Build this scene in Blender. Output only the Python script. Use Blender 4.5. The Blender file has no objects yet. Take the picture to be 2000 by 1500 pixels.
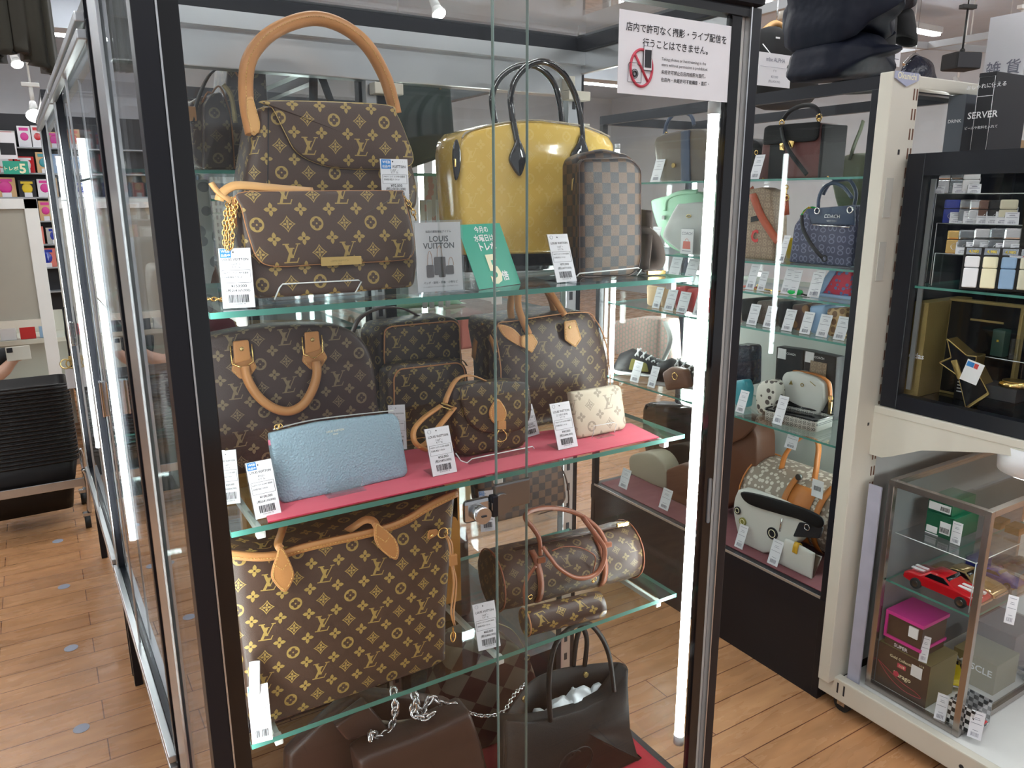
import bpy, bmesh, math, random
from math import sin, cos, pi, sqrt, atan2, radians as RD
from mathutils import Vector as V, Matrix as M4
rnd = random.Random(7)
scn = bpy.context.scene
COL = scn.collection
# ---------------------------------------------------------------- camera
CAMH = 1.45
def _setup():
    a = V((2502, -371)); v = V((19, 6150)); f = sqrt(-(a.x*v.x + a.y*v.y))
    ex = V((a.x, a.y, f)).normalized(); dn = V((v.x, v.y, f)).normalized()
    ey = dn.cross(ex)
    if ey.z < 0: ey = -ey
    return f, ex, ey, -dn
FPX, EX, EY, EZ = _setup()
def ray(u, v):
    c = V((u-1000, v-750, FPX)); return V((c.dot(EX), c.dot(EY), c.dot(EZ)))
def PY(u, v, y): r = ray(u, v); r *= y/r.y; r.z += CAMH; return r      # point of the photo on the vertical plane at depth y
def PX(u, v, x): r = ray(u, v); r *= x/r.x; r.z += CAMH; return r
def PZ(u, v, z): r = ray(u, v); r *= (z-CAMH)/r.z; r.z += CAMH; return r
cd = bpy.data.cameras.new('camera'); cam = bpy.data.objects.new('camera', cd); COL.objects.link(cam)
cd.sensor_width = 36; cd.lens = FPX/2000*36; cd.clip_start = .02; cd.clip_end = 60
cx = V((EX.x, EY.x, EZ.x)); cy = -V((EX.y, EY.y, EZ.y)); cz = -V((EX.z, EY.z, EZ.z))
m = M4.Identity(4)
for i in range(3): m[i][0], m[i][1], m[i][2] = cx[i], cy[i], cz[i]
m[2][3] = CAMH
cam.matrix_world = m
scn.camera = cam
# ---------------------------------------------------------------- world and exposure
w = bpy.data.worlds.new('store_air'); scn.world = w; w.use_nodes = True
w.node_tree.nodes['Background'].inputs[0].default_value = (.86, .88, .92, 1)
w.node_tree.nodes['Background'].inputs[1].default_value = .34
scn.view_settings.view_transform = 'Standard'; scn.view_settings.look = 'None'
scn.view_settings.gamma = 1; scn.view_settings.use_curve_mapping = False
scn.view_settings.exposure = 0.62
cy_ = scn.cycles
cy_.max_bounces = 14; cy_.transparent_max_bounces = 40; cy_.glossy_bounces = 6; cy_.diffuse_bounces = 3
cy_.sample_clamp_indirect = 4; cy_.caustics_reflective = False; cy_.caustics_refractive = False
# ---------------------------------------------------------------- node helpers
class N:
    def __init__(s, nt, k): s.nt = nt; s.k = k
    def _o(s, op, b=None, c=None, r=False):
        n = s.nt.nodes.new('ShaderNodeMath'); n.operation = op
        for i, x in enumerate([s, b, c]):
            if x is None: continue
            if isinstance(x, N): s.nt.links.new(x.k, n.inputs[i])
            else: n.inputs[i].default_value = x
        return N(s.nt, n.outputs[0])
    def __add__(s, b): return s._o('ADD', b)
    def __sub__(s, b): return s._o('SUBTRACT', b)
    def __mul__(s, b): return s._o('MULTIPLY', b)
    def __truediv__(s, b): return s._o('DIVIDE', b)
    def __lt__(s, b): return s._o('LESS_THAN', b)
    def __gt__(s, b): return s._o('GREATER_THAN', b)
    def abs(s): return s._o('ABSOLUTE')
    def mod(s, b): return s._o('FLOORED_MODULO', b)
    def floor(s): return s._o('FLOOR')
    def pow(s, b): return s._o('POWER', b)
    def min(s, b): return s._o('MINIMUM', b)
    def max(s, b): return s._o('MAXIMUM', b)
    def sin(s): return s._o('SINE')
    def inv(s): return s._o('MULTIPLY_ADD', -1.0, 1.0)
def fold(a, c, P): return (a + (P/2 - c)).mod(P) - P/2
def flower(x, y, L, k=1.2, dot=.035):
    ax, ay = x.abs(), y.abs(); a = ax.max(ay); b = ax.min(ay)
    return (b < a*(a*(-1.0/L) + 1.0)*k) * (a > dot)
def quatre(x, y, off, r):
    ax, ay = x.abs(), y.abs(); a = ax.max(ay) - off; b = ax.min(ay)
    return (a*a + b*b) < r*r
def band(x, y, x0, y0, x1, y1, w):
    m_ = (x1-x0)/(y1-y0)
    return ((x - y*m_ - (x0 - m_*y0)).abs() < w) * ((y - (y0+y1)/2).abs() < abs(y1-y0)/2)
def hbar(x, y, x0, x1, yc, h): return ((x - (x0+x1)/2).abs() < (x1-x0)/2) * ((y - yc).abs() < h)
def mono_group():
    g = bpy.data.node_groups.new('monogram_mask', 'ShaderNodeTree')
    g.interface.new_socket('UV', in_out='INPUT', socket_type='NodeSocketVector')
    g.interface.new_socket('Mask', in_out='OUTPUT', socket_type='NodeSocketFloat')
    gi = g.nodes.new('NodeGroupInput'); go = g.nodes.new('NodeGroupOutput')
    sp = g.nodes.new('ShaderNodeSeparateXYZ'); g.links.new(gi.outputs[0], sp.inputs[0])
    u, v = N(g, sp.outputs[0]), N(g, sp.outputs[1]); R = .475
    out = flower(fold(u, 0, 1), fold(v, 0, 2*R), .225)
    x, y = fold(u, 1.5, 2), fold(v, R, 4*R)
    out = out.max(((x*x + y*y) < .235**2) * quatre(x, y, .095, .075).inv())
    out = out.max((x*x + y*y) < .0011)
    for c, d in ((.5, R), (1.5, 3*R)):
        x, y = fold(u, c, 2), fold(v, d, 4*R)
        o = (x.abs().pow(.78) + y.abs().pow(.78)) < .28**.78
        i = (x.abs().pow(.78) + y.abs().pow(.78)) < .222**.78
        out = out.max(o*i.inv()).max(flower(x, y, .16, 1.0, .04)*i).max((x*x + y*y) < .0008)
    x, y = fold(u, .5, 2), fold(v, 3*R, 4*R)
    for a in ((-.14,.30,.05,-.15,.052), (.27,.30,.05,-.15,.020), (.04,.16,-.13,-.29,.050), (.19,-.30,.26,-.15,.020)):
        out = out.max(band(x, y, *a))
    for a in ((-.25,-.03,.30,.018), (.19,.35,.30,.018), (-.25,.22,-.29,.020), (-.06,.13,.165,.016)):
        out = out.max(hbar(x, y, *a))
    g.links.new(out.k, go.inputs[0]); return g
MONO = None
MATS = {}
def P(name): return MATS[name]
def mat(name, col, rough=.5, metal=0., spec=.5, bump=0., bscale=400., emit=0., coat=0., var=.06, trans=0., sheen=0., alpha=1., bdist=.0006):
    if name in MATS: return MATS[name]
    m = bpy.data.materials.new(name); m.use_nodes = True; nt = m.node_tree; b = nt.nodes['Principled BSDF']
    b.inputs['Roughness'].default_value = rough; b.inputs['Metallic'].default_value = metal
    b.inputs['Specular IOR Level'].default_value = spec; b.inputs['Coat Weight'].default_value = coat
    b.inputs['Transmission Weight'].default_value = trans; b.inputs['Sheen Weight'].default_value = sheen
    b.inputs['Alpha'].default_value = alpha
    tc = nt.nodes.new('ShaderNodeTexCoord')
    nz = nt.nodes.new('ShaderNodeTexNoise'); nz.inputs['Scale'].default_value = 9; nz.inputs['Detail'].default_value = 4
    nt.links.new(tc.outputs['Object'], nz.inputs['Vector'])
    mx = nt.nodes.new('ShaderNodeMix'); mx.data_type = 'RGBA'
    mx.inputs['A'].default_value = (*[c*(1-var) for c in col], 1); mx.inputs['B'].default_value = (*[min(1, c*(1+var)) for c in col], 1)
    nt.links.new(nz.outputs[0], mx.inputs['Factor']); nt.links.new(mx.outputs['Result'], b.inputs['Base Color'])
    if emit:
        b.inputs['Emission Strength'].default_value = emit; b.inputs['Emission Color'].default_value = (*col, 1)
    if bump:
        n2 = nt.nodes.new('ShaderNodeTexVoronoi') if bump > 0 else nt.nodes.new('ShaderNodeTexNoise')
        n2.inputs['Scale'].default_value = bscale; nt.links.new(tc.outputs['Object'], n2.inputs['Vector'])
        bp = nt.nodes.new('ShaderNodeBump'); bp.inputs['Strength'].default_value = abs(bump); bp.inputs['Distance'].default_value = bdist
        nt.links.new(n2.outputs[0], bp.inputs['Height']); nt.links.new(bp.outputs[0], b.inputs['Normal'])
    MATS[name] = m; return m
def uvn(nt, s, rot=0.):
    uv = nt.nodes.new('ShaderNodeUVMap'); mp = nt.nodes.new('ShaderNodeMapping')
    mp.inputs['Scale'].default_value = (1/s, 1/s, 1); mp.inputs['Rotation'].default_value = (0, 0, rot)
    nt.links.new(uv.outputs[0], mp.inputs[0]); return mp
def pattern_mat(name, kind, c1, c2, s, rough=.42, rot=0., bump=.5, spec=.5, emboss=0., coat=0.):
    if name in MATS: return MATS[name]
    m = mat(name, c1, rough, 0, spec, bump, 1100, coat=coat, bdist=.0005); nt = m.node_tree; b = nt.nodes['Principled BSDF']
    mp = uvn(nt, s, rot)
    if kind == 'mono':
        global MONO
        if MONO is None: MONO = mono_group()
        g = nt.nodes.new('ShaderNodeGroup'); g.node_tree = MONO; nt.links.new(mp.outputs[0], g.inputs[0]); f = N(nt, g.outputs[0])
    else:
        sp = nt.nodes.new('ShaderNodeSeparateXYZ'); nt.links.new(mp.outputs[0], sp.inputs[0]); u, v = N(nt, sp.outputs[0]), N(nt, sp.outputs[1])
        if kind == 'check': f = (u.floor() + v.floor()).mod(2.0)
        elif kind == 'cc':   # paired interlocking ovals, turned by a quarter every other cell
            x, y = fold(u, .5, 1), fold(v, .5, 1); par = (u.floor() + v.floor()).mod(2.0)
            a = x*par + y*par.inv(); c = y*par + x*par.inv(); d = a.abs() - .23
            r = d*d*2.2 + c*c*1.2
            f = (r < .115) * (r > .045)
        elif kind == 'blob':
            vo = nt.nodes.new('ShaderNodeTexVoronoi'); vo.inputs['Scale'].default_value = 1; nt.links.new(mp.outputs[0], vo.inputs[0])
            f = N(nt, vo.outputs[0]) < .42
        elif kind == 'stripe': f = (u.mod(1.0) < .5)*1.0
        elif kind == 'ova':
            x, y = fold(u, .5, 1), fold(v + u.floor()*.5, .5, 1); f = (x*x*1.2 + y*y) < .17
    src = b.inputs['Base Color'].links[0].from_socket
    mx = nt.nodes.new('ShaderNodeMix'); mx.data_type = 'RGBA'
    nt.links.new(f.k, mx.inputs['Factor']); nt.links.new(src, mx.inputs['A']); mx.inputs['B'].default_value = (*c2, 1)
    nt.links.new(mx.outputs['Result'], b.inputs['Base Color'])
    if emboss:
        b2 = nt.nodes.new('ShaderNodeBump'); b2.inputs['Strength'].default_value = abs(emboss); b2.inputs['Distance'].default_value = .002; b2.invert = emboss < 0
        nt.links.new(f.k, b2.inputs['Height'])
        if b.inputs['Normal'].links: nt.links.new(b.inputs['Normal'].links[0].from_socket, b2.inputs['Normal'])
        nt.links.new(b2.outputs[0], b.inputs['Normal'])
    return m
def glass_mat(name, tint, f0=.07, rough=0., base=1.):
    m = bpy.data.materials.new(name); m.use_nodes = True; nt = m.node_tree; nt.nodes.remove(nt.nodes['Principled BSDF'])
    out = nt.nodes['Material Output']; g = nt.nodes.new('ShaderNodeNewGeometry'); vm = nt.nodes.new('ShaderNodeVectorMath'); vm.operation = 'DOT_PRODUCT'
    nt.links.new(g.outputs['Incoming'], vm.inputs[0]); nt.links.new(g.outputs['Normal'], vm.inputs[1])
    c = N(nt, vm.outputs['Value']).abs().inv(); fac = c.pow(5.0)*(base-f0) + f0
    tr = nt.nodes.new('ShaderNodeBsdfTransparent'); tr.inputs[0].default_value = (*tint, 1)
    gl = nt.nodes.new('ShaderNodeBsdfGlossy'); gl.inputs['Roughness'].default_value = rough; gl.inputs[0].default_value = (.95, .97, 1, 1)
    mx = nt.nodes.new('ShaderNodeMixShader'); nt.links.new(fac.k, mx.inputs[0]); nt.links.new(tr.outputs[0], mx.inputs[1]); nt.links.new(gl.outputs[0], mx.inputs[2])
    nt.links.new(mx.outputs[0], out.inputs[0]); MATS[name] = m; return m
# ---------------------------------------------------------------- mesh helpers
def frame(loc=(0,0,0), rz=0., rx=0., ry=0.):
    return M4.Translation(V(loc)) @ M4.Rotation(rz, 4, 'Z') @ M4.Rotation(rx, 4, 'X') @ M4.Rotation(ry, 4, 'Y')
def spline(pts, n=8, closed=False):
    p = [V(q) for q in pts]; out = []; L = len(p)
    for i in range(L if closed else L-1):
        a, b, c, d = (p[(i-1) % L], p[i], p[(i+1) % L], p[(i+2) % L]) if closed else (p[max(i-1, 0)], p[i], p[i+1], p[min(i+2, L-1)])
        for k in range(n):
            t = k/n
            out.append(.5*((2*b) + (c-a)*t + (2*a-5*b+4*c-d)*t*t + (3*b-a-3*c+d)*t**3))
    if not closed: out.append(p[-1])
    return out
def arc(cx, cz, r, a0, a1, n=16, y=0., rz=None):
    rz = r if rz is None else rz
    return [V((cx + r*cos(RD(a0+(a1-a0)*i/n)), y, cz + rz*sin(RD(a0+(a1-a0)*i/n)))) for i in range(n+1)]
class MB:
    def __init__(s): s.bm = bmesh.new(); s.uv = s.bm.loops.layers.uv.new('UVMap'); s.T = M4.Identity(4); s.mi = 0; s.smooth = False
    def v(s, p): return s.bm.verts.new(s.T @ V(p))
    def f(s, vs, uvs=None, smooth=None):
        try: f = s.bm.faces.new(vs)
        except ValueError: return None
        f.material_index = s.mi; f.smooth = s.smooth if smooth is None else smooth
        if uvs:
            for l, q in zip(f.loops, uvs): l[s.uv].uv = q
        return f
    def box(s, x0, x1, y0, y1, z0, z1, bev=0.):
        c = [(x, y, z) for z in (z0, z1) for y in (y0, y1) for x in (x0, x1)]
        if bev:
            T = s.T; b2 = bmesh.new(); r = bmesh.ops.create_cube(b2, size=1)
            for q in b2.verts: q.co = V(((x0+x1)/2+q.co.x*(x1-x0), (y0+y1)/2+q.co.y*(y1-y0), (z0+z1)/2+q.co.z*(z1-z0)))
            bmesh.ops.bevel(b2, geom=b2.edges[:]+b2.verts[:], offset=bev, segments=2, affect='EDGES', profile=.6)
            s.merge(b2); return s
        vs = [s.v(q) for q in c]
        for a, b, c_, d in ((0,2,3,1),(4,5,7,6),(0,1,5,4),(2,6,7,3),(0,4,6,2),(1,3,7,5)):
            q = [vs[i] for i in (a, b, c_, d)]; s.f(q, s.puv(q), False)
        return s
    def puv(s, q):
        inv = s.T.inverted_safe(); p = [inv @ x.co for x in q]
        n = (p[1]-p[0]).cross(p[2]-p[0]); ax = max(range(3), key=lambda i: abs(n[i]))
        return [((x.y, x.z) if ax == 0 else (x.x, x.z) if ax == 1 else (x.x, x.y)) for x in p]
    def merge(s, b2, smooth=False):
        mp = {q: s.v(q.co) for q in b2.verts}
        for f in b2.faces:
            q = [mp[x] for x in f.verts]; s.f(q, s.puv(q), smooth)
        b2.free()
    def grid(s, rows, closed=False, uvs=None, smooth=True, cap=(False, False)):
        vr = [[s.v(p) for p in r] for r in rows]; n = len(rows[0])
        for i in range(len(vr)-1):
            for j in range(n if closed else n-1):
                k = (j+1) % n
                uv = None
                if uvs: uv = [uvs[i][j], uvs[i][j+1 if closed else k], uvs[i+1][j+1 if closed else k], uvs[i+1][j]]
                s.f([vr[i][j], vr[i][k], vr[i+1][k], vr[i+1][j]], uv, smooth)
        if cap[0]: q = vr[0][::-1]; s.f(q, s.puv(q), False)
        if cap[1]: q = vr[-1]; s.f(q, s.puv(q), False)
        return s
    def sweep(s, pts, sec, closed=False, up=V((0,0,1)), cap=True, scale=None, uvs=None):
        pts = [V(p) for p in pts]; n = len(pts); rows = []; prev = None; dist = 0.; uvr = []
        for i, p in enumerate(pts):
            t = (pts[(i+1) % n]-pts[i-1]) if closed else (pts[min(i+1, n-1)]-pts[max(i-1, 0)])
            if t.length < 1e-9: t = V((0,0,1))
            t.normalize()
            if prev is None:
                a = up - t*up.dot(t)
                if a.length < 1e-3: a = V((1,0,0)) - t*t.x
                prev = a.normalized()
            else:
                a = prev - t*prev.dot(t)
                if a.length > 1e-6: prev = a.normalized()
            b = t.cross(prev); k = scale[i] if scale else 1.
            rows.append([p + b*(q[0]*k) + prev*(q[1]*k) for q in sec])
            if i: dist += (pts[i]-pts[i-1]).length
            uvr.append([(dist, sum(((V(sec[j])-V(sec[j-1])).length for j in range(1, jj+1)), 0.)) for jj in range(len(sec))] + [(dist, .1)])
        if closed: rows.append(rows[0]); uvr.append([(dist+.01, u[1]) for u in uvr[0]])
        s.grid(rows, True, uvr, cap=(cap and not closed, cap and not closed)); return s
    def tube(s, pts, r, n=8, closed=False, scale=None, flat=1.):
        return s.sweep(pts, [(r*cos(2*pi*i/n), r*flat*sin(2*pi*i/n)) for i in range(n)], closed, scale=scale)
    def strap(s, pts, w, t=.002, closed=False, up=V((0,0,1)), scale=None):
        # flat ribbon; width direction = up
        a, b = t/2, w/2; return s.sweep(pts, [(-a,-b),(a,-b),(a,b),(-a,b)], closed, up=V(up), scale=scale)
    def cyl(s, x, y, z0, z1, r, n=16, r2=None, ax='z'):
        r2 = r if r2 is None else r2; f = {'z': lambda a, b, c: (x+a, y+b, c), 'y': lambda a, b, c: (x+a, c, y+b), 'x': lambda a, b, c: (c, x+a, y+b)}[ax]
        s.grid([[f(rr*cos(2*pi*i/n), rr*sin(2*pi*i/n)*(1 if ax != 'y' else -1), zz) for i in range(n)] for rr, zz in ((r, z0), (r2, z1))], True, cap=(True, True)); return s
    def prism(s, poly, y0, y1, uvo=True):
        # polygon in xz, extruded in y
        a = [s.v((p[0], y0, p[1])) for p in poly]; b = [s.v((p[0], y1, p[1])) for p in poly]
        s.f(a, [tuple(p[:2]) for p in poly], False); s.f(b[::-1], [tuple(p[:2]) for p in poly][::-1], False)
        n = len(poly)
        for i in range(n):
            q = [a[i], b[i], b[(i+1) % n], a[(i+1) % n]]; s.f(q, s.puv(q), False)
        return s
    def ring(s, c, r, t, rz=None, ax='y', n=20, m=6):
        rz = rz or r
        pts = [V((r*cos(2*pi*i/n), 0, rz*sin(2*pi*i/n))) for i in range(n)]
        if ax == 'z': pts = [V((p.x, p.z, 0)) for p in pts]
        if ax == 'x': pts = [V((0, p.x, p.z)) for p in pts]
        return s.tube([V(c)+p for p in pts], t, m, True)
    def sphere(s, c, r, n=10, sq=(1,1,1)):
        c = V(c); s.grid([[c+V((r*sq[0]*sin(pi*i/n)*cos(2*pi*j/(2*n)), r*sq[1]*sin(pi*i/n)*sin(2*pi*j/(2*n)), -r*sq[2]*cos(pi*i/n))) for j in range(2*n)] for i in range(n+1)], True)
        return s
    def text(s, txt, size, x=0., z=0., y=0., align='CENTER', bold=0., w=1.):
        # lettering in the xz plane facing -y
        me = text_mesh(txt, align, bold)
        vs = [s.v((x+p[0]*size*w, y, z+p[1]*size)) for p in me[0]]
        for q in me[1]: s.f([vs[i] for i in q], None, False)
        return s
TXT = {}
def text_mesh(txt, align, bold):
    k = (txt, align, bold)
    if k not in TXT:
        c = bpy.data.curves.new('lettering', 'FONT'); c.body = txt; c.align_x = align; c.size = 1; c.resolution_u = 2; c.offset = bold
        o = bpy.data.objects.new('lettering', c); COL.objects.link(o)
        dg = bpy.context.evaluated_depsgraph_get(); me = bpy.data.meshes.new_from_object(o.evaluated_get(dg))
        TXT[k] = ([tuple(q.co) for q in me.vertices], [tuple(p.vertices) for p in me.polygons])
        bpy.data.objects.remove(o); bpy.data.curves.remove(c); bpy.data.meshes.remove(me)
    return TXT[k]
def obj(name, mb, mats, parent=None, label=None, kind=None, mod=None, T=None, smooth=None):
    me = bpy.data.meshes.new(name)
    bmesh.ops.remove_doubles(mb.bm, verts=mb.bm.verts, dist=1e-6)
    bmesh.ops.recalc_face_normals(mb.bm, faces=mb.bm.faces)
    mb.bm.to_mesh(me); mb.bm.free()
    for m_ in (mats if isinstance(mats, (list, tuple)) else [mats]): me.materials.append(MATS[m_] if isinstance(m_, str) else m_)
    o = bpy.data.objects.new(name, me); COL.objects.link(o)
    if parent: o.parent = parent
    if T is not None: o.matrix_local = T
    if label: o['label'] = label
    if kind: o['kind'] = kind
    if mod:
        sm = o.modifiers.new('subdivision', 'SUBSURF'); sm.levels = sm.render_levels = mod
    return o
def tag(o, label, cat, group=None, kind=None):
    o['label'] = label; o['category'] = cat
    if group: o['group'] = group
    if kind: o['kind'] = kind
    return o
def thing(name, label, cat, loc=(0,0,0), rz=0., group=None, rx=0., sc=1.):
    o = bpy.data.objects.new(name, None); COL.objects.link(o); o.empty_display_size = .02
    o.matrix_world = frame(loc, rz, rx) @ M4.Scale(sc, 4); tag(o, label, cat, group); return o
def copy_tree(o, parent=None):
    c = o.copy(); COL.objects.link(c)
    if parent: c.parent = parent
    for ch in list(o.children): copy_tree(ch, c)
    return c
def struct(name, mb, mats): return obj(name, mb, mats, kind='structure')
# ---------------------------------------------------------------- materials
glass_mat('clear_glass', (.985, .992, .988), .018)
glass_mat('shelf_glass', (.93, .975, .96), .05)
glass_mat('acrylic', (.96, .97, .975), .10)
glass_mat('plastic_film', (.9, .92, .92), .12, .08)
mat('black_frame', (.010, .011, .016), .34, spec=.35); mat('black_gloss', (.006, .006, .008), .12, spec=.6)
mat('shelf_edge', (.07, .24, .20), .3, spec=.5, var=.3)
mat('aluminium', (.62, .64, .66), .28, .85, bump=0); mat('steel', (.55, .56, .57), .22, 1.)
mat('chrome', (.8, .8, .82), .08, 1.); mat('dark_steel', (.25, .25, .25), .3, 1.)
mat('white_metal', (.72, .72, .70), .4); mat('cream_metal', (.63, .60, .52), .42); mat('grey_metal', (.33, .35, .37), .4, .3)
mat('gold', (.85, .58, .22), .18, 1.); mat('brass', (.55, .42, .18), .3, 1.); mat('silver', (.75, .75, .76), .15, 1.)
mat('tan', (.52, .24, .085), .42, bump=.2, var=.18); mat('tan_light', (.62, .34, .13), .45, bump=.2, var=.15)
mat('russet', (.27, .085, .04), .38, bump=.2, var=.15); mat('orange_leather', (.50, .17, .035), .45, bump=.2, var=.15)
mat('stitch', (.72, .47, .16), .6); mat('piping_tan', (.45, .20, .08), .5)
mat('black_patent', (.006, .006, .007), .06, coat=1., spec=.7); mat('black_leather', (.007, .007, .008), .5, spec=.25, bump=.45, bscale=900)
mat('black_fabric', (.012, .012, .013), .85); mat('navy_puffer', (.007, .009, .018), .55, spec=.18, bump=-.5, bscale=14, bdist=.02)
mat('dark_brown_leather', (.055, .027, .020), .34, bump=.3, bscale=700, var=.2); mat('brown_leather', (.13, .05, .025), .42, bump=.3, var=.2)
mat('blue_leather', (.27, .39, .47), .42, bump=.9, bscale=330, bdist=.0012); mat('red_felt', (.62, .012, .07), .9, sheen=.4, bump=-.3, bscale=1500)
mat('red_cloth', (.40, .012, .03), .85, bump=-.3, bscale=600); mat('white', (.80, .80, .82), .5); mat('paper', (.78, .78, .82), .6)
mat('ink', (.02, .02, .025), .6); mat('ink_grey', (.22, .22, .28), .6); mat('red_ink', (.55, .05, .09), .5); mat('web_blue', (.02, .22, .62), .4)
mat('tissue', (.72, .76, .80), .6, bump=-.6, bscale=30, bdist=.01); mat('orange_box', (.55, .26, .05), .55); mat('green_card', (.015, .33, .22), .5)
mat('cream_ink', (.85, .80, .55), .5); mat('olive_leather', (.11, .13, .08), .45); mat('mint_leather', (.33, .60, .40), .4)
mat('white_leather', (.68, .68, .64), .4, bump=.2); mat('grey_leather', (.45, .46, .44), .4, bump=.3); mat('beige_leather', (.42, .37, .28), .45, bump=.2)
mat('rubber', (.012, .012, .012), .6); mat('yellow_plastic', (.75, .55, .02), .4); mat('black_plastic', (.010, .008, .008), .3, spec=.3)
mat('skin', (.60, .36, .26), .5, bump=-.1); mat('zip_gold', (.45, .36, .18), .3, 1., bump=.8, bscale=900)
# ---------------------------------------------------------------- the room
def floor_mat():
    m = mat('wood_floor', (.50, .25, .12), .27, 0, .5, 0); nt = m.node_tree; b = nt.nodes['Principled BSDF']
    tc = nt.nodes.new('ShaderNodeTexCoord'); mp = nt.nodes.new('ShaderNodeMapping'); nt.links.new(tc.outputs['Object'], mp.inputs[0])
    br = nt.nodes.new('ShaderNodeTexBrick'); nt.links.new(mp.outputs[0], br.inputs[0])
    for k, v_ in (('Scale', 1.), ('Mortar Size', .0015), ('Mortar Smooth', .1), ('Brick Width', .72), ('Row Height', .0975), ('Bias', 0.)): br.inputs[k].default_value = v_
    br.offset = .37; br.inputs['Color1'].default_value = (.55, .285, .135, 1); br.inputs['Color2'].default_value = (.46, .225, .10, 1); br.inputs['Mortar'].default_value = (.12, .035, .015, 1)
    nz = nt.nodes.new('ShaderNodeTexNoise'); nz.inputs['Scale'].default_value = 5; nz.inputs['Detail'].default_value = 8; m2 = nt.nodes.new('ShaderNodeMapping'); m2.inputs['Scale'].default_value = (1, 5, 1)
    nt.links.new(tc.outputs['Object'], m2.inputs[0]); nt.links.new(m2.outputs[0], nz.inputs[0])
    mx = nt.nodes.new('ShaderNodeMix'); mx.data_type = 'RGBA'; mx.blend_type = 'OVERLAY'; mx.inputs['Factor'].default_value = .55
    nt.links.new(br.outputs[0], mx.inputs['A']); nt.links.new(nz.outputs['Color'], mx.inputs['B'])
    hs = nt.nodes.new('ShaderNodeRGBToBW'); nt.links.new(nz.outputs['Color'], hs.inputs[0]); nt.links.new(hs.outputs[0], mx.inputs['B'])
    nt.links.new(mx.outputs['Result'], b.inputs['Base Color'])
    rr = N(nt, nz.outputs[0])*.25 + .15; nt.links.new(rr.k, b.inputs['Roughness'])
    bp = nt.nodes.new('ShaderNodeBump'); bp.inputs['Strength'].default_value = .25; bp.inputs['Distance'].default_value = .003; n3 = nt.nodes.new('ShaderNodeTexNoise'); n3.inputs['Scale'].default_value = 7
    nt.links.new(tc.outputs['Object'], n3.inputs[0]); nt.links.new(n3.outputs[0], bp.inputs['Height']); nt.links.new(bp.outputs[0], b.inputs['Normal'])
floor_mat(); mat('ceiling_paint', (.58, .64, .72), .8); mat('wall_paint', (.64, .67, .71), .8)
mat('lamp_light', (.95, .98, 1.), .5, emit=26., var=0); mat('tube_light', (.93, 1., .98), .5, emit=24., var=0); mat('tube_soft', (.93, 1., .98), .5, emit=13., var=0); mat('tube_dim', (.80, .86, .86), .4, emit=.5, var=0)
mb = MB(); mb.box(-4, 8, -3, 10, -.05, 0); struct('floor', mb, 'wood_floor')
mb = MB(); mb.box(-4, 8, -3, 10, 2.95, 3.02); struct('ceiling', mb, 'ceiling_paint')
mb = MB(); mb.box(-4, 8, 10, 10.1, 0, 3); struct('wall_back', mb, 'wall_paint')
mb = MB(); mb.box(-4.1, -4, -3, 10, 0, 3); struct('wall_left', mb, 'wall_paint')
mb = MB(); mb.box(8, 8.1, -3, 10, 0, 3); struct('wall_right', mb, 'wall_paint')
mb = MB(); mb.box(-4, 8, 6.6, 6.8, 2.62, 2.95); struct('trim_beam', mb, 'ceiling_paint')
# ceiling lamps: linear battens
def batten(x, y, z, rz, L=1.2, label='', i=0):
    t = thing('ceiling_batten_lamp', label, 'ceiling light', (x, y, z), rz, 'linear battens on the ceiling')
    mb = MB(); mb.box(-L/2, L/2, -.045, .045, .0, .05, .006); obj('housing', mb, 'white_metal', t)
    mb = MB(); mb.box(-L/2+.01, L/2-.01, -.03, .03, -.018, -.001, .004); obj('diffuser', mb, 'lamp_light', t)
    mb = MB()
    mb.cyl(0, 0, .05, 2.95-z, .008, 6)
    obj('hanger', mb, 'white_metal', t)
k = 0
for y in (-1.6, .3, 2.2, 4.1, 6.0, 7.9):
    for x in (-2.4, -.75, .95, 2.65, 4.4, 6.2):
        batten(x, y, 2.80, 0 if k % 2 else 0, label='white linear batten lamp hung under the grey ceiling', i=k); k += 1
def spot(p, d, label, r=.042, lit=True):
    t = thing('track_spotlight', label, 'spotlight', p, 0, 'track spotlights')
    q = V(d).to_track_quat('-Z', 'Y').to_matrix().to_4x4()
    mb = MB(); mb.cyl(0, 0, .06, .14, .012, 8); mb.box(-.05, .05, -.018, .018, .14, .165, .004); mb.cyl(0, 0, .165, 2.95-p[2], .006, 6); obj('adapter', mb, 'white_metal', t)
    mb = MB(); mb.cyl(0, 0, -.02, .075, .028, 12, .020); mb.cyl(0, 0, -.06, -.02, r, 14, .028); obj('lamp_body', mb, 'white_metal', t, T=q)
    mb = MB(); mb.sphere((0, 0, -.062), r*.92, 8, (1, 1, .45)); obj('bulb', mb, 'bulb_light', t, T=q)
mat('bulb_light', (1., .98, .95), .5, emit=28., var=0)
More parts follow.
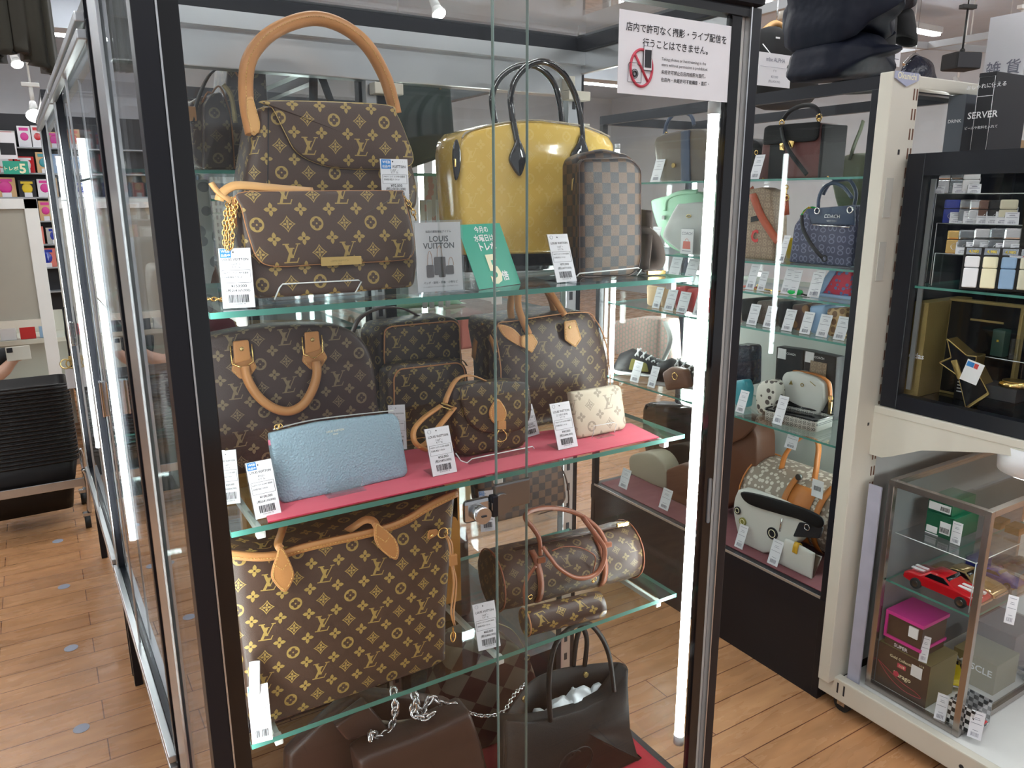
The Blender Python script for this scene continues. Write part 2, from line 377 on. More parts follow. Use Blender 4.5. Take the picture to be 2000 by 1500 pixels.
# grey lighting rails
def rail(a, b, label, w=.035, h=.05, mt='grey_metal'):
    a, b = V(a), V(b); t = thing('ceiling_rail', label, 'lighting rail', (a+b)/2, atan2((b-a).y, (b-a).x), 'lighting rails under the ceiling')
    L = (b-a).length; mb = MB(); mb.box(-L/2, L/2, -w/2, w/2, -h/2, h/2, .003); obj('rail_bar', mb, mt, t)
    for s_ in (-.4, 0, .4): mb = MB(); mb.cyl(s_*L, 0, h/2, 2.95-a.z, .005, 6); obj('hanger_rod', mb, 'white_metal', t)
mat('rail_grey', (.42, .44, .46), .45)
rail(PZ(1480, 68, 2.6), PZ(1925, 97, 2.6), 'grey rail running right above the hanging jackets', mt='rail_grey')
rail(PZ(1755, 99, 2.6), PZ(2060, 48, 2.6), 'grey rail crossing above the black loudspeaker', mt='rail_grey')
rail(PZ(1480, 22, 2.4), PZ(1560, 0, 2.4), 'short grey rail leading to the round white ceiling fixture', mt='rail_grey')
rail(PZ(-60, 186, 2.6), PZ(110, 200, 2.6), 'thin grey rail above the merchandise wall at far left', .02, .03, 'rail_grey')
spot(PZ(1600, 75, 2.5), (.3, -.6, -.8), 'white spotlight lit between the black hoodie and the puffer jacket')
spot(PZ(28, 112, 2.45), (.2, -.5, -.8), 'white spotlight below the dark hanging garment at upper left')
spot(PY(66, 215, 6.0), (0, -.7, -.6), 'small white spotlight above the merchandise wall, lowest at left', .05)
spot(PZ(1992, 64, 2.5), (0, -.7, -.6), 'white spotlight at the right end of the crossing rail')
spot(PZ(1870, 165, 2.45), (0, -.4, -.8), 'white spotlight directly below the black loudspeaker')
spot(PZ(850, 10, 2.5), (.1, -.5, -.8), 'white spotlight seen through the top of the main glass showcase')
spot((-.9, -.6, 2.5), (.3, .4, -.8), 'white spotlight over the near aisle')
# round ceiling fixture
p = PY(1548, 27, 3.1); t = thing('ceiling_sensor', 'round cream ceiling fixture with a grey bracket beside the hoodie', 'ceiling fixture', p)
mb = MB(); mb.cyl(0, 0, -.03, .03, .075, 24, .072); obj('housing', mb, 'cream_metal', t)
mb = MB(); mb.box(-.06, .06, -.04, .04, .03, .13, .01); mb.cyl(0, 0, .13, 2.95-p.z, .02, 8); obj('bracket', mb, 'grey_metal', t)
mb = MB(); mb.cyl(0, 0, -.036, -.028, .04, 16); obj('lens', mb, 'grey_metal', t)
# ---------------------------------------------------------------- showcases
def shelf_part(t, x0, x1, y0, y1, z, th=.008):
    z -= .0006; mb = MB(); mb.box(x0, x1, y0, y1, z-th, z); bm = mb.bm
    for f in bm.faces:
        if abs(f.normal.z if f.normal.length else 0) < .5:
            c = f.calc_center_median()
            if abs(c.z-(z-th/2)) < 1e-4: f.material_index = 1
    o = obj('shelf', mb, ['shelf_glass', 'shelf_edge'], t); return o
def pane(t, x0, x1, y0, y1, z0, z1, m='clear_glass'):
    mb = MB(); mb.box(x0, x1, y0, y1, z0, z1); return obj('glass_pane', mb, m, t)
def post(t, x0, x1, y0, y1, z0, z1, m='black_frame', name='post', slots=None):
    mb = MB(); mb.box(x0, x1, y0, y1, z0, z1, .0015)
    o = obj(name, mb, m, t)
    if slots: # (axis, side value, centre)
        ax, s, c = slots; mb = MB(); z = z0+.03
        while z < z1-.03:
            if ax == 'y': mb.box(c-.004, c+.004, s-.0006, s+.0006, z, z+.018)
            else: mb.box(s-.0006, s+.0006, c-.004, c+.004, z, z+.018)
            z += .05
        obj('slot_row', mb, 'ink', o)
    return o
def tube(t, x, y, z0, z1, r=.010, lit='tube_light'):
    mb = MB(); mb.cyl(x, y, z0, z1, r, 14); o = obj('light_tube', mb, lit, t)
    mb = MB(); mb.cyl(x, y, z0-.02, z0, r*1.15, 14); mb.cyl(x, y, z1, z1+.02, r*1.15, 14); obj('end_cap', mb, 'white', o); return o
ZS1, ZS2, ZS3, ZS4 = 1.313, 1.019, .690, .262
# the main showcase
t = MAIN = thing('glass_showcase', 'tall black framed glass showcase of monogram handbags in the centre', 'showcase')
F, B, L_, R_ = .92, 1.41, .113, 1.036
post(t, L_, L_+.0235, F, F+.03, 0, 1.742); post(t, R_-.022, R_, F, F+.03, 0, 1.742)
post(t, L_, L_+.02, B-.02, B, 0, 1.742)
post(t, R_-.02, R_, B-.02, B, 0, 1.742)
post(t, .985, 1.013, 1.375, 1.395, .25, 1.72, 'aluminium', 'slotted_upright', ('y', 1.3745, .999))
post(t, .540, .560, 1.375, 1.395, .25, 1.69, 'aluminium', 'slotted_upright', ('y', 1.3745, .55))
post(t, .170, .190, 1.375, 1.395, .25, 1.72, 'aluminium', 'slotted_upright', ('y', 1.3745, .18))
mb = MB(); mb.box(L_, R_, F-.012, F+.035, 1.742, 1.79, .012); obj('top_frame', mb, 'black_frame', t)
mb = MB(); mb.box(L_, R_, B-.03, B, 1.742, 1.775, .004); obj('top_frame', mb, 'black_frame', t)
for q in ((L_, L_+.03), (R_-.03, R_)): mb = MB(); mb.box(q[0], q[1], F+.035, B-.03, 1.742, 1.775, .004); obj('top_frame', mb, 'black_frame', t)
mb = MB(); mb.box(L_+.03, R_-.03, F+.035, B-.03, 1.756, 1.761); obj('glass_top', mb, 'clear_glass', t)
mb = MB(); mb.box(L_+.024, R_-.022, F+.003, F+.028, 1.728, 1.742); obj('header_rail', mb, 'black_frame', t)
mb = MB(); mb.box(.135, 1.015, 1.37, 1.40, 1.655, 1.74, .002); mb.box(.135, 1.015, 1.355, 1.37, 1.715, 1.74); obj('back_rail', mb, 'aluminium', t)
mb = MB(); mb.box(1.012, 1.024, .95, 1.39, 1.70, 1.742, .002); obj('side_rail', mb, 'aluminium', t)
mb = MB(); mb.box(.965, 1.02, 1.345, 1.372, 1.645, 1.663, .002); mb.box(.965, .98, 1.345, 1.372, 1.663, 1.69, .002); obj('corner_clip', mb, 'cream_metal', t)
mb = MB(); mb.box(.965, 1.02, 1.345, 1.372, 1.56, 1.60, .002); obj('corner_clip', mb, 'cream_metal', t)
mb = MB(); mb.box(.545, .60, 1.345, 1.372, 1.63, 1.65, .002); obj('corner_clip', mb, 'cream_metal', t)
mb = MB(); mb.box(L_, R_, F, B, 0, ZS4-.01); obj('base_cabinet', mb, 'black_frame', t)
# silver edge strips of the door track
mb = MB(); mb.box(L_+.0235, L_+.0255, F-.001, F+.03, .29, 1.742); obj('edge_strip', mb, 'aluminium', t)
mb = MB(); mb.box(R_-.0245, R_-.022, F-.001, F+.03, .29, 1.742); obj('edge_strip', mb, 'aluminium', t)
mb = MB(); mb.box(1.001, 1.011, F+.012, F+.03, .29, 1.728); obj('edge_strip', mb, 'white_metal', t)
# two sliding doors
dl = thing('left_door', '', ''); dl.parent = t
for kx in ('label', 'category'): del dl[kx]
dl.name = 'sliding_door'
pane(dl, .137, .598*.945/.93, .944, .949, .29, 1.73)
mb = MB(); mb.box(.1385, .163, .940, .953, .29, 1.73, .001); obj('door_stile', mb, 'black_gloss', dl)
dr = bpy.data.objects.new('sliding_door', None); COL.objects.link(dr); dr.parent = t
pane(dr, .545, .998, .930, .935, .29, 1.73)
mb = MB(); mb.box(.978, 1.000, .927, .940, .29, 1.73, .001); obj('door_stile', mb, 'black_gloss', dr)
mb = MB(); mb.box(.9875, .9945, .9255, .9275, .868, .955, .003); obj('finger_pull', mb, 'grey_metal', dr)
mb = MB()
mb.box(.5445, .5462, .9295, .9355, .29, 1.73); obj('pane_edge', mb, 'edge_glow', dr) if False else mb.bm.free()
mat('pane_edge_green', (.20, .30, .28), .2, spec=.8)
mb = MB(); mb.box(.5440, .5455, .9298, .9352, .29, 1.73); obj('pane_edge', mb, 'pane_edge_green', dr)
mb = MB(); mb.box(.6070, .6082, .9438, .9492, .29, 1.73); obj('pane_edge', mb, 'pane_edge_green', dl)
# fixed glass
mb = MB(); mb.box(L_-.001, L_+.004, 1.27, 1.388, .29, 1.742, .001); obj('side_stile', mb, 'aluminium', t)
pane(t, L_+.006, L_+.010, .951, B-.021, .29, 1.742); pane(t, R_-.010, R_-.006, .951, B-.021, .29, 1.742)
pane(t, .135, 1.014, B-.010, B-.006, .29, 1.742)
for z in (ZS1, ZS2, ZS3):
    s_ = shelf_part(t, .175, .995, 1.0, 1.362, z)
    for x in (.215, .595, .955):
        mb = MB(); mb.box(x-.004, x+.004, 1.012, 1.375, z-.019, z-.009, .001); mb.box(x-.006, x+.006, 1.006, 1.02, z-.022, z-.0085, .002)
        obj('shelf_bracket', mb, 'white_metal', s_)
mb = MB(); mb.box(.14, 1.012, .955, 1.395, ZS4-.012, ZS4-.0006); obj('deck', mb, 'black_frame', t)
tube(t, .995, .972, .385, 1.585, .0092); tube(t, .157, .972, .40, 1.60, .009, 'tube_soft')
# the lock across the sliding doors
lk = bpy.data.objects.new('door_lock', None); COL.objects.link(lk); lk.parent = t; lk['label'] = 'steel cylinder lock clamped on the sliding doors'
z = PY(930, 1000, .92).z; x = PY(930, 1000, .92).x
mb = MB(); mb.box(x-.018, x+.028, .922, .929, z-.016, z+.018, .006); obj('lock_plate', mb, 'steel', lk)
mb = MB(); mb.cyl(x+.001, z+.001, .898, .924, .0125, 24, ax='y'); obj('lock_cylinder', mb, 'steel', lk)
mb = MB(); mb.box(x-.003, x+.005, .8965, .8982, z, z+.002); obj('keyhole', mb, 'ink', lk)
mb = MB(); mb.box(x+.026, x+.036, .916, .929, z-.014, z+.019, .002); obj('rubber_stop', mb, 'black_frame', lk)
mb = MB(); mb.box(x+.034, x+.096, .921, .928, z-.008, z+.034, .003); mb.cyl(x+.042, z+.003, .9165, .922, .017, 24, ax='y'); obj('lock_strap', mb, 'dark_steel', lk)
# show case builder for the rest
def show_case(label, x0, x1, y0, y1, zb, zt, shelves, tubes=(), m='black_frame', pw=.022, doors=None, legs=False, group=None, front=None, rail_m=None, rz=0., sx=None):
    t = thing('glass_showcase', label, 'showcase', (x0, y0, 0), rz, group); X, Y = x1-x0, y1-y0
    for a in (0, X-pw):
        for b in (0, Y-pw): post(t, a, a+pw, b, b+pw, 0, zt-.03, m)
    mb = MB(); mb.box(0, X, 0, Y, zt-.03, zt, .004)
    mb.bm.free(); mb = MB()
    for q in ((0, X, 0, pw), (0, X, Y-pw, Y), (0, pw, pw, Y-pw), (X-pw, X, pw, Y-pw)): mb.box(q[0], q[1], q[2], q[3], zt-.03, zt)
    obj('top_frame', mb, rail_m or m, t)
    if not legs:
        mb = MB(); mb.box(.002, X-.002, .002, Y-.002, 0, zb-.012); obj('base_cabinet', mb, m, t)
    mb = MB(); mb.box(.002, X-.002, .002, Y-.002, zb-.012, zb-.0006); obj('deck', mb, m, t)
    g = .008
    for q in ((g, g+.003, pw, Y-pw), (X-g-.003, X-g, pw, Y-pw), (pw, X-pw, g, g+.003), (pw, X-pw, Y-g-.003, Y-g)): pane(t, *q, zb, zt-.03)
    for z in shelves: shelf_part(t, .03, sx or X-.03, .03, Y-.03, z, .006)
    for q in tubes: tube(t, q[0]-x0, q[1]-y0, q[2], q[3], .009)
    return t
mat('pale_panel', (.50, .55, .52), .6)
RC = show_case('black framed glass showcase of printed handbags at right of the centre', 1.81, 2.27, 1.222, 2.33, .325, 1.737, (1.502, 1.262, 1.170, 1.063, .772), [(1.855, 2.28, .75, 1.62), (2.22, 1.27, .35, 1.65), (2.22, 2.25, .4, 1.6)], sx=.29)  # second tube is added, hidden behind the post, to brighten the dim interior
mb = MB(); mb.box(.44, .446, .024, 1.08, .327, 1.165); obj('back_panel', mb, 'pale_panel', RC)
mb = MB(); mb.box(-.001, .002, .022, 1.09, .318, .326); obj('edge_strip', mb, 'aluminium', RC)
mb = MB(); mb.box(-.002, .0, .0, 1.108, .26, .318); obj('plinth_band', mb, 'black_frame', RC)
CA = show_case('glass showcase with sliding doors facing the left aisle, nearest of the row', .110, .573, 1.43, 2.38, .40, 1.75, (1.50, 1.20, .80), [(.15, 2.30, .5, 1.6)], legs=True, rz=.018)
CB = show_case('glass showcase at the far end of the left aisle row', .092, .56, 2.42, 3.40, .40, 1.75, (1.45, 1.10, .75), [(.13, 3.3, .5, 1.6)], legs=True, rz=.018)
CC = show_case('black framed glass showcase behind the main showcase, right half', .585, 1.045, 1.43, 2.38, .33, 1.74, (1.50, 1.20, .85), [(1.01, 2.16, .8, 1.62)])
CD = show_case('black framed glass showcase far behind the main showcase', .585, 1.045, 2.42, 3.40, .33, 1.74, (1.4, 1.0, .7), [(1.0, 3.3, .5, 1.6)])
# silver track, stiles and handle on the aisle side of the left row
def trackset(t, x0, y0, y1, zt, zb):
    for a, z0, z1 in ((-.014, zt-.035, zt-.020), (-.014, zt-.060, zt-.045), (-.014, zb-.015, zb), (-.014, zb-.040, zb-.025)):
        mb = MB(); mb.box(a, .001, 0, y1-y0, z0, z1, .002); obj('track_rail', mb, 'aluminium', t)
    Y = y1-y0
    for a, b in ((Y*.49, Y*.505), (Y-.03, Y-.005)):
        mb = MB(); mb.box(-.006, -.002, a, b, zb, zt-.06, .001); obj('door_stile', mb, 'aluminium', t)
    mb = MB(); mb.box(-.016, -.004, Y*.46, Y*.475, .98, 1.06, .003); mb.box(-.02, -.015, Y*.455, Y*.478, .98, 1.06, .002); obj('door_handle', mb, 'chrome', t)
trackset(CA, .092, 1.43, 2.38, 1.75, .40); trackset(CB, .082, 2.42, 3.40, 1.75, .40)
# white gondola at right
t = GO = thing('shelving_gondola', 'cream slotted steel shelving stand with a loaded base shelf at right', 'shelving')
mb = MB(); mb.box(1.772, 1.882, 1.165, 1.20, .10, 1.738, .003); u_ = obj('upright', mb, 'cream_metal', t)
mb = MB()
for k in range(34):
    for c in (1.1725, 1.1905): mb.box(1.8815, 1.8825, c-.0022, c+.0022, .16+k*.046, .16+k*.046+.026)
for k in range(34):
    for c in (1.862, 1.874): mb.box(c-.0022, c+.0022, 1.1643, 1.1652, .16+k*.046, .16+k*.046+.026)
obj('slot_row', mb, 'brown_leather', u_)
mb = MB(); mb.box(1.822, 1.829, 1.1642, 1.166, 1.55, 1.562); mb.box(1.822, 1.829, 1.1642, 1.166, .86, .868); obj('bolt_hole', mb, 'ink', u_)
mb = MB(); mb.prism([(1.775, 1.738), (1.868, 1.738), (1.868, 1.722), (1.822, 1.706), (1.775, 1.722)], 1.161, 1.1645); bdg = obj('maker_badge', mb, 'badge_lilac' if mat('badge_lilac', (.36, .38, .52), .4) else '', u_)
mb = MB(); mb.text('Okunichi', .021, 1.821, 1.722, 1.1605, bold=.012); obj('badge_lettering', mb, 'cream_ink', bdg)
mat('tape', (.56, .55, .50), .15, spec=.8)
for z0 in (1.40, 1.245): mb = MB(); mb.box(1.787, 1.815, 1.163, 1.1648, z0, z0+.095); obj('tape_strip', mb, 'tape', u_)
mb = MB(); mb.box(1.79, 1.80, 1.168, 1.19, .55, 1.7); mb.bm.free()
mb = MB(); mb.box(1.842, 3.1, 1.166, 1.198, 1.705, 1.735, .003); obj('top_bar', mb, 'cream_metal', t)
mb = MB(); mb.box(1.884, 3.1, 1.186, 1.192, .10, .90); obj('back_panel', mb, 'white_metal', t)
# bracket and shelf carrying the black case
mb = MB(); mb.prism([(0, 0), (.50, 0), (.50, -.022), (.30, -.045), (.14, -.085), (.06, -.125), (.035, -.135), (.0, -.135)], -.003, .003)
o = obj('shelf_bracket', mb, 'cream_metal', t, T=M4.Translation((1.848, 1.165, .912)) @ M4.Rotation(-pi/2, 4, 'Z'))
mb = MB(); mb.box(1.843, 3.1, .60, 1.165, .893, .914, .003); obj('shelf', mb, 'cream_metal', t)
mb = MB(); mb.box(1.790, 1.805, .60, 1.20, .030, .105, .003); mb.bm.free()
mb = MB(); mb.box(1.800, 1.828, .62, 1.215, .045, .112, .004); obj('base_side', mb, 'cream_metal', t)
mb = MB(); mb.box(1.7995, 1.8005, 1.13, 1.135, .068, .10); mb.box(1.7995, 1.8005, 1.15, 1.155, .068, .10); mb.cyl(.80, .072, 1.799, 1.8002, .006, 12, ax='x'); obj('slot_row', mb, 'ink', t)
mb = MB(); mb.box(1.828, 3.1, .60, 1.16, .09, .104); obj('base_shelf', mb, 'white_metal', t)
mb = MB(); mb.box(1.828, 3.1, .575, .60, .045, .106, .004); obj('base_front', mb, 'white_metal', t)
for (x, y) in ((1.835, 1.15), (1.835, .66), (2.9, 1.15)):
    mb = MB(); mb.cyl(y, .025, x-.012, x+.012, .026, 18, ax='x'); c_ = obj('caster', mb, 'rubber', t)
    mb = MB(); mb.box(x-.016, x-.013, y-.012, y+.012, .02, .09); mb.box(x+.013, x+.016, y-.012, y+.012, .02, .09); obj('caster_fork', mb, 'steel', c_)
mat('marble_board', (.42, .42, .52), .4, var=.3)
mb = MB(); mb.box(1.8325, 1.838, 1.052, 1.088, .105, .70); o = tag(obj('leaning_board', mb, 'marble_board', T=M4.Translation((0, .06, 0))), 'thin pale grey marbled board standing beside the model car showcase', 'board')
# black box showcase on the gondola shelf
t = BX = thing('black_display_case', 'black framed glass case of pocket lighters on the cream shelf', 'display case', (1.85, .50, .915))
X, Y, Z = .45, .655, .637
for b, w_ in ((Y-.045, .045), (0, .03)):
    for a in (0, X-.03): mb = MB(); mb.box(a, a+.03, b, b+w_, 0, Z, .002); obj('post', mb, 'black_frame', t)
for z0, z1 in ((0, .038), (Z-.052, Z)):
    mb = MB(); mb.box(0, .028, .03, Y-.045, z0, z1); mb.box(X-.02, X, .03, Y-.045, z0, z1); mb.box(.03, X-.03, 0, .03, z0, z1); mb.box(.03, X-.03, Y-.02, Y, z0, z1); obj('frame_rail', mb, 'black_frame', t)
mb = MB(); mb.box(.002, X-.002, .002, Y-.002, .001, .03); obj('deck', mb, 'black_gloss', t)
mb = MB(); mb.box(.03, X-.03, Y-.018, Y-.012, .03, Z-.05); mb.box(X-.018, X-.012, .03, Y-.03, .03, Z-.05); obj('back_panel', mb, 'black_frame', t)
mb = MB(); mb.box(.002, X-.002, .002, Y-.002, Z-.008, Z-.004); obj('glass_top', mb, 'clear_glass', t)
pane(t, .008, .012, .03, Y-.045, .038, Z-.052)
mb = MB(); mb.box(.027, .030, .03, Y-.046, .038, .041); mb.bm.free()
sh = shelf_part(t, .02, X-.03, .03, Y-.03, .319, .006)
mb = MB(); mb.box(.03, .035, Y-.06, Y-.048, .05, Z-.06); obj('slotted_strip', mb, 'aluminium', t)
mat('mirror_strip', (.5, .55, .58), .05, 1.)
# metal framed glass case of model cars
t = GC = thing('glass_display_case', 'low steel framed glass case of model cars on the base shelf', 'display case', (1.85, .842, .106))
X, Y, Z = .75, .262, .617
for a, b in ((0, 0), (0, Y-.016), (X-.016, 0), (X-.016, Y-.016)): mb = MB(); mb.box(a, a+.016, b, b+.016, 0, Z, .001); obj('post', mb, 'steel_frame' if mat('steel_frame', (.42, .38, .35), .25, .9) else '', t)
for z0 in (0, Z-.016):
    mb = MB(); mb.box(.0, .016, .016, Y-.016, z0, z0+.016); mb.box(.016, X-.016, 0, .016, z0, z0+.016); mb.box(.016, X-.016, Y-.016, Y, z0, z0+.016); mb.box(X-.016, X, .016, Y-.016, z0, z0+.016); obj('frame_rail', mb, 'steel_frame', t)
pane(t, .006, .009, .016, Y-.016, .016, Z-.016); pane(t, .016, X-.016, .006, .009, .016, Z-.016)
mb = MB(); mb.box(.004, X-.004, .004, Y-.004, Z-.004, Z-.0005); obj('glass_top', mb, 'shelf_glass', t)
mat('grey_plank', (.22, .23, .24), .5, var=.3)
mb = MB(); mb.box(.016, X-.016, Y-.0155, Y-.010, .016, Z-.016); obj('plank_backdrop', mb, 'grey_plank', t)
mb = MB(); mb.box(.003, X-.003, .003, Y-.003, .001, .014); obj('deck', mb, 'white_metal', t)
shelf_part(t, .012, X-.02, .012, Y-.018, .334, .006)
# ---------------------------------------------------------------- bag building helpers
pattern_mat('monogram', 'mono', (.070, .042, .032), (.34, .235, .075), .041, .36, bump=.35)
pattern_mat('monogram_worn', 'mono', (.058, .036, .032), (.20, .15, .085), .041, .36, bump=.35)
pattern_mat('monogram_tilt', 'mono', (.070, .042, .032), (.38, .265, .08), .041, .30, rot=.12, bump=.35)
pattern_mat('monogram_flip', 'mono', (.065, .040, .033), (.22, .16, .075), .037, .38, rot=pi, bump=.35)
pattern_mat('monogram_small', 'mono', (.045, .028, .022), (.25, .18, .06), .034, .36, bump=.35)
pattern_mat('yellow_patent', 'mono', (.74, .50, .12), (.78, .56, .17), .040, .16, bump=0, emboss=-.5, coat=.6)
pattern_mat('beige_emboss', 'mono', (.52, .45, .34), (.30, .25, .19), .042, .45, bump=.2, emboss=-.4)
pattern_mat('damier', 'check', (.092, .050, .026), (.022, .017, .019), .0180, .38, bump=.5)
pattern_mat('damier_dim', 'check', (.15, .085, .055), (.05, .038, .038), .0165, .4, bump=.4)
def LP(F, u, v, yl=0.):
    I = F.inverted(); o = I @ V((0, 0, CAMH)); d = (I.to_3x3() @ ray(u, v)); t = (yl-o.y)/d.y; return o + d*t
def LL(F, pts, yl=0.): return [(LP(F, p[0], p[1], p[2] if len(p) > 2 else yl)) for p in pts]
def XZ(ps): return [(p.x, p.z) for p in ps]
def rpoly(pts, r, n=5):
    out = []; L = len(pts)
    for i in range(L):
        rr = r[i] if isinstance(r, (list, tuple)) else r
        a, b, c = V(pts[i-1][:2]), V(pts[i][:2]), V(pts[(i+1) % L][:2])
        if rr <= 0: out.append(b); continue
        d1, d2 = (a-b), (c-b); k = min(rr, d1.length*.49, d2.length*.49); p, q = b + d1.normalized()*k, b + d2.normalized()*k
        for j in range(n+1):
            t = j/n; out.append(p*(1-t)**2 + b*2*t*(1-t) + q*t*t)
    return [(p.x, p.y) for p in out]
def smooth_out(pts, n=4): return [(p.x, p.y) for p in spline([(p[0], p[1], 0) for p in pts], n, True)]
def pillow(out, y0, y1, bulge=.004, edge=.005, mb=None, backb=None):
    mb = mb or MB(); n = len(out); cx_ = sum(p[0] for p in out)/n; cz_ = sum(p[1] for p in out)/n
    area = sum(out[i][0]*out[(i+1) % n][1]-out[(i+1) % n][0]*out[i][1] for i in range(n))
    if area > 0: out = out[::-1]
    nr = []
    for i in range(n):
        t = V(out[(i+1) % n])-V(out[i-1]); t = t.normalized() if t.length else V((1, 0)); nr.append(V((-t.y, t.x)))
    rows, uvs = [], []; backb = bulge if backb is None else backb; d = abs(y1-y0); w_ = max(p[0] for p in out)-min(p[0] for p in out); h_ = max(p[1] for p in out)-min(p[1] for p in out); mn = max(min(w_, h_)/2, 1e-4); edge = min(edge, d/2, mn*.7)
    def ring(s, y):
        rows.append([(cx_+(p[0]-cx_)*s, y, cz_+(p[1]-cz_)*s) for p in out])
        dy = max(0., min(d, y-y0)); r = [(rows[-1][i][0]+nr[i].x*dy, rows[-1][i][2]+nr[i].y*dy) for i in range(n)]; uvs.append(r+[r[0]])
    e = edge/mn
    for s in (.02, .3, .55, .75, .9): ring(s*(1-e), y0-bulge*(1-s*s))
    ring(1-e, y0); ring(1-e*.3, y0+edge*.3); ring(1, y0+edge)
    for k in (.33, .66): ring(1, y0+edge+(d-2*edge)*k)
    ring(1, y1-edge); ring(1-e*.3, y1-edge*.3); ring(1-e, y1)
    for s in (.9, .6, .3, .02): ring(s*(1-e), y1+backb*(1-s*s))
    mb.grid(rows, True, uvs, cap=(True, True)); return mb
def disp(mb, amp, sc, seed=0.):
    from mathutils import noise
    for q in mb.bm.verts:
        lo = min(0., q.co.z) ; n_ = noise.noise_vector(q.co*sc + V((seed, seed, seed))); q.co += n_*amp; q.co.z = max(q.co.z, lo+.0003)
    return mb
def edge_tube(out, y, r, n=6): return MB().tube([(p[0], y, p[1]) for p in out], r, n, True)
def stitches(mb, pts, L=.0028, gap=.0022, t=.0004):
    pts = [V(p) for p in pts]; acc = 0
    for a, b in zip(pts, pts[1:]):
        d = b-a; l = d.length
        if l < 1e-6: continue
        p = 0.
        while p < l:
            ph = acc % (L+gap)
            if ph < 1e-6 or ph > L:
                step = (L+gap-ph) if ph > L else 0; p += step; acc += step
                if p >= l: break
            e = min(l, p+L); s, q = a+d*(p/l), a+d*(e/l); mb.sweep([s, q], [(-t, -t), (t, -t), (t, t), (-t, t)])
            acc += (e-p)+gap; p = e+gap
    return mb
def stitchline(pts, parent, m='stitch'): return obj('stitching', stitches(MB(), pts), m, parent)
def leather_tab(t, out, y, m='tan', th=.003, rivet=None, st=True, name='leather_tab'):
    o = obj(name, pillow(out, y-th, y, .0005, .001), m, t)
    if st:
        cx_ = sum(p[0] for p in out)/len(out); cz_ = sum(p[1] for p in out)/len(out)
        q = [(cx_+(p[0]-cx_)*.84, y-th-.0004, cz_+(p[1]-cz_)*.88) for p in out]; stitchline(q+[q[0]], o)
    if rivet: mb = MB(); mb.sphere((rivet[0], y-th-.0005, rivet[1]), .0035, 6, (1, .5, 1)); obj('rivet', mb, 'brass', o)
    return o
def chain(t, pts, r=.004, w=.0011, m='gold', name='chain', st=1.5):
    pts = [V(p) for p in pts]; L = 0; q = [pts[0]]
    for a, b in zip(pts, pts[1:]):
        while (b-q[-1]).length > r*st and (a-q[-1]).length < 9: q.append(q[-1]+(b-q[-1]).normalized()*r*st)
    mb = MB()
    for i in range(len(q)-1):
        d = (q[i+1]-q[i]); 
        if d.length < 1e-6: continue
        R_m = d.to_track_quat('X', 'Z').to_matrix().to_4x4(); mb.T = M4.Translation((q[i]+q[i+1])/2) @ R_m @ M4.Rotation(pi/2*(i % 2)+.4, 4, 'X')
        mb.ring((0, 0, 0), r, w, r*.62, 'z', 10, 5)
    mb.T = M4.Identity(4); return obj(name, mb, m, t)
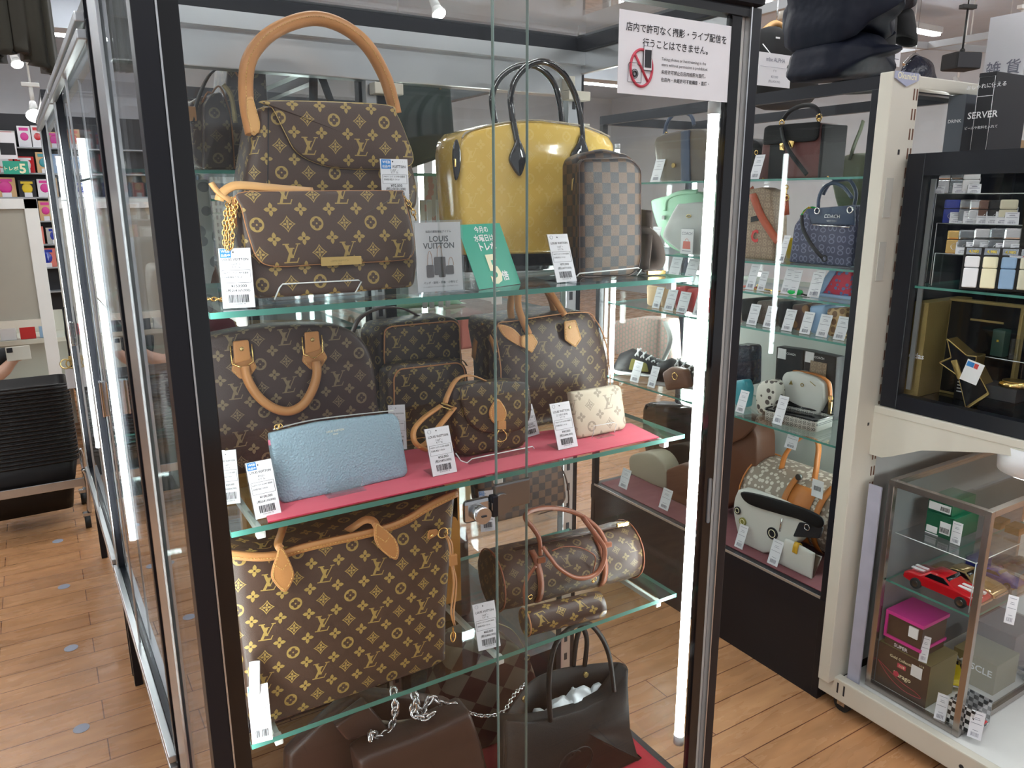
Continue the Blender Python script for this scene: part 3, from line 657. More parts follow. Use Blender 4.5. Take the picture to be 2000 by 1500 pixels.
# ---------------------------------------------------------------- price tags and signs
def price_tag(bl, br, top, z, label, brand='', price='', sub='', web=False, lean=-.36, grp=None, holder=True, sc=1., surf='z', fallback=None, hmax=.12, simple=False, plane=None, rz=None):
    # bl, br: bottom corners in the photo on the shelf at height z (or on the plane x = plane)
    a, b = (PZ(*bl, z), PZ(*br, z)) if plane is None else (PY(*bl, plane), PY(*br, plane))
    if rz is None: rz = atan2(b.y-a.y, b.x-a.x)
    wdt = min((b-a).length, .06); F = frame((a+b)/2, rz, lean); h = min(LP(F, *top).z, hmax); h = max(h, .02)
    t = thing('price_tag', label, 'price tag', (a+b)/2 + V((0, 0, .0006)), rz, grp or 'price tags on the showcase shelves', lean)
    mb = MB(); mb.box(-wdt/2, wdt/2, 0, .0006, 0, h); obj('card', mb, 'paper', t)
    mb = MB(); s = wdt
    def tx(q, sz, x, zz, al='CENTER', bold=0., w=1.): mb.text(q, sz*s, x*s, zz*h, -.0003, al, bold, w)
    if simple:
        for k, (zz, ww) in enumerate(((.90, .5), (.76, .4), (.6, .7), (.54, .7))): mb.box(-ww/2*s, ww/2*s, -.0003, 0, zz*h-.0006, zz*h+.0006)
    else:
        tx('●  ：：：：：：', .07, .18, .92); 
        if brand: tx(brand, .125, 0, .79, bold=.01, w=.9)
        tx(sub or 'ｼｮﾙﾀﾞｰ', .10, 0, .715); tx('ﾓﾉｸﾞﾗﾑ', .09, 0, .665)
        for zz in (.63, .42): mb.box(-.44*s, .44*s, -.0003, 0, zz*h, zz*h+.0003)
        for xx in (-.44, .44): mb.box(xx*s-.00015, xx*s+.00015, -.0003, 0, .42*h, .63*h)
        tx('M40717 ﾌｪｲｳﾞｫﾘｯﾄMM 保護袋', .075, -.40, .57, 'LEFT', w=.8); tx('収納箱 美品 7 17H 24', .075, -.40, .50, 'LEFT', w=.8)
        if price: tx('¥'+price, .13, .05, .345, bold=.008); tx('(税込¥'+str('{:,}'.format(int(int(price.replace(',', ''))*1.1)))+')', .115, .02, .27, bold=.008)
        tx('10150152701 78', .07, 0, .055, w=.9)
    x = -.30*s
    while x < .30*s:
        wv = rnd.choice((.0003, .0006, .001)) * (1 if not simple else 1.3); mb.box(x, x+wv, -.0003, 0, (.09 if not simple else .12)*h, (.22 if not simple else .3)*h); x += wv + rnd.choice((.0004, .0008))*(1 if not simple else 1.5)
    obj('printing', mb, 'ink' if not simple else 'ink_grey', t)
    if web:
        mb = MB(); mb.box(-.46*s, -.12*s, -.0006, 0, h-.32*s, h-.02*s); k_ = obj('web_sticker', mb, 'web_blue', t)
        mb = MB(); mb.text('WEB', .13*s, -.29*s, h-.15*s, -.0009, bold=.02); mb.text('出品中', .10*s, -.29*s, h-.28*s, -.0009, bold=.02); obj('sticker_lettering', mb, 'white', k_)
    elif not simple:
        mb = MB(); mb.ring((-.33*s, -.0002, h-.13*s), .07*s, .0002); obj('hallmark', mb, 'ink_grey', t)
    if holder:
        mb = MB(); mb.box(-wdt/2-.001, wdt/2+.001, .0012, .0022, 0, h+.001); mb.T = M4.Rotation(-lean, 4, 'X'); mb.box(-wdt/2-.001, wdt/2+.001, .001, .035, .0002, .0012); mb.T = M4.Identity(4); obj('acrylic_holder', mb, 'acrylic', t)
    return t
LVT = 'LOUIS VUITTON'
price_tag((436, 604), (499, 601), (443, 486), ZS1, 'white price tag with blue sticker left of the chain purse on the top shelf', LVT, '150,000', web=True)
price_tag((747, 396), (800, 393), (758, 311), 1.395, 'white price tag with a blue sticker standing before the arch handled flap bag', LVT, '92,000', web=True, holder=False, plane=1.165, lean=-.05, hmax=.075)
price_tag((1088, 553), (1127, 550), (1087, 458), ZS1, 'white price tag at the foot of the brown checked upright bag', LVT, '70,000')
price_tag((500, 1016), (550, 1004), (500, 902), ZS2, 'white price tag with a blue sticker left of the pale blue wallet', LVT, '100,000', 'ﾀｳﾘﾖﾝ', True)
price_tag((432, 988), (470, 983), (448, 880), ZS2+.0005, 'white price tag half hidden at the left end of the middle shelf', LVT, '27,000')
price_tag((762, 880), (795, 878), (765, 792), ZS2+.0025, 'white price tag peeking out behind the top right corner of the blue wallet', LVT, '88,000')
price_tag((846, 932), (893, 922), (855, 835), ZS2+.0025, 'white price tag on red felt before the small bag with tan strap', LVT, '50,000', 'ｼｮﾙﾀﾞｰ')
price_tag((1024, 857), (1054, 848), (1036, 790), ZS2+.0025, 'white price tag mostly hidden behind the small bag with the tan strap', LVT, '60,000')
price_tag((1091, 880), (1129, 872), (1092, 787), ZS2+.0025, 'white price tag left of the cream embossed wallet', LVT, '40,000', '三つ折り財布')
price_tag((935, 1273), (978, 1262), (942, 1178), ZS3, 'white price tag before the left end of the barrel bag', LVT, '60,000')
price_tag((940, 1040), (968, 1036), (942, 960), .81, 'white and pink price tag behind the door lock', LVT, '45,000', web=True, lean=-.2)
t = price_tag((493, 1455), (533, 1445), (497, 1340), ZS3, 'brightly lit price tag with a white clip, lower left of the large tote', '', '', web=True, holder=False, lean=-.15)
F = t.matrix_basis.copy(); a = LP(F, 497, 1358, -.002); b = LP(F, 497, 1292, -.002)
mb = MB(); mb.sweep([a, (a+b)/2+V((0, -.002, 0)), b], [(.0075*cos(q*pi/6), .0028*sin(q*pi/6)) for q in range(12)], up=V((0, -1, 0))); obj('clip', mb, 'white', t)
# brand sign card in a clear block
F = frame(PZ(862, 574, ZS1), .0, -.06); t = thing('sign_stand', 'white upright sign card with a picture of three handbags in a clear stand', 'sign', F.translation, 0, rx=-.06)
c = [LP(F, *q) for q in ((821, 576), (908, 573), (906, 433), (818, 436))]; w_ = (c[1]-c[0]).length; h_ = c[2].z
mb = MB(); mb.box(-w_/2, w_/2, 0, .0008, .004, h_); obj('card', mb, 'white', t)
mb = MB(); mb.text('当店の買取強化アイテム', .0038, 0, h_*.86, -.0005, bold=.01); mb.text('LOUIS', .0115, 0, h_*.735, -.0005, bold=.015); mb.text('VUITTON', .0115, 0, h_*.64, -.0005, bold=.015)
mb.text('バッグ・財布・手帳・小物など', .0040, 0, h_*.15, -.0005, bold=.01); mb.text('バッグも財布もパーツもまとめてお買取、すぐに現金化ください', .0020, 0, h_*.10, -.0005); obj('printing', mb, 'ink', t)
mb = MB()
for (cx_, z0, w2, h2) in ((-.016, .24, .011, .018), (0, .27, .018, .026), (.016, .27, .012, .013), (.003, .235, .010, .008)):
    mb.prism(rpoly([(cx_-w2/2*1.05, z0*h_), (cx_+w2/2*1.05, z0*h_), (cx_+w2/2, z0*h_+h2), (cx_-w2/2, z0*h_+h2)], .002), -.0009, 0)
obj('bag_picture', mb, 'dark_brown_leather', t)
mb = MB()
for (cx_, z0, w2, h2) in ((-.016, .24*h_+.018, .004, .020), (0, .27*h_+.026, .004, .016), (.018, .27*h_+.013, .004, .012)): mb.tube(arc(cx_, z0, w2, 0, 180, 8, -.001, h2), .0004, 4)
obj('handle_picture', mb, 'tan', t)
mb = MB(); mb.box(-w_/2-.002, w_/2+.002, -.003, -.002, 0, h_+.003); mb.box(-w_/2-.002, w_/2+.002, .002, .003, 0, h_+.003); mb.box(-w_/2-.006, w_/2+.006, -.015, .02, 0, .003); obj('acrylic_holder', mb, 'acrylic', t)
# green points card
a, b = PZ(936, 566, ZS1), PZ(1017, 554, ZS1); rz = atan2(b.y-a.y, b.x-a.x); F = frame((a+b)/2, rz, -.42)
t = thing('points_card', 'green card with a big yellow number 5 leaning before the yellow tote', 'sign', (a+b)/2, rz, rx=-.42)
w_ = (b-a).length; h_ = LP(F, 945, 437).z
mb = MB(); mb.box(-w_/2, w_/2, 0, .0008, 0, h_); obj('card', mb, 'green_card', t)
mb = MB(); mb.text('今月の', .0115, 0, h_*.87, -.0005, bold=.02); mb.text('水曜日は', .0125, 0, h_*.73, -.0005, bold=.02); mb.text('トレポ', .0155, 0, h_*.585, -.0005, bold=.03); mb.text('倍', .017, .021, h_*.10, -.0005, bold=.02); obj('lettering', mb, 'white', t)
mb = MB(); mb.text('5', .066, -.001, h_*.07, -.0008, bold=.03); obj('numeral', mb, 'cream_ink', t)
mb = MB(); mb.box(-.012, .012, .002, .003, 0, h_*.8); obj('acrylic_holder', mb, 'acrylic', t)
# prohibition notice on the door glass
c = [PY(1213, 13, .925), PY(1440, 35, .925), PY(1424, 195, .925), PY(1208, 181, .925)]
x0, x1, z0, z1 = c[0].x, c[1].x-.004, c[3].z, c[0].z-.002; W_, H_ = x1-x0, z1-z0
t = thing('notice_sign', 'white no photography notice taped inside the top right of the glass door', 'notice', (x0, .9282, z0))
mb = MB(); mb.box(0, W_, 0, .0006, 0, H_); obj('sheet', mb, 'paper', t)
mb = MB(); mb.text('店内で許可なく撮影・ライブ配信を', .0128, W_*.5, H_*.77, -.0004, bold=.012, w=1.0); mb.text('行うことはできません。', .0128, W_*.5, H_*.60, -.0004, bold=.012)
mb.text('Taking photos or livestreaming in the', .0062, W_*.36, H_*.455, -.0004, 'LEFT', w=.98); mb.text('store without permission is prohibited.', .0062, W_*.36, H_*.385, -.0004, 'LEFT', w=.98)
mb.text('未经许可禁止在店内拍照与直播。', .0064, W_*.36, H_*.29, -.0004, 'LEFT', .01); mb.text('在店內・未經許可不能攝影・直播・', .0064, W_*.36, H_*.195, -.0004, 'LEFT', .01)
obj('lettering', mb, 'ink', t)
mb = MB(); px, pz, pr = W_*.19, H_*.33, H_*.185; mb.ring((px, -.0006, pz), pr, .0021, pr*1.22, n=28)
mb.tube([(px-pr*.62, -.0006, pz+pr*.85), (px+pr*.62, -.0006, pz-pr*.85)], .0019, 6); obj('prohibition_ring', mb, 'red_ink', t)
mb = MB(); mb.prism(rpoly([(px+.002, pz-.003), (px+.019, pz-.003), (px+.019, pz+.031), (px+.002, pz+.031)], .002), -.0022, -.0018); obj('phone_outline', mb, 'ink', t)
mb = MB(); mb.prism(rpoly([(px+.0027, pz-.0023), (px+.0183, pz-.0023), (px+.0183, pz+.0303), (px+.0027, pz+.0303)], .0016), -.0026, -.0022); obj('phone_body', mb, 'paper', t)
mb = MB(); mb.box(px+.0042, px+.0168, -.003, -.0026, pz+.001, pz+.0255); obj('phone_screen', mb, 'ink', t)
mb = MB(); q = rpoly([(px-.026, pz-.021), (px-.001, pz-.021), (px-.001, pz+.003), (px-.007, pz+.003), (px-.010, pz+.006), (px-.024, pz+.006), (px-.026, pz+.003)], .001)
mb.tube([(a_, -.002, b_) for a_, b_ in q], .0004, 5, True); mb.ring((px-.0135, -.002, pz-.009), .0062, .0005); mb.ring((px-.0135, -.002, pz-.009), .0036, .0012); obj('camera_outline', mb, 'ink', t)
# ================================================================ top shelf of the main showcase
# flap bag with a tall arched handle
F = frame(PZ(640, 520, ZS1), 0); F.translation.y = 1.20; T0 = F.translation
t = thing('flap_handbag', 'monogram flap handbag with a tall arched tan handle at the back of the top shelf', 'handbag', T0)
o_ = rpoly(XZ(LL(F, [(507, 206), (768, 212), (800, 290), (819, 372), (815, 410), (478, 410), (480, 354), (494, 265)])), .012)
obj('body', pillow(o_, .0, .09, .004, .008), 'monogram', t)
fl = smooth_out(XZ(LL(F, [(512, 198), (640, 199), (758, 206), (774, 222), (792, 262), (807, 312), (782, 327), (690, 330), (630, 322), (581, 298), (556, 256), (532, 210)], -.008)), 4)
f_ = obj('flap', pillow(fl, -.010, -.002, .004, .002), 'monogram', t)
obj('piping', edge_tube(fl, -.007, .0010), 'brass', f_)
mb = MB(); a = LL(F, [(524, 212), (524, 300), (522, 400)], -.001); mb.tube(a, .0010, 5); obj('side_seam', mb, 'ink', t)
hp = LL(F, [(493, 262, .004), (481, 195, .012), (486, 120, .02), (528, 66, .03), (600, 37, .035), (660, 47, .035), (714, 86, .035), (750, 146, .04), (765, 192, .04), (772, 222, .04)])
h_ = obj('handle', MB().tube(spline(hp, 8), .0108, 12), 'tan', t)
stitchline([p+V((-.002, -.0112, .001)) for p in spline(hp, 8)[6:-4]], h_)
leather_tab(t, rpoly(XZ(LL(F, [(480, 190), (493, 188), (508, 240), (507, 255), (497, 266), (491, 262), (482, 225)], -.004)), .003), -.001, 'tan_light', .005, name='handle_tab')
# chain flap purse with a gold name plate
F = frame(PZ(655, 574, ZS1+.006), .10, -.14)
t = thing('chain_purse', 'monogram flap purse with a gold name plate and gold chain on a clear stand', 'purse', F.translation, .10, rx=-.14)
bo = rpoly(XZ(LL(F, [(459, 380), (800, 386), (820, 500), (811, 560), (700, 572), (503, 583), (492, 540)])), .010)
obj('body', pillow(bo, .0, .045, .002, .006), 'monogram', t)
fl = smooth_out(XZ(LL(F, [(465, 378), (560, 374), (770, 373), (785, 380), (800, 430), (808, 470), (803, 500), (770, 509), (640, 515), (543, 520), (505, 507), (486, 462), (472, 408)], -.006)), 4)
f_ = obj('flap', pillow(fl, -.009, -.002, .003, .002), 'monogram', t); obj('piping', edge_tube(fl, -.0065, .0009), 'piping_tan', f_)
q = XZ(LL(F, [(625, 503), (704, 500), (705, 516), (626, 520)], -.012)); pl = obj('name_plate', MB().prism(rpoly(q, .001), -.0145, -.0118), 'gold', t, 'polished gold name plate')
mb = MB(); c = LP(F, 664, 511, -.0146); mb.text('LOUIS VUITTON', .0036, c.x, c.z, -.0147, bold=.01); mb.text('PARIS', .0026, c.x, c.z-.0042, -.0147); obj('engraving', mb, 'brass', pl)
chain(t, spline(LL(F, [(459, 385, -.002), (452, 420, -.006), (449, 460, -.006), (448, 490, -.004)]), 6), .0042, .0011)
chain(t, spline(LL(F, [(452, 386, .002), (446, 420, -.001), (443, 460, -.001), (443, 492, -.001)]), 6), .0042, .0011)
chain(t, spline(LL(F, [(464, 392, -.004), (456, 425, -.008), (454, 465, -.008), (452, 488, -.006)]), 6), .0042, .0011)
chain(t, spline(LL(F, [(449, 386, .004), (440, 420, .002), (438, 462, .002), (440, 490, .002)]), 6), .0042, .0011)
chain(t, LL(F, [(444, 590, -.01), (428, 583, .02), (402, 584, .03)]), .0042, .0011)
chain(t, LL(F, [(790, 384, .0), (806, 410, -.002), (813, 432, -.002)]), .005, .0011)
mb = MB(); mb.strap(spline(LL(F, [(612, 374, .0), (540, 368, -.003), (470, 362, -.004), (446, 368, -.004), (432, 380, -.006), (428, 392, -.006)]), 6), .011, .003, up=V((0, .5, 1))); mb.strap(spline(LL(F, [(412, 357, -.004), (425, 374, -.006), (440, 385, -.008), (450, 392, -.006)]), 5), .009, .003, up=V((0, .5, 1))); obj('shoulder_strap', mb, 'tan_light', t)
mb = MB(); mb.strap(LL(F, [(461, 386, -.004), (456, 420, -.004), (457, 442, -.004)]), .008, .002, up=V((1, 0, 0))); obj('chain_tab', mb, 'tan', t)
def easel(label, F, pts, w=None, d=.05):
    t = thing('acrylic_stand', label, 'stand', F.translation, F.to_euler().z, 'clear stands under the goods')
    I = F.to_euler().z; G = frame(F.translation, I)
    q = LL(G, pts, -.03); mb = MB(); mb.tube(q, .0011, 6); obj('front_lip', mb, 'edge_light', t)
    x0 = min(p.x for p in q); x1 = max(p.x for p in q); mb = MB(); mb.box(x0, x1, -.028, .045, .0003, .002); obj('sheet', mb, 'acrylic', t); return t
mat('edge_light', (.72, .76, .76), .1, spec=1.)
easel('clear acrylic stand under the chain purse', frame(PZ(640, 578, ZS1), .1), [(536, 585), (546, 562), (552, 555), (700, 547), (706, 550), (694, 572)])
# yellow patent tote
F = frame(PZ(1050, 533, ZS1), .0); t = thing('patent_tote', 'yellow patent monogram tote with glossy black handles', 'tote bag', F.translation)
o_ = rpoly(XZ(LL(F, [(896, 300), (902, 270), (916, 255), (980, 239), (1055, 234), (1145, 247), (1190, 266), (1203, 288), (1190, 400), (1180, 497), (907, 503), (903, 420)])), [.01, .006, 0, 0, 0, 0, .004, .01, 0, 0, 0, 0])
mb = pillow(o_, .0, .10, .005, .008); disp(mb, .0025, 30); obj('body', mb, 'yellow_patent', t)
ob = rpoly(XZ(LL(F, [(906, 498), (1182, 492), (1184, 530), (908, 532)])), .003); obj('base_panel', pillow(ob, -.003, .103, .001, .003), 'black_patent', t)
mb = MB(); tp = [(p[0], -.001, p[1]) for p in XZ(LL(F, [(902, 270), (916, 256), (980, 240), (1055, 235), (1145, 248), (1190, 267)]))]; mb.tube(spline(tp, 4), .0016, 6); obj('top_binding', mb, 'beige_leather', t)
for (nm, pts) in (('handle', [(1013, 292, -.004), (1007, 262, -.004), (1000, 222, .0), (998, 182, .005), (1012, 147, .01), (1040, 124, .012), (1072, 123, .012), (1105, 150, .01), (1128, 200, .006), (1136, 250, .0), (1138, 285, -.004)]), ('handle', [(967, 242, .07), (961, 192, .075), (971, 160, .08), (992, 139, .08), (1018, 128, .08), (1050, 131, .08), (1080, 160, .08), (1093, 200, .075), (1098, 240, .07)])):
    obj(nm, MB().tube(spline(LL(F, pts), 8), .0058, 10), 'black_patent', t)
for pts in ([(1012, 268), (1026, 300), (1026, 318), (1016, 344), (1000, 325), (995, 308), (1004, 285)], [(1136, 262), (1148, 290), (1150, 310), (1132, 335), (1117, 318), (1116, 300), (1128, 280)]):
    obj('handle_tab', pillow(smooth_out(XZ(LL(F, pts, -.008)), 4), -.010, -.003, .002, .002), 'black_patent', t)
mb = pillow(smooth_out(XZ(LL(F, [(893, 272), (900, 300), (898, 335), (891, 352), (886, 320), (886, 290)], -.002)), 4), -.003, .003, .001, .001); sb = obj('side_tab', mb, 'black_patent', t)
mb = MB(); c = LP(F, 889, 318, -.006); mb.box(c.x-.002, c.x+.0015, -.006, -.004, c.z-.007, c.z+.007, .0008); obj('lock_loop', mb, 'gold', sb)
# checked upright shoulder bag
F = frame(PZ(1192, 541, ZS1), -.03, -.05); t = thing('checked_shoulder_bag', 'brown checked upright shoulder bag with a webbing strap at the right of the top shelf', 'shoulder bag', F.translation, -.03, rx=-.05)
o_ = rpoly(XZ(LL(F, [(1133, 322), (1140, 310), (1232, 307), (1254, 330), (1253, 500), (1250, 525), (1232, 539), (1134, 541)])), [.005, .01, .018, .01, 0, .01, .01, .01])
mb = pillow(o_, .0, .020, .003, .006); p_ = obj('front_pocket', mb, 'damier', t); obj('piping', edge_tube(o_, .003, .0010), 'dark_brown_leather', p_)
o2 = rpoly(XZ(LL(F, [(1126, 308), (1150, 296), (1180, 290), (1232, 300), (1252, 330), (1252, 520), (1232, 538), (1128, 540)], .02)), .012)
mb = pillow(o2, .018, .072, .002, .01); disp(mb, .0015, 40); obj('body', mb, 'damier', t)
mb = MB(); mb.strap(spline([LP(F, *q) for q in ((1126, 335, .028), (1119, 350, .032), (1117, 372, .034))], 5), .006, .001, up=V((0, 1, 0))); obj('zip', mb, 'zip_gold', t)
mb = MB(); mb.strap(spline([LP(F, *q) for q in ((1256, 530, .03), (1262, 470, .05), (1262, 410, .045))], 4), .03, .0025, up=V((0, 1, 0)))
c0 = LP(F, 1268, 500, .04)
mb.strap(spline([c0+V((-.02, .0, .055)), c0+V((.008, .005, .035)), c0+V((.026, .01, .0)), c0+V((.02, .012, -.018)), c0+V((-.005, .012, -.022)), c0+V((-.02, .012, -.024))], 8), .045, .002, up=V((0, 1, 0))); obj('webbing_strap', mb, 'dark_brown_web' if mat('dark_brown_web', (.075, .052, .042), .6, bump=.6, bscale=1300) else '', t)
q = PZ(1279, 537, ZS1); mb = MB(); mb.T = F.inverted() @ frame(q, -.1); mb.box(-.020, .020, -.006, -.001, .001, .008, .001); mb.box(-.018, .018, -.0065, -.005, .0035, .0055); mb.T = M4.Identity(4); obj('buckle', mb, 'gold', t)
easel('clear acrylic stand under the brown checked upright bag', frame(PZ(1190, 545, ZS1), 0), [(1126, 540), (1132, 534), (1246, 523), (1253, 526), (1244, 538)])
# ================================================================ middle shelf
mb = MB(); q = [PZ(x, y, ZS2+.0006) for x, y in ((524, 1022), (1287, 855), (1232, 828), (1100, 838), (800, 880), (500, 925))]
q2 = [(max(.185, min(.985, p.x)), max(1.003, p.y)) for p in q]; lo = [mb.v((x, y, ZS2+.0003)) for x, y in q2]; hi = [mb.v((x, y, ZS2+.0022)) for x, y in q2]
mb.f(lo[::-1]); mb.f(hi); [mb.f([lo[i], lo[(i+1) % 6], hi[(i+1) % 6], hi[i]]) for i in range(6)]
tag(obj('felt_sheet', mb, 'red_felt'), 'crimson red felt sheet lying on the middle glass shelf', 'felt sheet')
ZF = ZS2+.0025
# domed bag with a drooping handle
F = frame((.30, 1.215, ZF), 0); t = thing('domed_handbag', 'large domed monogram handbag with its tan handle hanging down at the left', 'handbag', F.translation)
o_ = smooth_out(XZ(LL(F, [(385, 700), (390, 668), (409, 658), (520, 638), (640, 635), (687, 646), (718, 676), (733, 722), (740, 790)])) + [(LP(F, 748, 850).x, .002), (LP(F, 600, 900).x, .0), (LP(F, 385, 900).x, .002)], 4)
obj('body', pillow(o_, .0, .048, .004, .008), 'monogram_worn', t)
hp = LL(F, [(478, 715, -.010), (484, 742, -.014), (505, 775, -.016), (535, 797, -.018), (565, 803, -.018), (592, 790, -.018), (610, 762, -.016), (619, 730, -.014), (617, 705, -.010)])
h_ = obj('handle', MB().tube(spline(hp, 8), .0075, 10), 'tan', t)
for (cx_, cz_) in ((474, 706), (612, 688)):
    leather_tab(t, rpoly(XZ(LL(F, [(cx_-18, cz_-8), (cx_+14, cz_-14), (cx_+28, cz_+10), (cx_+14, cz_+32), (cx_-6, cz_+34), (cx_-22, cz_+18)], -.006)), .003), -.004, 'tan', .003)
    c = LP(F, cx_-3, cz_-25, -.008)
    leather_tab(t, rpoly([(c.x-.0125, c.z-.022), (c.x+.0125, c.z-.018), (c.x+.0115, c.z+.013), (c.x-.0115, c.z+.013)], .003), -.007, 'tan', .004, rivet=(c.x, c.z), st=False, name='handle_loop')
    mb = MB(); mb.tube([(c.x-.016, -.009, c.z+.006), (c.x-.016, -.011, c.z-.022), (c.x, -.014, c.z-.030), (c.x+.016, -.011, c.z-.022), (c.x+.016, -.009, c.z+.006)], .0013, 6); obj('ring', mb, 'gold', t)
# two pocket camera bag
F = frame((.582, 1.277, ZF), .04); t = thing('two_pocket_bag', 'monogram bag with two stacked zipped pockets edged in tan piping', 'shoulder bag', F.translation, .04)
o_ = rpoly(XZ(LL(F, [(733, 655), (745, 636), (870, 618), (899, 624), (904, 690), (912, 800)])) + [(LP(F, 905, 830).x, 0), (LP(F, 745, 850).x, 0)], .012)
obj('body', pillow(o_, .0, .075, .003, .008), 'monogram_small', t)
op = rpoly(XZ(LL(F, [(752, 645), (764, 638), (888, 627), (898, 636), (900, 690), (902, 740), (758, 760), (751, 700)], -.012)), .008)
p_ = obj('upper_pocket', pillow(op, -.012, .0, .003, .004), 'monogram_small', t); obj('piping', edge_tube(op, -.010, .0014), 'piping_tan', p_)
op = rpoly(XZ(LL(F, [(757, 728), (772, 712), (895, 701), (912, 715), (916, 740), (915, 800), (913, 850), (760, 870)], -.045)), .012)
p_ = obj('lower_pocket', pillow(op, -.045, -.002, .003, .006), 'monogram_small', t)
op = rpoly(XZ(LL(F, [(771, 736), (781, 722), (897, 709), (908, 718), (912, 745), (908, 850), (772, 865)], -.05)), .008); obj('piping', edge_tube(op, -.0465, .0014), 'piping_tan', p_)
mb = MB(); mb.strap(spline(LL(F, [(762, 790, -.035), (758, 740, -.035), (768, 720, -.035), (830, 708, -.035), (895, 701, -.035), (912, 714, -.035)]), 6), .005, .0012, up=V((0, 1, 0))); obj('zip', mb, 'zip_gold', p_)
mb = MB(); mb.strap(spline(LL(F, [(736, 690, .02), (736, 655, .02), (748, 638, .02)]), 6), .005, .0012, up=V((0, 1, 0))); obj('zip', mb, 'zip_gold', t)
mb = MB(); mb.strap(spline(LL(F, [(688, 652, .05), (702, 622, .05), (738, 603, .05), (782, 602, .05), (820, 618, .05)]), 8), .014, .003, up=V((0, 1, 0))); obj('shoulder_strap', mb, 'dark_brown_leather', t)
# boston bag
F = frame((.80, 1.165, ZF), -.02); t = thing('boston_bag', 'monogram boston bag with two upright tan handles and pointed tabs', 'handbag', F.translation, -.02)
o_ = smooth_out(XZ(LL(F, [(972, 640), (1010, 627), (1138, 610), (1166, 626), (1183, 662), (1192, 705), (1194, 770), (1190, 820)])) + [(LP(F, 1160, 838).x, .0), (LP(F, 1010, 855).x, .0), (LP(F, 985, 845).x, .01)] + XZ(LL(F, [(980, 720)])), 4)
mb = pillow(o_, .0, .13, .006, .018); disp(mb, .002, 18, 3); obj('body', mb, 'monogram_flip', t)
mb = MB(); mb.tube([(p[0], .004, p[1]) for p in o_], .0012, 6, True); obj('piping', mb, 'piping_tan', t)
for b in ([(1033, 652, -.004), (1022, 628, -.003), (1012, 597, .01), (1014, 566, .025), (1026, 542, .035), (1045, 535, .035), (1062, 550, .03), (1080, 580, .02), (1103, 616, .005)], [(1000, 628, .03), (997, 598, .05), (1004, 566, .07), (1026, 548, .08), (1055, 552, .08), (1074, 580, .07), (1083, 612, .05)]):
    obj('handle', MB().tube(spline([V((p.x, p.y, min(p.z, .2725))) for p in LL(F, b)], 8), .0065, 10), 'tan', t)
for pts, rv in (([(1018, 656), (1040, 652), (1051, 668), (1039, 690), (1018, 676)], None), ([(1102, 628), (1124, 624), (1136, 662), (1124, 679), (1103, 664)], (1112, 639))):
    q = XZ(LL(F, pts, -.012)); r_ = LP(F, *rv, -.012) if rv else None; leather_tab(t, rpoly(q, .003), -.010, 'tan_light', .003, rivet=(r_.x, r_.z) if r_ else None)
leather_tab(t, smooth_out(XZ(LL(F, [(973, 634), (1000, 640), (1020, 660), (1030, 682), (1000, 668), (982, 654)], -.010)), 4), -.008, 'tan', .002)
obj('end_tab', MB().strap(spline(LL(F, [(925, 700, .11), (930, 665, .09), (944, 645, .07), (958, 660, .03), (968, 690, .01)]), 6), .014, .0025, up=V((0, 1, 0))), 'tan', t)
mb = MB(); c = LP(F, 940, 635, .06); mb.box(c.x, c.x+.025, .055, .062, c.z, c.z+.004, .001); obj('zip_pull', mb, 'gold', t)
# pale blue zip wallet
F = frame(PZ(670, 958, ZF), .04, -.22); t = thing('zip_wallet', 'large pale blue grained leather zip wallet propped on the red felt', 'wallet', F.translation, .04, rx=-.22)
o_ = rpoly(XZ(LL(F, [(528, 846), (620, 824), (768, 807), (780, 818), (798, 922), (790, 932), (690, 958), (556, 985), (546, 972)])), [.004, 0, .008, .008, .004, .004, 0, .006, .004])
obj('body', pillow(o_, .0, .018, .002, .003), 'blue_leather', t)
mb = MB(); mb.strap([p+V((0, 0, .001)) for p in spline(LL(F, [(534, 840, .008), (620, 820, .008), (768, 803, .008)]), 6)], .005, .0016, up=V((0, 1, 0))); obj('zip', mb, 'silver_zip' if mat('silver_zip', (.62, .64, .64), .35, .5, bump=.4, bscale=900) else '', t)
mb = MB(); c = LP(F, 541, 834, .006); mb.ring(c, .0035, .001); mb.ring(c+V((.005, 0, .0008)), .003, .001); obj('zip_pull', mb, 'gold', t)
mb = MB(); c = LP(F, 655, 843, -.003); mb.text('LOUIS VUITTON', .0042, c.x, c.z, -.0031, w=.9); mb.text('PARIS', .003, c.x, c.z-.0045, -.0031); obj('stamp', mb, 'cream_ink', t)
mb = pillow(rpoly(XZ(LL(F, [(526, 860), (533, 850), (552, 975), (543, 965)], .012)), .002), .008, .022, .0, .001); obj('gusset', mb, 'blue_leather', t)
mb = MB(); c = LP(F, 525, 862, .01); mb.box(c.x-.001, c.x+.003, .006, .012, c.z-.006, c.z+.002, .0008); obj('wrist_tab', mb, 'pink_leather' if mat('pink_leather', (.75, .22, .32), .5) else '', t)
mb = MB(); q = LL(F, [(646, 966), (650, 942), (704, 930), (709, 932), (704, 956)], -.008); mb.tube(q, .0007, 5); mb.box(min(p.x for p in q), max(p.x for p in q), -.0085, -.0075, min(p.z for p in q)+.001, max(p.z for p in q)-.002)
o = obj('front_lip', mb, 'acrylic'); mb = MB(); s_ = thing('acrylic_stand', 'clear acrylic stand holding the pale blue wallet', 'stand', F.translation, .04, 'clear stands under the goods'); o.parent = s_; o.matrix_parent_inverse = M4.Identity(4); o.matrix_local = M4.Rotation(-.22, 4, 'X')
mb.box(-.03, .03, -.02, .05, -.0005, .0005); obj('base_sheet', mb, 'acrylic', s_)
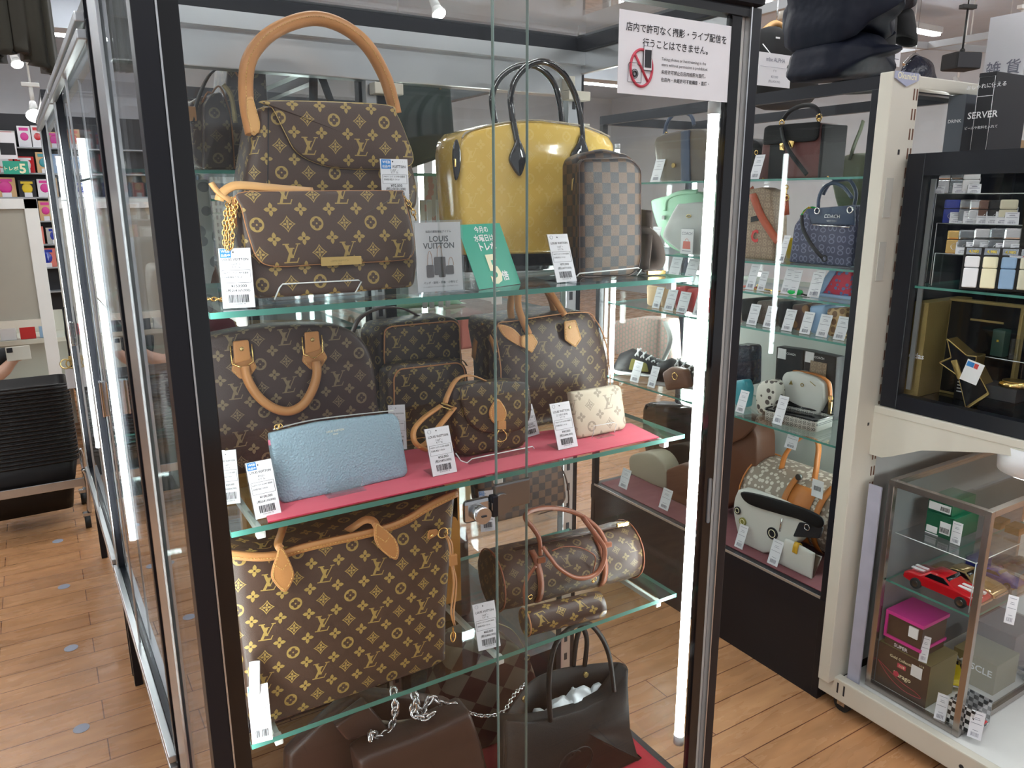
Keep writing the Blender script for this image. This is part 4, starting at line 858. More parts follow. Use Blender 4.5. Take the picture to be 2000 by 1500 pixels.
# small flap bag with a tan strap
F = frame(PZ(960, 886, ZF), .0, -.10); t = thing('mini_flap_bag', 'small dark monogram flap bag with a tan strap and round tan tab', 'shoulder bag', F.translation, 0, rx=-.10)
o_ = smooth_out(XZ(LL(F, [(884, 762), (905, 752), (968, 745), (1020, 744), (1034, 775), (1036, 820), (1025, 872), (960, 884), (905, 889), (892, 850), (885, 800)])), 4)
obj('body', pillow(o_, .0, .045, .003, .008), 'monogram_small', t)
fl = smooth_out(XZ(LL(F, [(902, 760), (930, 748), (1018, 745), (1034, 760), (1036, 810), (1020, 836), (985, 845), (945, 844), (918, 826), (906, 795)], -.008)), 4)
f_ = obj('flap', pillow(fl, -.009, -.001, .003, .002), 'monogram_small', t); obj('piping', edge_tube(fl, -.0065, .0009), 'dark_brown_leather', f_)
tb = leather_tab(t, smooth_out(XZ(LL(F, [(973, 779), (986, 795), (990, 810), (982, 826), (965, 827), (956, 810), (960, 793)], -.014)), 4), -.011, 'tan', .003)
mb = MB(); q = LL(F, [(972, 822), (987, 822), (987, 838), (972, 838)], -.016); mb.prism(XZ(q), -.0185, -.014); obj('tab_loop', mb, 'tan', tb)
mb = MB(); c = LP(F, 979, 850, -.016); mb.tube(spline([c+V(p) for p in ((-.003, 0, .010), (-.010, 0, .0), (-.009, 0, -.008), (0, 0, -.011), (.009, 0, -.008), (.010, 0, 0), (.003, 0, .010))], 5), .0011, 6); obj('closing_ring', mb, 'gold', tb)
st = MB(); st.strap(spline(LL(F, [(948, 744, .015), (918, 733, .012), (892, 741, .006), (876, 768, .0), (869, 788, -.004)]), 6), .010, .0025, up=V((0, 1, 0)))
st.strap(spline(LL(F, [(862, 792, -.004), (826, 818, -.008), (808, 842, -.012), (812, 866, -.016), (836, 880, -.016)]), 6), .010, .0025, up=V((0, 1, .3)))
st.strap(spline(LL(F, [(888, 795, -.002), (860, 830, -.010), (832, 866, -.014), (816, 872, -.014)]), 6), .010, .0025, up=V((.8, 0, .5))); obj('shoulder_strap', st, 'tan', t)
mb = MB(); a, b = LP(F, 862, 787, -.012), LP(F, 884, 795, -.012); mb.tube([a, b], .0016, 6); mb.tube([a+V((0, 0, -.006)), b+V((0, 0, -.006))], .0009, 5); obj('strap_bar', mb, 'brass', t)
mb = MB(); mb.tube(LL(F, [(890, 885, -.03), (900, 900, -.035), (912, 904, -.035), (922, 896, -.035), (1040, 872, -.035), (1043, 876, -.035)]), .0011, 6); s_ = thing('acrylic_stand', 'clear acrylic stand under the small bag with the tan strap', 'stand', F.translation, 0, 'clear stands under the goods'); o = obj('front_lip', mb, 'edge_light', s_, T=M4.Rotation(-.10, 4, 'X')); mb = MB(); mb.box(-.06, .06, -.03, .045, -.0005, .0007); obj('base_sheet', mb, 'acrylic', s_)
# cream embossed wallet
F = frame(PZ(1175, 850, ZF), .0, -.20); t = thing('folded_wallet', 'cream leather folding wallet with an embossed monogram at the right of the red felt', 'wallet', F.translation, 0, rx=-.20)
o_ = rpoly(XZ(LL(F, [(1116, 766), (1206, 751), (1214, 756), (1225, 830), (1219, 839), (1134, 857), (1126, 852)])), [.003, .004, .004, .006, .004, .003, .003])
obj('body', pillow(o_, .0, .018, .002, .004), 'beige_emboss', t)
mb = pillow(rpoly(XZ(LL(F, [(1114, 770), (1119, 768), (1130, 856), (1124, 850)], .008)), .001), .004, .016, 0, .001); obj('inner_leaf', mb, 'dark_brown_leather', t)
mb = MB(); q = LL(F, [(1156, 856), (1160, 842), (1160, 832), (1200, 825), (1204, 828), (1200, 845)], -.006); mb.tube(q, .0007, 5); s_ = thing('acrylic_stand', 'clear acrylic stand holding the cream wallet', 'stand', F.translation, 0, 'clear stands under the goods'); obj('front_lip', mb, 'edge_light', s_, T=M4.Rotation(-.20, 4, 'X')); mb = MB(); mb.box(-.02, .02, -.015, .03, -.0005, .0005); obj('base_sheet', mb, 'acrylic', s_)
# ================================================================ lower shelf
F = frame((.34, 1.03, ZS3), 0); t = thing('large_tote', 'large monogram tote bag with tan leaf shaped handle tabs on the lower shelf', 'tote bag', F.translation)
top = [(440, 1082), (526, 1086), (610, 1065), (730, 1038), (790, 1017), (835, 990), (892, 962)]
q = XZ(LL(F, top + [(882, 1080), (872, 1200), (872, 1290)])) + [(LP(F, 866, 1310).x, .004), (LP(F, 850, 1330).x, .0), (LP(F, 500, 1400).x, .0), (LP(F, 488, 1400).x, .012)] + XZ(LL(F, [(458, 1200)]))
bmm = pillow(rpoly(q, [.003]+[0]*5+[.003, 0, 0, .01, .01, .008, .01, .01, 0]), .0, .10, .008, .006); disp(bmm, .0022, 9, 5); obj('body', bmm, 'monogram_tilt', t)
rim = spline(LL(F, top, -.004), 6); r_ = obj('rim_binding', MB().sweep(rim, [(-.0035, -.006), (.0035, -.006), (.0035, .005), (-.0035, .005)], up=V((0, 0, 1))), 'tan', t); stitchline([p+V((0, -.0045, -.002)) for p in rim], r_)
back = spline(LL(F, [(440, 1074, .06), (560, 1068, .07), (700, 1042, .075), (770, 1012, .08), (806, 978, .085), (822, 963, .085), (880, 954, .05), (893, 961, .0)]), 6)
mb = MB(); mb.grid([[V(p) for p in back], [V((p.x, p.y, p.z-.05)) for p in back]]); obj('lining', mb, 'beige_lining' if mat('beige_lining', (.16, .11, .07), .6) else '', t)
obj('rim_binding', MB().tube(back, .003, 6), 'tan', t)
for pts, stp in (([(545, 1068), (556, 1075), (572, 1110), (574, 1130), (557, 1157), (533, 1135), (531, 1115), (541, 1085)], [(548, 1072, -.010), (543, 1062, -.006), (550, 1040, .02), (556, 1020, .04)]), ([(733, 1020), (748, 1030), (772, 1052), (780, 1075), (774, 1094), (750, 1080), (734, 1060), (731, 1035)], [(736, 1028, -.01), (728, 1017, -.004), (712, 1016, .0), (690, 1030, .01), (660, 1050, .05)])):
    lt = leather_tab(t, smooth_out(XZ(LL(F, pts, -.016)), 4), -.012, 'tan', .004, name='handle_tab')
    cc = LP(F, sum(p[0] for p in pts)/8, sum(p[1] for p in pts)/8-4, -.017); stitchline([cc+V((-.012, 0, .006)), cc+V((0, 0, -.006)), cc+V((.008, 0, .002))], lt)
    obj('handle', MB().strap(spline(LL(F, stp), 6), .011, .003, up=V((1, 0, 0))), 'tan', t)
mb = MB(); c = LP(F, 844, 1044, -.012); mb.prism(rpoly([(c.x-.008, c.z-.007), (c.x+.008, c.z-.002), (c.x+.010, c.z+.007), (c.x-.006, c.z+.008)], .004), -.014, -.010); ct = obj('clasp_tab', mb, 'tan', t)
mb = MB(); mb.sphere(c+V((-.002, -.003, 0)), .0028, 6); mb.ring(LP(F, 865, 1041, -.012), .0085, .0012); obj('clasp_ring', mb, 'gold', ct)
mb = MB()
for dx in (0, 5): mb.strap(spline(LL(F, [(868, 1041, -.012), (882-dx, 1062, -.012), (884-dx/2, 1100, -.012), (891-dx, 1140, -.012), (886-dx, 1195, -.012), (888, 1222, -.012)]), 6), .0028, .0018, up=V((1, 0, 0)))
c = LP(F, 885, 1094, -.013); mb.box(c.x-.0065, c.x+.0065, -.016, -.010, c.z-.009, c.z+.009, .001); obj('side_lace', mb, 'tan', ct)
mb = MB(); c = LP(F, 885, 1244, -.012); mb.ring(c, .0045, .0012, .009); mb.box(c.x-.001, c.x+.001, -.013, -.011, c.z, c.z+.018); obj('snap_hook', mb, 'gold', ct)
# orange shopping box behind
a = PZ(911, 1181, ZS3); t_ = MB(); t_.box(.235, a.x, a.y+.02, a.y+.07, ZS3, .985, .0015); 
o = tag(obj('orange_box', t_, 'orange_box'), 'flat orange card box standing behind the large monogram tote', 'box')
# barrel bag with its small pouch
A, Bp = PZ(958, 1130, ZS3+.063), PZ(1226, 1068, ZS3+.063); ax = (Bp-A); L = ax.length; rz = atan2(ax.y, ax.x); F = frame((A+Bp)/2-V((0, 0, .063)), rz)
t = thing('barrel_bag', 'monogram barrel bag with russet handles lying on the lower shelf, its small pouch tied on', 'handbag', F.translation, rz); R0 = .062
def barrel(L, R, zc, flat=.06, n=28, xo=0., yo=0.):
    mb = MB(); rows, uv = [], []
    for k in range(13):
        x = -L/2 + L*k/12; s = 1 - (.04 if k in (0, 12) else 0)
        rows.append([(x+xo, R*s*cos(2*pi*i/n)+yo, zc+R*s*(1-flat)*sin(2*pi*i/n)) for i in range(n)]); uv.append([(x, R*2*pi*i/n) for i in range(n+1)])
    mb.grid(rows, True, uv, cap=(True, True)); return mb
mb = barrel(L, R0, .0595); disp(mb, .002, 20, 2); obj('body', mb, 'monogram_flip', t)
for s in (-1, 1): obj('piping', MB().tube([(s*L/2*.985, R0*cos(2*pi*i/24), .0595+R0*.95*sin(2*pi*i/24)) for i in range(24)], .0015, 6, True), 'russet', t)
mb = MB(); mb.strap([(-L*.36, -.012, .1195), (0, -.012, .1205), (L*.42, -.012, .1195)], .010, .001, up=V((0, 1, 0))); obj('zip', mb, 'dark_brown_leather', t)
mb = MB(); mb.box(L*.38, L*.47, -.016, -.010, .118, .126, .001); obj('zip_pull', mb, 'gold', t)
for xx in (1056, 1181):
    for z_ in (0,):
        c = LP(F, xx, 1120, -R0); mb = MB(); mb.strap([(c.x, -(R0+.002)*cos(a_), .0595+(R0*.94+.002)*sin(a_)) for a_ in [(-40+q_*12)*pi/180 for q_ in range(10)]], .012, .0025, up=V((1, 0, 0))); obj('handle_band', mb, 'russet', t)
for pts in ([(1056, 1085, -.066), (1053, 1052, -.062), (1040, 1030, -.055), (1026, 1012, -.05), (1034, 999, -.045), (1065, 992, -.03), (1106, 996, -.02), (1140, 1010, -.03), (1170, 1035, -.05), (1184, 1062, -.065)], [(1060, 1068, -.070), (1072, 1085, -.080), (1090, 1108, -.090), (1118, 1126, -.095), (1142, 1129, -.095), (1165, 1120, -.090), (1178, 1098, -.085), (1180, 1070, -.078), (1160, 1040, -.060), (1138, 1010, -.04)]):
    obj('handle', MB().tube(spline(LL(F, pts), 8), .0048, 8, flat=.6), 'russet', t)
for xx, yy in ((1057, 1094), (1187, 1064)):
    c = LP(F, xx, yy, -.068); mb = MB(); mb.box(c.x-.008, c.x+.008, c.y-.003, c.y+.003, c.z-.005, c.z+.005, .001); obj('handle_keeper', mb, 'russet', t)
obj('pocket_piping', MB().tube(spline(LL(F, [(1078, 1076, -.064), (1100, 1068, -.064), (1130, 1069, -.064), (1152, 1078, -.064), (1163, 1090, -.064), (1158, 1118, -.064)]), 5), .0013, 5), 'russet', t)
a, b = PZ(1024, 1216, ZS3+.024), PZ(1172, 1180, ZS3+.024); a = F.inverted() @ a; b = F.inverted() @ b; cx2 = (a+b)/2; L2 = (b-a).length
mb = MB(); mb.T = M4.Translation((cx2.x, cx2.y, 0)) @ M4.Rotation(atan2(b.y-a.y, b.x-a.x), 4, 'Z'); b2 = barrel(L2, .0255, .0245, .03, 20)
for q in b2.bm.verts: q.co = mb.T @ q.co
po = obj('small_pouch', b2, 'monogram_tilt', t)
mb.tube([(-L2/2*.98, .0255*cos(2*pi*i/18), .0245+.0245*sin(2*pi*i/18)) for i in range(18)], .0013, 5, True); mb.T = M4.Identity(4); obj('piping', mb, 'piping_tan', po)
obj('pouch_strap', MB().strap(spline(LL(F, [(1026, 1182, -.085), (1024, 1150, -.085), (1030, 1130, -.08), (1046, 1105, -.075)]), 6), .006, .0022, up=V((1, 0, 0))), 'russet', po)
mb = MB(); mb.ring(LP(F, 1161, 1131, -.09), .004, .001); mb.sphere(LP(F, 1158, 1136, -.09), .003, 6); mb.ring(LP(F, 1036, 1166, -.09), .004, .001); obj('pouch_ring', mb, 'gold', po)
# checked pochette on a clear riser behind
RZ = .80
t = thing('acrylic_riser', 'clear acrylic box riser at the back of the lower shelf', 'stand', (.76, 1.30, ZS3), 0, 'clear stands under the goods'); mb = MB(); mb.box(-.13, .13, -.06, .055, RZ-ZS3-.012, RZ-ZS3-.008); mb.box(-.13, -.127, -.06, .055, 0, RZ-ZS3-.012); mb.box(.127, .13, -.06, .055, 0, RZ-ZS3-.012); obj('sheet', mb, 'acrylic', t)
RZ -= .008
F = frame((.72, 1.28, RZ), 0); t = thing('checked_pochette', 'brown checked pochette with a thin cord strap behind the door lock', 'purse', F.translation)
o_ = rpoly(XZ(LL(F, [(926, 900), (1090, 890), (1104, 930), (1108, 975), (1098, 990), (1050, 1004)])) + [(LP(F, 940, 1020).x, 0)], .01); obj('body', pillow(o_, 0, .035, .002, .006), 'damier_dim', t)
obj('cord_strap', MB().tube(spline(LL(F, [(1092, 905, .01), (1104, 930, .0), (1110, 960, -.004), (1108, 990, -.006), (1085, 1008, -.008), (1050, 1010, -.01)]), 6), .0018, 6), 'dark_brown_leather', t)
# ================================================================ showcase floor
mb = MB(); mb.grid([[(x_*.01+.16+.85*i/30., 1.0+.36*j/12., ZS4+.002+.0035*(1+sin(i*.9+j*1.3))*(1 if 0 < i < 30 else .2)) for i in range(31)] for j, x_ in ((j, 0) for j in range(13))]); o = obj('red_cloth', mb, 'red_cloth'); so = o.modifiers.new('thickness', 'SOLIDIFY'); so.thickness = .0015
tag(o, 'deep red cloth lining the floor of the main showcase', 'cloth')
ZD = ZS4+.009
F = frame((.42, 1.10, ZD), .0); t = thing('chain_shoulder_bag', 'dark brown leather shoulder bag with a chunky silver chain at the bottom left', 'shoulder bag', F.translation)
q = XZ(LL(F, [(690, 1470), (712, 1455), (800, 1425), (906, 1374), (930, 1440), (948, 1520)])) + [(LP(F, 960, 1560).x, .0), (-.03, 0), (-.045, .03)]
mb = pillow(rpoly(q, .006), -.03, .03, .004, .01); disp(mb, .002, 14, 8); obj('body', mb, 'dark_brown_leather', t)
q = XZ(LL(F, [(560, 1480), (640, 1400), (700, 1352), (790, 1360), (880, 1372), (905, 1385), (910, 1500), (560, 1560)], .07)); mb = pillow(rpoly(q, .006), .07, .10, .004, .008); disp(mb, .003, 12, 4); obj('back_panel', mb, 'dark_brown_leather', t)
q = LL(F, [(640, 1395, .06), (700, 1350, .06), (770, 1440, .0), (690, 1468, -.01)]); mb = pillow(rpoly(XZ(q), .003), .02, .045, .001, .004); obj('side_fold', mb, 'dark_brown_leather', t)
obj('lining', MB().strap(LL(F, [(700, 1402, .03), (760, 1412, .03), (830, 1404, .03)]), .006, .002), 'beige_leather', t)
for pts in ([(768, 1345, .03), (772, 1385, .02), (765, 1420, .02), (742, 1440, .01), (722, 1430, .0), (724, 1452, -.01)], [(806, 1352, .03), (815, 1370, .02), (822, 1400, .02), (835, 1372, .02), (848, 1360, .02), (868, 1380, .02), (898, 1372, .0)], [(810, 1365, .01), (806, 1392, .01), (822, 1405, .0), (850, 1392, .0)]): chain(t, spline(LL(F, pts), 5), .0095, .0026, 'silver', st=1.25)
chain(t, spline(LL(F, [(915, 1391, .0), (940, 1398, .0), (970, 1396, .0), (988, 1385, .0), (1005, 1355, .02), (1028, 1335, .04)]), 5), .005, .0014, 'silver')
F = frame((.78, 1.06, ZD), .0); t = thing('black_tote', 'black grained leather open tote stuffed with white tissue at the bottom right', 'tote bag', F.translation)
top = [(986, 1409), (1030, 1411), (1082, 1403), (1139, 1387), (1197, 1355), (1226, 1308)]
q = XZ(LL(F, top + [(1232, 1424), (1249, 1488)])) + [(LP(F, 1255, 1495).x, .0), (LP(F, 990, 1560).x, .0)]
mb = pillow(rpoly(q, 0), .0, .03, .006, .004); obj('front_panel', mb, 'black_leather', t)
bk = [(986, 1409, .0), (992, 1388, .04), (1037, 1330, .09), (1088, 1307, .10), (1152, 1297, .10), (1200, 1293, .09), (1220, 1297, .06), (1227, 1308, .0)]
bp_ = spline(LL(F, bk), 5); mb = MB(); mb.grid([bp_, [V((p.x, p.y, p.z-.06)) for p in bp_], [V((p.x, max(p.y, .02), .004)) for p in bp_]]); o = obj('back_panel', mb, 'black_leather', t); so = o.modifiers.new('thickness', 'SOLIDIFY'); so.thickness = .004
for b in ([(1075, 1408, -.004), (1072, 1330, -.004), (1083, 1264, .0), (1112, 1228, .01), (1146, 1217, .01), (1172, 1240, .008), (1190, 1282, .004), (1199, 1350, -.003)], [(1120, 1300, .095), (1126, 1250, .09), (1136, 1225, .085), (1146, 1250, .09), (1142, 1300, .095)]): obj('handle', MB().tube(spline(LL(F, b), 8), .0052, 10), 'black_leather', t)
for u_, v_ in ((1142, 1316), (1023, 1364)): c = LP(F, u_, v_, .085 if u_ > 1100 else .05); mb = MB(); mb.cyl(c.x, c.z, c.y-.006, c.y, .006, 16, ax='y'); obj('snap_button', mb, 'gold', t)
mb = MB()
for u_, v_, r_ in ((1060, 1395, .022), (1100, 1375, .028), (1128, 1360, .030), (1170, 1345, .022), (1150, 1375, .02), (1085, 1390, .02)): c = LP(F, u_, v_, .045); mb.sphere(c+V((0, 0, -.012)), r_, 14, (1.1, .9, .9))
disp(mb, .010, 38, 1); disp(mb, .005, 90, 2); o = obj('tissue_paper', mb, 'tissue'); o.matrix_world = F; tag(o, 'crumpled white tissue paper stuffed inside the black tote', 'tissue paper')
mb = MB(); c = LP(F, 1125, 1485, -.008)
for s in (-1, 1): mb.tube([(c.x+s*.011+.030*cos(a_)*1.0, -.0085, c.z-.005+.030*sin(a_)) for a_ in [(45+q_*15)*pi/180 + (0 if s < 0 else pi) for q_ in range(19)]], .0016, 5)
obj('embossed_logo', mb, 'black_leather', t)
# dark patterned bag behind it
F = frame((.60, 1.27, ZD), .0); t = thing('maroon_handbag', 'dark maroon patterned handbag behind the black tote', 'handbag', F.translation)
pattern_mat('maroon_tri', 'check', (.05, .012, .014), (.16, .13, .10), .05, .4, rot=.6)
q = smooth_out(XZ(LL(F, [(870, 1300), (900, 1262), (960, 1245), (1010, 1262), (1045, 1310)])) + [(LP(F, 1050, 1400).x, .0), (LP(F, 870, 1400).x, .0)], 4); obj('body', pillow(q, 0, .08, .004, .01), 'maroon_tri', t)
mb = MB(); mb.strap(spline(LL(F, [(965, 1215, .03), (1000, 1230, .02), (1022, 1262, .0), (1028, 1280, -.002)]), 6), .004, .001, up=V((0, 1, 0))); mb.ring(LP(F, 1030, 1285, -.006), .006, .0014); obj('zip', mb, 'zip_gold', t)
# ================================================================ right showcase contents (faces the aisle, -x)
pattern_mat('navy_print', 'cc', (.055, .060, .11), (.16, .17, .26), .030, .4, bump=.3)
pattern_mat('tan_print', 'cc', (.26, .18, .12), (.38, .28, .19), .022, .4, bump=.3)
pattern_mat('beige_print', 'blob', (.30, .24, .19), (.66, .60, .52), .016, .5, bump=.3)
pattern_mat('mono_print', 'cc', (.62, .62, .58), (.04, .04, .045), .014, .45, bump=.2)
pattern_mat('cream_print', 'blob', (.70, .68, .60), (.10, .08, .07), .020, .5, bump=.2)
pattern_mat('scarf_print', 'blob', (.55, .05, .09), (.12, .18, .40), .012, .6, bump=0)
pattern_mat('pink_print', 'ova', (.40, .37, .32), (.60, .38, .34), .020, .6, bump=0)
mat('satin_blue', (.30, .46, .68), .4); mat('burgundy', (.22, .015, .03), .4); mat('red_leather', (.55, .03, .03), .35); mat('light_tan', (.62, .40, .20), .45)
mat('teal', (.05, .30, .36), .3); mat('charcoal', (.022, .022, .026), .5, spec=.3); mat('dark_crinkle', (.015, .02, .04), .25, bump=-.8, bscale=40, bdist=.01); mat('green_gem', (.02, .55, .12), .2); mat('coral', (.65, .18, .14), .4)
pattern_mat('floral_print', 'blob', (.09, .05, .045), (.24, .12, .05), .03, .4, bump=0)
RZ90 = -pi/2
def snap(q, lo=True, eps=.012):
    zm = min(p[1] for p in q); return [(p[0], 0. if p[1] < zm+eps and lo else max(0., p[1])) for p in q]
def Fx(u, v, x, z, dz=0.): p = PX(u, v, x); p.z = z; return frame(p, RZ90+dz)
def slab(name, label, cat, pts, x, z, d, m, r=.008, bulge=.004, part='body', group=None, dz=0., dsp=0., lo=True, edge=.006, sm=False):
    u = sum(p[0] for p in pts)/len(pts); v = max(p[1] for p in pts)
    F = Fx(u, v, x, z, dz); t = thing(name, label, cat, F.translation, RZ90+dz, group)
    q = XZ(LL(F, pts)); q = snap(q, lo); q = smooth_out(q, 4) if sm else rpoly(q, r)
    if sm: q = [(a, max(b, 0)) for a, b in q]
    mb = pillow(q, 0, d, bulge, edge)
    if dsp:
        disp(mb, dsp, 14, u)
        for w_ in mb.bm.verts: w_.co.z = max(w_.co.z, 0)
    obj(part, mb, m, t); return t, F
def rhandle(t, F, pts, r, m, name='handle', flat=1.): return obj(name, MB().tube(spline(LL(F, pts), 7), r, 8, flat=flat), m, t)
def rtag(u0, v0, u1, v1, ut, vt, x, z, label, **k):
    a, b = PX(u0, v0, x), PX(u1, v1, x); return price_tag((u0, v0), (u1, v1), (ut, vt), z, label, simple=True, holder=False, **k) if False else _rtag(a, b, ut, vt, x, z, label)
def _rtag(a, b, ut, vt, x, z, label, rz=RZ90, grp='price tags in the right showcase', wmax=.05, hmax=.09, lean=-.30):
    c = (a+b)/2; c.z = z; w_ = min((b-a).length, wmax); F = frame(c, rz, lean); h = max(.015, min(LP(F, ut, vt).z, hmax))
    t = thing('price_tag', label, 'price tag', c+V((0, 0, .0006)), rz, grp, lean)
    mb = MB(); mb.box(-w_/2, w_/2, 0, .0007, 0, h); obj('card', mb, 'paper', t)
    mb = MB()
    for zz, ww in ((.90, .7), (.76, .35), (.70, .45), (.55, .8), (.30, .4)): mb.box(-ww/2*w_, ww/2*w_, -.0004, 0, zz*h-.0005, zz*h+.0005)
    x_ = -.28*w_
    while x_ < .28*w_: wv = rnd.choice((.0006, .001)); mb.box(x_, x_+wv, -.0004, 0, .08*h, .22*h); x_ += wv+rnd.choice((.0007, .0014))
    obj('printing', mb, 'ink_grey', t); return t
# --- top shelf
Z = 1.502
t, F = slab('leather_satchel', 'black and oxblood top handle satchel on the top shelf of the right showcase', 'handbag', [(1490, 262), (1500, 246), (1596, 238), (1602, 246), (1604, 320), (1602, 343), (1480, 343), (1486, 300)], 1.90, Z, .095, 'oxblood' if mat('oxblood', (.10, .025, .022), .38, bump=.2) else '', .01)
q = XZ(LL(F, [(1492, 250), (1500, 245), (1600, 237), (1596, 268), (1590, 275), (1489, 283)], -.012)); f_ = obj('flap', pillow(rpoly(q, .006), -.012, -.003, .002, .002), 'black_leather', t)
q = XZ(LL(F, [(1504, 283), (1534, 281), (1528, 342), (1500, 342)], -.005)); obj('front_strap', pillow(snap(q), -.006, -.001, .001, .001), 'black_leather', t)
c = LP(F, 1603, 300).x; mb = MB(); mb.box(c-.004, c+.006, -.002, .101, .0, LP(F, 1600, 244).z+.002, .004); obj('side_gusset', mb, 'black_leather', t)
rhandle(t, F, [(1528, 236, .03), (1542, 218, .03), (1562, 208, .03), (1584, 206, .03), (1598, 216, .03), (1600, 232, .03)], .0065, 'black_leather')
for u_, v_ in ((1527, 240), (1600, 229)): mb = MB(); c = LP(F, u_, v_, .02); mb.ring(c, .008, .0022); mb.ring(c+V((0, 0, -.008)), .005, .002); obj('handle_ring', mb, 'gold', t)
for pts in ([(1523, 280), (1531, 278), (1532, 294), (1523, 293)], [(1539, 274), (1552, 276), (1548, 289), (1543, 287)]): q = XZ(LL(F, pts, -.016)); obj('clasp', pillow(rpoly(q, .002), -.018, -.012, .001, .001), 'gold', t)
mb = MB(); mb.strap(spline(LL(F, [(1526, 248, -.02), (1532, 275, -.024), (1546, 302, -.024), (1566, 328, -.022), (1576, 341, -.02)]), 6), .012, .003, up=V((1, 0, .2))); obj('shoulder_strap', mb, 'black_leather', t)
for u_ in (1492, 1508, 1602, 1618): mb = MB(); c = LP(F, u_, 342, .004); mb.sphere((c.x, .002, .003), .003, 6); obj('foot_stud', mb, 'gold', t)
t, F = slab('round_handbag', 'small black round handbag half hidden behind the frame, left of the satchel', 'handbag', [(1466, 270), (1480, 276), (1488, 295), (1490, 315), (1486, 343), (1450, 343), (1450, 270)], 1.97, Z, .08, 'black_leather', .02)
mb = MB(); mb.ring(LP(F, 1477, 298, -.006), .006, .0016); obj('ring', mb, 'gold', t)
rtag(1464, 342, 1482, 345, 1478, 303, 1.86, Z, 'white price tag left of the black and oxblood satchel')
t, F = slab('top_handle_bag', 'brown handbag with a navy centre stripe, seen through the main showcase', 'handbag', [(1277, 290), (1279, 272), (1295, 262), (1349, 252), (1380, 258), (1384, 300), (1378, 349), (1292, 349), (1280, 310)], 1.90, Z, .11, 'taupe' if mat('taupe', (.10, .075, .055), .4, bump=.2) else '', .01, sm=True)
q = XZ(LL(F, [(1330, 256), (1346, 254), (1348, 345), (1331, 347)], -.006)); obj('stripe', pillow(snap(q), -.008, -.001, .001, .001), 'navy_stripe' if mat('navy_stripe', (.03, .05, .10), .4) else '', t)
rhandle(t, F, [(1298, 262, .04), (1303, 240, .04), (1316, 224, .04), (1334, 219, .04), (1350, 227, .04), (1356, 245, .04)], .0065, 'navy_stripe')
mb = MB(); c = LP(F, 1315, 323, -.01); mb.cyl(c.x, c.z, -.012, -.004, .008, 12, ax='y'); mb.ring(LP(F, 1301, 262, .03), .007, .0018); obj('gold_lock', mb, 'gold', t)
rtag(1270, 348, 1288, 350, 1283, 312, 1.87, Z, 'white price tag left of the brown bag with the navy stripe')
# --- olive bag hanging low at right
Z = 1.262
t, F = slab('olive_round_bag', 'olive green round leather bag at the back right of the showcase', 'handbag', [(1622, 330), (1640, 308), (1672, 299), (1700, 305), (1706, 350), (1700, 420), (1650, 420), (1632, 395)], 2.15, Z, .07, 'olive_leather', .02, sm=True, lo=False)
rhandle(t, F, [(1660, 312, .0), (1668, 285, .0), (1680, 255, .01), (1686, 236, .02)], .008, 'olive_leather', 'shoulder_strap', .4)
t, F = slab('bucket_bag', 'tan printed bucket bag with a russet strap on the second shelf', 'handbag', [(1450, 372), (1490, 366), (1504, 372), (1512, 430), (1512, 500), (1450, 497)], 1.89, Z, .06, 'tan_print', .008, dsp=.002)
mb = MB(); mb.strap(spline(LL(F, [(1465, 368, .03), (1472, 385, -.008), (1486, 420, -.010), (1504, 450, -.010), (1520, 472, -.010)]), 6), .022, .003, up=V((1, 0, .3))); obj('shoulder_strap', mb, 'russet_bright' if mat('russet_bright', (.38, .07, .025), .4) else '', t)
mb = MB(); mb.text('C', .050, LP(F, 1474, 460, -.007).x, LP(F, 1474, 472, -.007).z, -.0075, bold=.04, w=.8); obj('letter_patch', mb, 'red_leather', t)
q = XZ(LL(F, [(1466, 424), (1482, 420), (1484, 430), (1466, 434)], -.007)); obj('name_patch', pillow(q, -.0075, -.004, .0, .001), 'charcoal', t)
mb = MB(); c = LP(F, 1536, 366, -.004); mb.tube([c, c+V((0, 0, -.03))], .003, 6); mb.ring(c, .006, .0018); mb.ring(c+V((.004, 0, -.03)), .007, .002); obj('strap_hook', mb, 'gold', t)
mb = MB(); mb.strap(LL(F, [(1534, 380, .0), (1536, 420, .0)]), .018, .004, up=V((1, 0, 0))); obj('strap_end', mb, 'russet_bright', t)
t, F = slab('navy_satchel', 'navy printed satchel with two handles on the second shelf of the right showcase', 'handbag', [(1573, 408), (1668, 400), (1668, 460), (1660, 516), (1625, 512), (1540, 504), (1550, 440)], 1.89, Z, .10, 'navy_print', .008)
q = XZ(LL(F, [(1574, 408), (1668, 401), (1668, 440), (1582, 437)], -.008)); obj('front_panel', pillow(q, -.007, -.001, .001, .002), 'navy_stripe', t)
mb = MB(); mb.tube(LL(F, [(1588, 439, -.010), (1660, 444, -.010)]), .0022, 6); obj('zip', mb, 'silver', t)
mb = MB(); c = LP(F, 1624, 426, -.011); mb.text('COACH', .014, c.x, c.z, -.0095, bold=.01); mb.text('NEW YORK', .006, c.x, c.z-.010, -.0095); obj('stamp', mb, 'silver', t)
rhandle(t, F, [(1598, 410, -.006), (1600, 385, .0), (1610, 366, .01), (1628, 358, .01), (1648, 366, .01), (1664, 386, .0)], .005, 'navy_stripe'); rhandle(t, F, [(1668, 402, .05), (1672, 376, .05), (1660, 353, .05), (1640, 352, .05), (1620, 360, .05), (1608, 380, .05)], .005, 'navy_stripe')
for u_, v_ in ((1596, 412), (1660, 410)): mb = MB(); mb.ring(LP(F, u_, v_, -.012), .008, .002); obj('handle_ring', mb, 'silver', t)
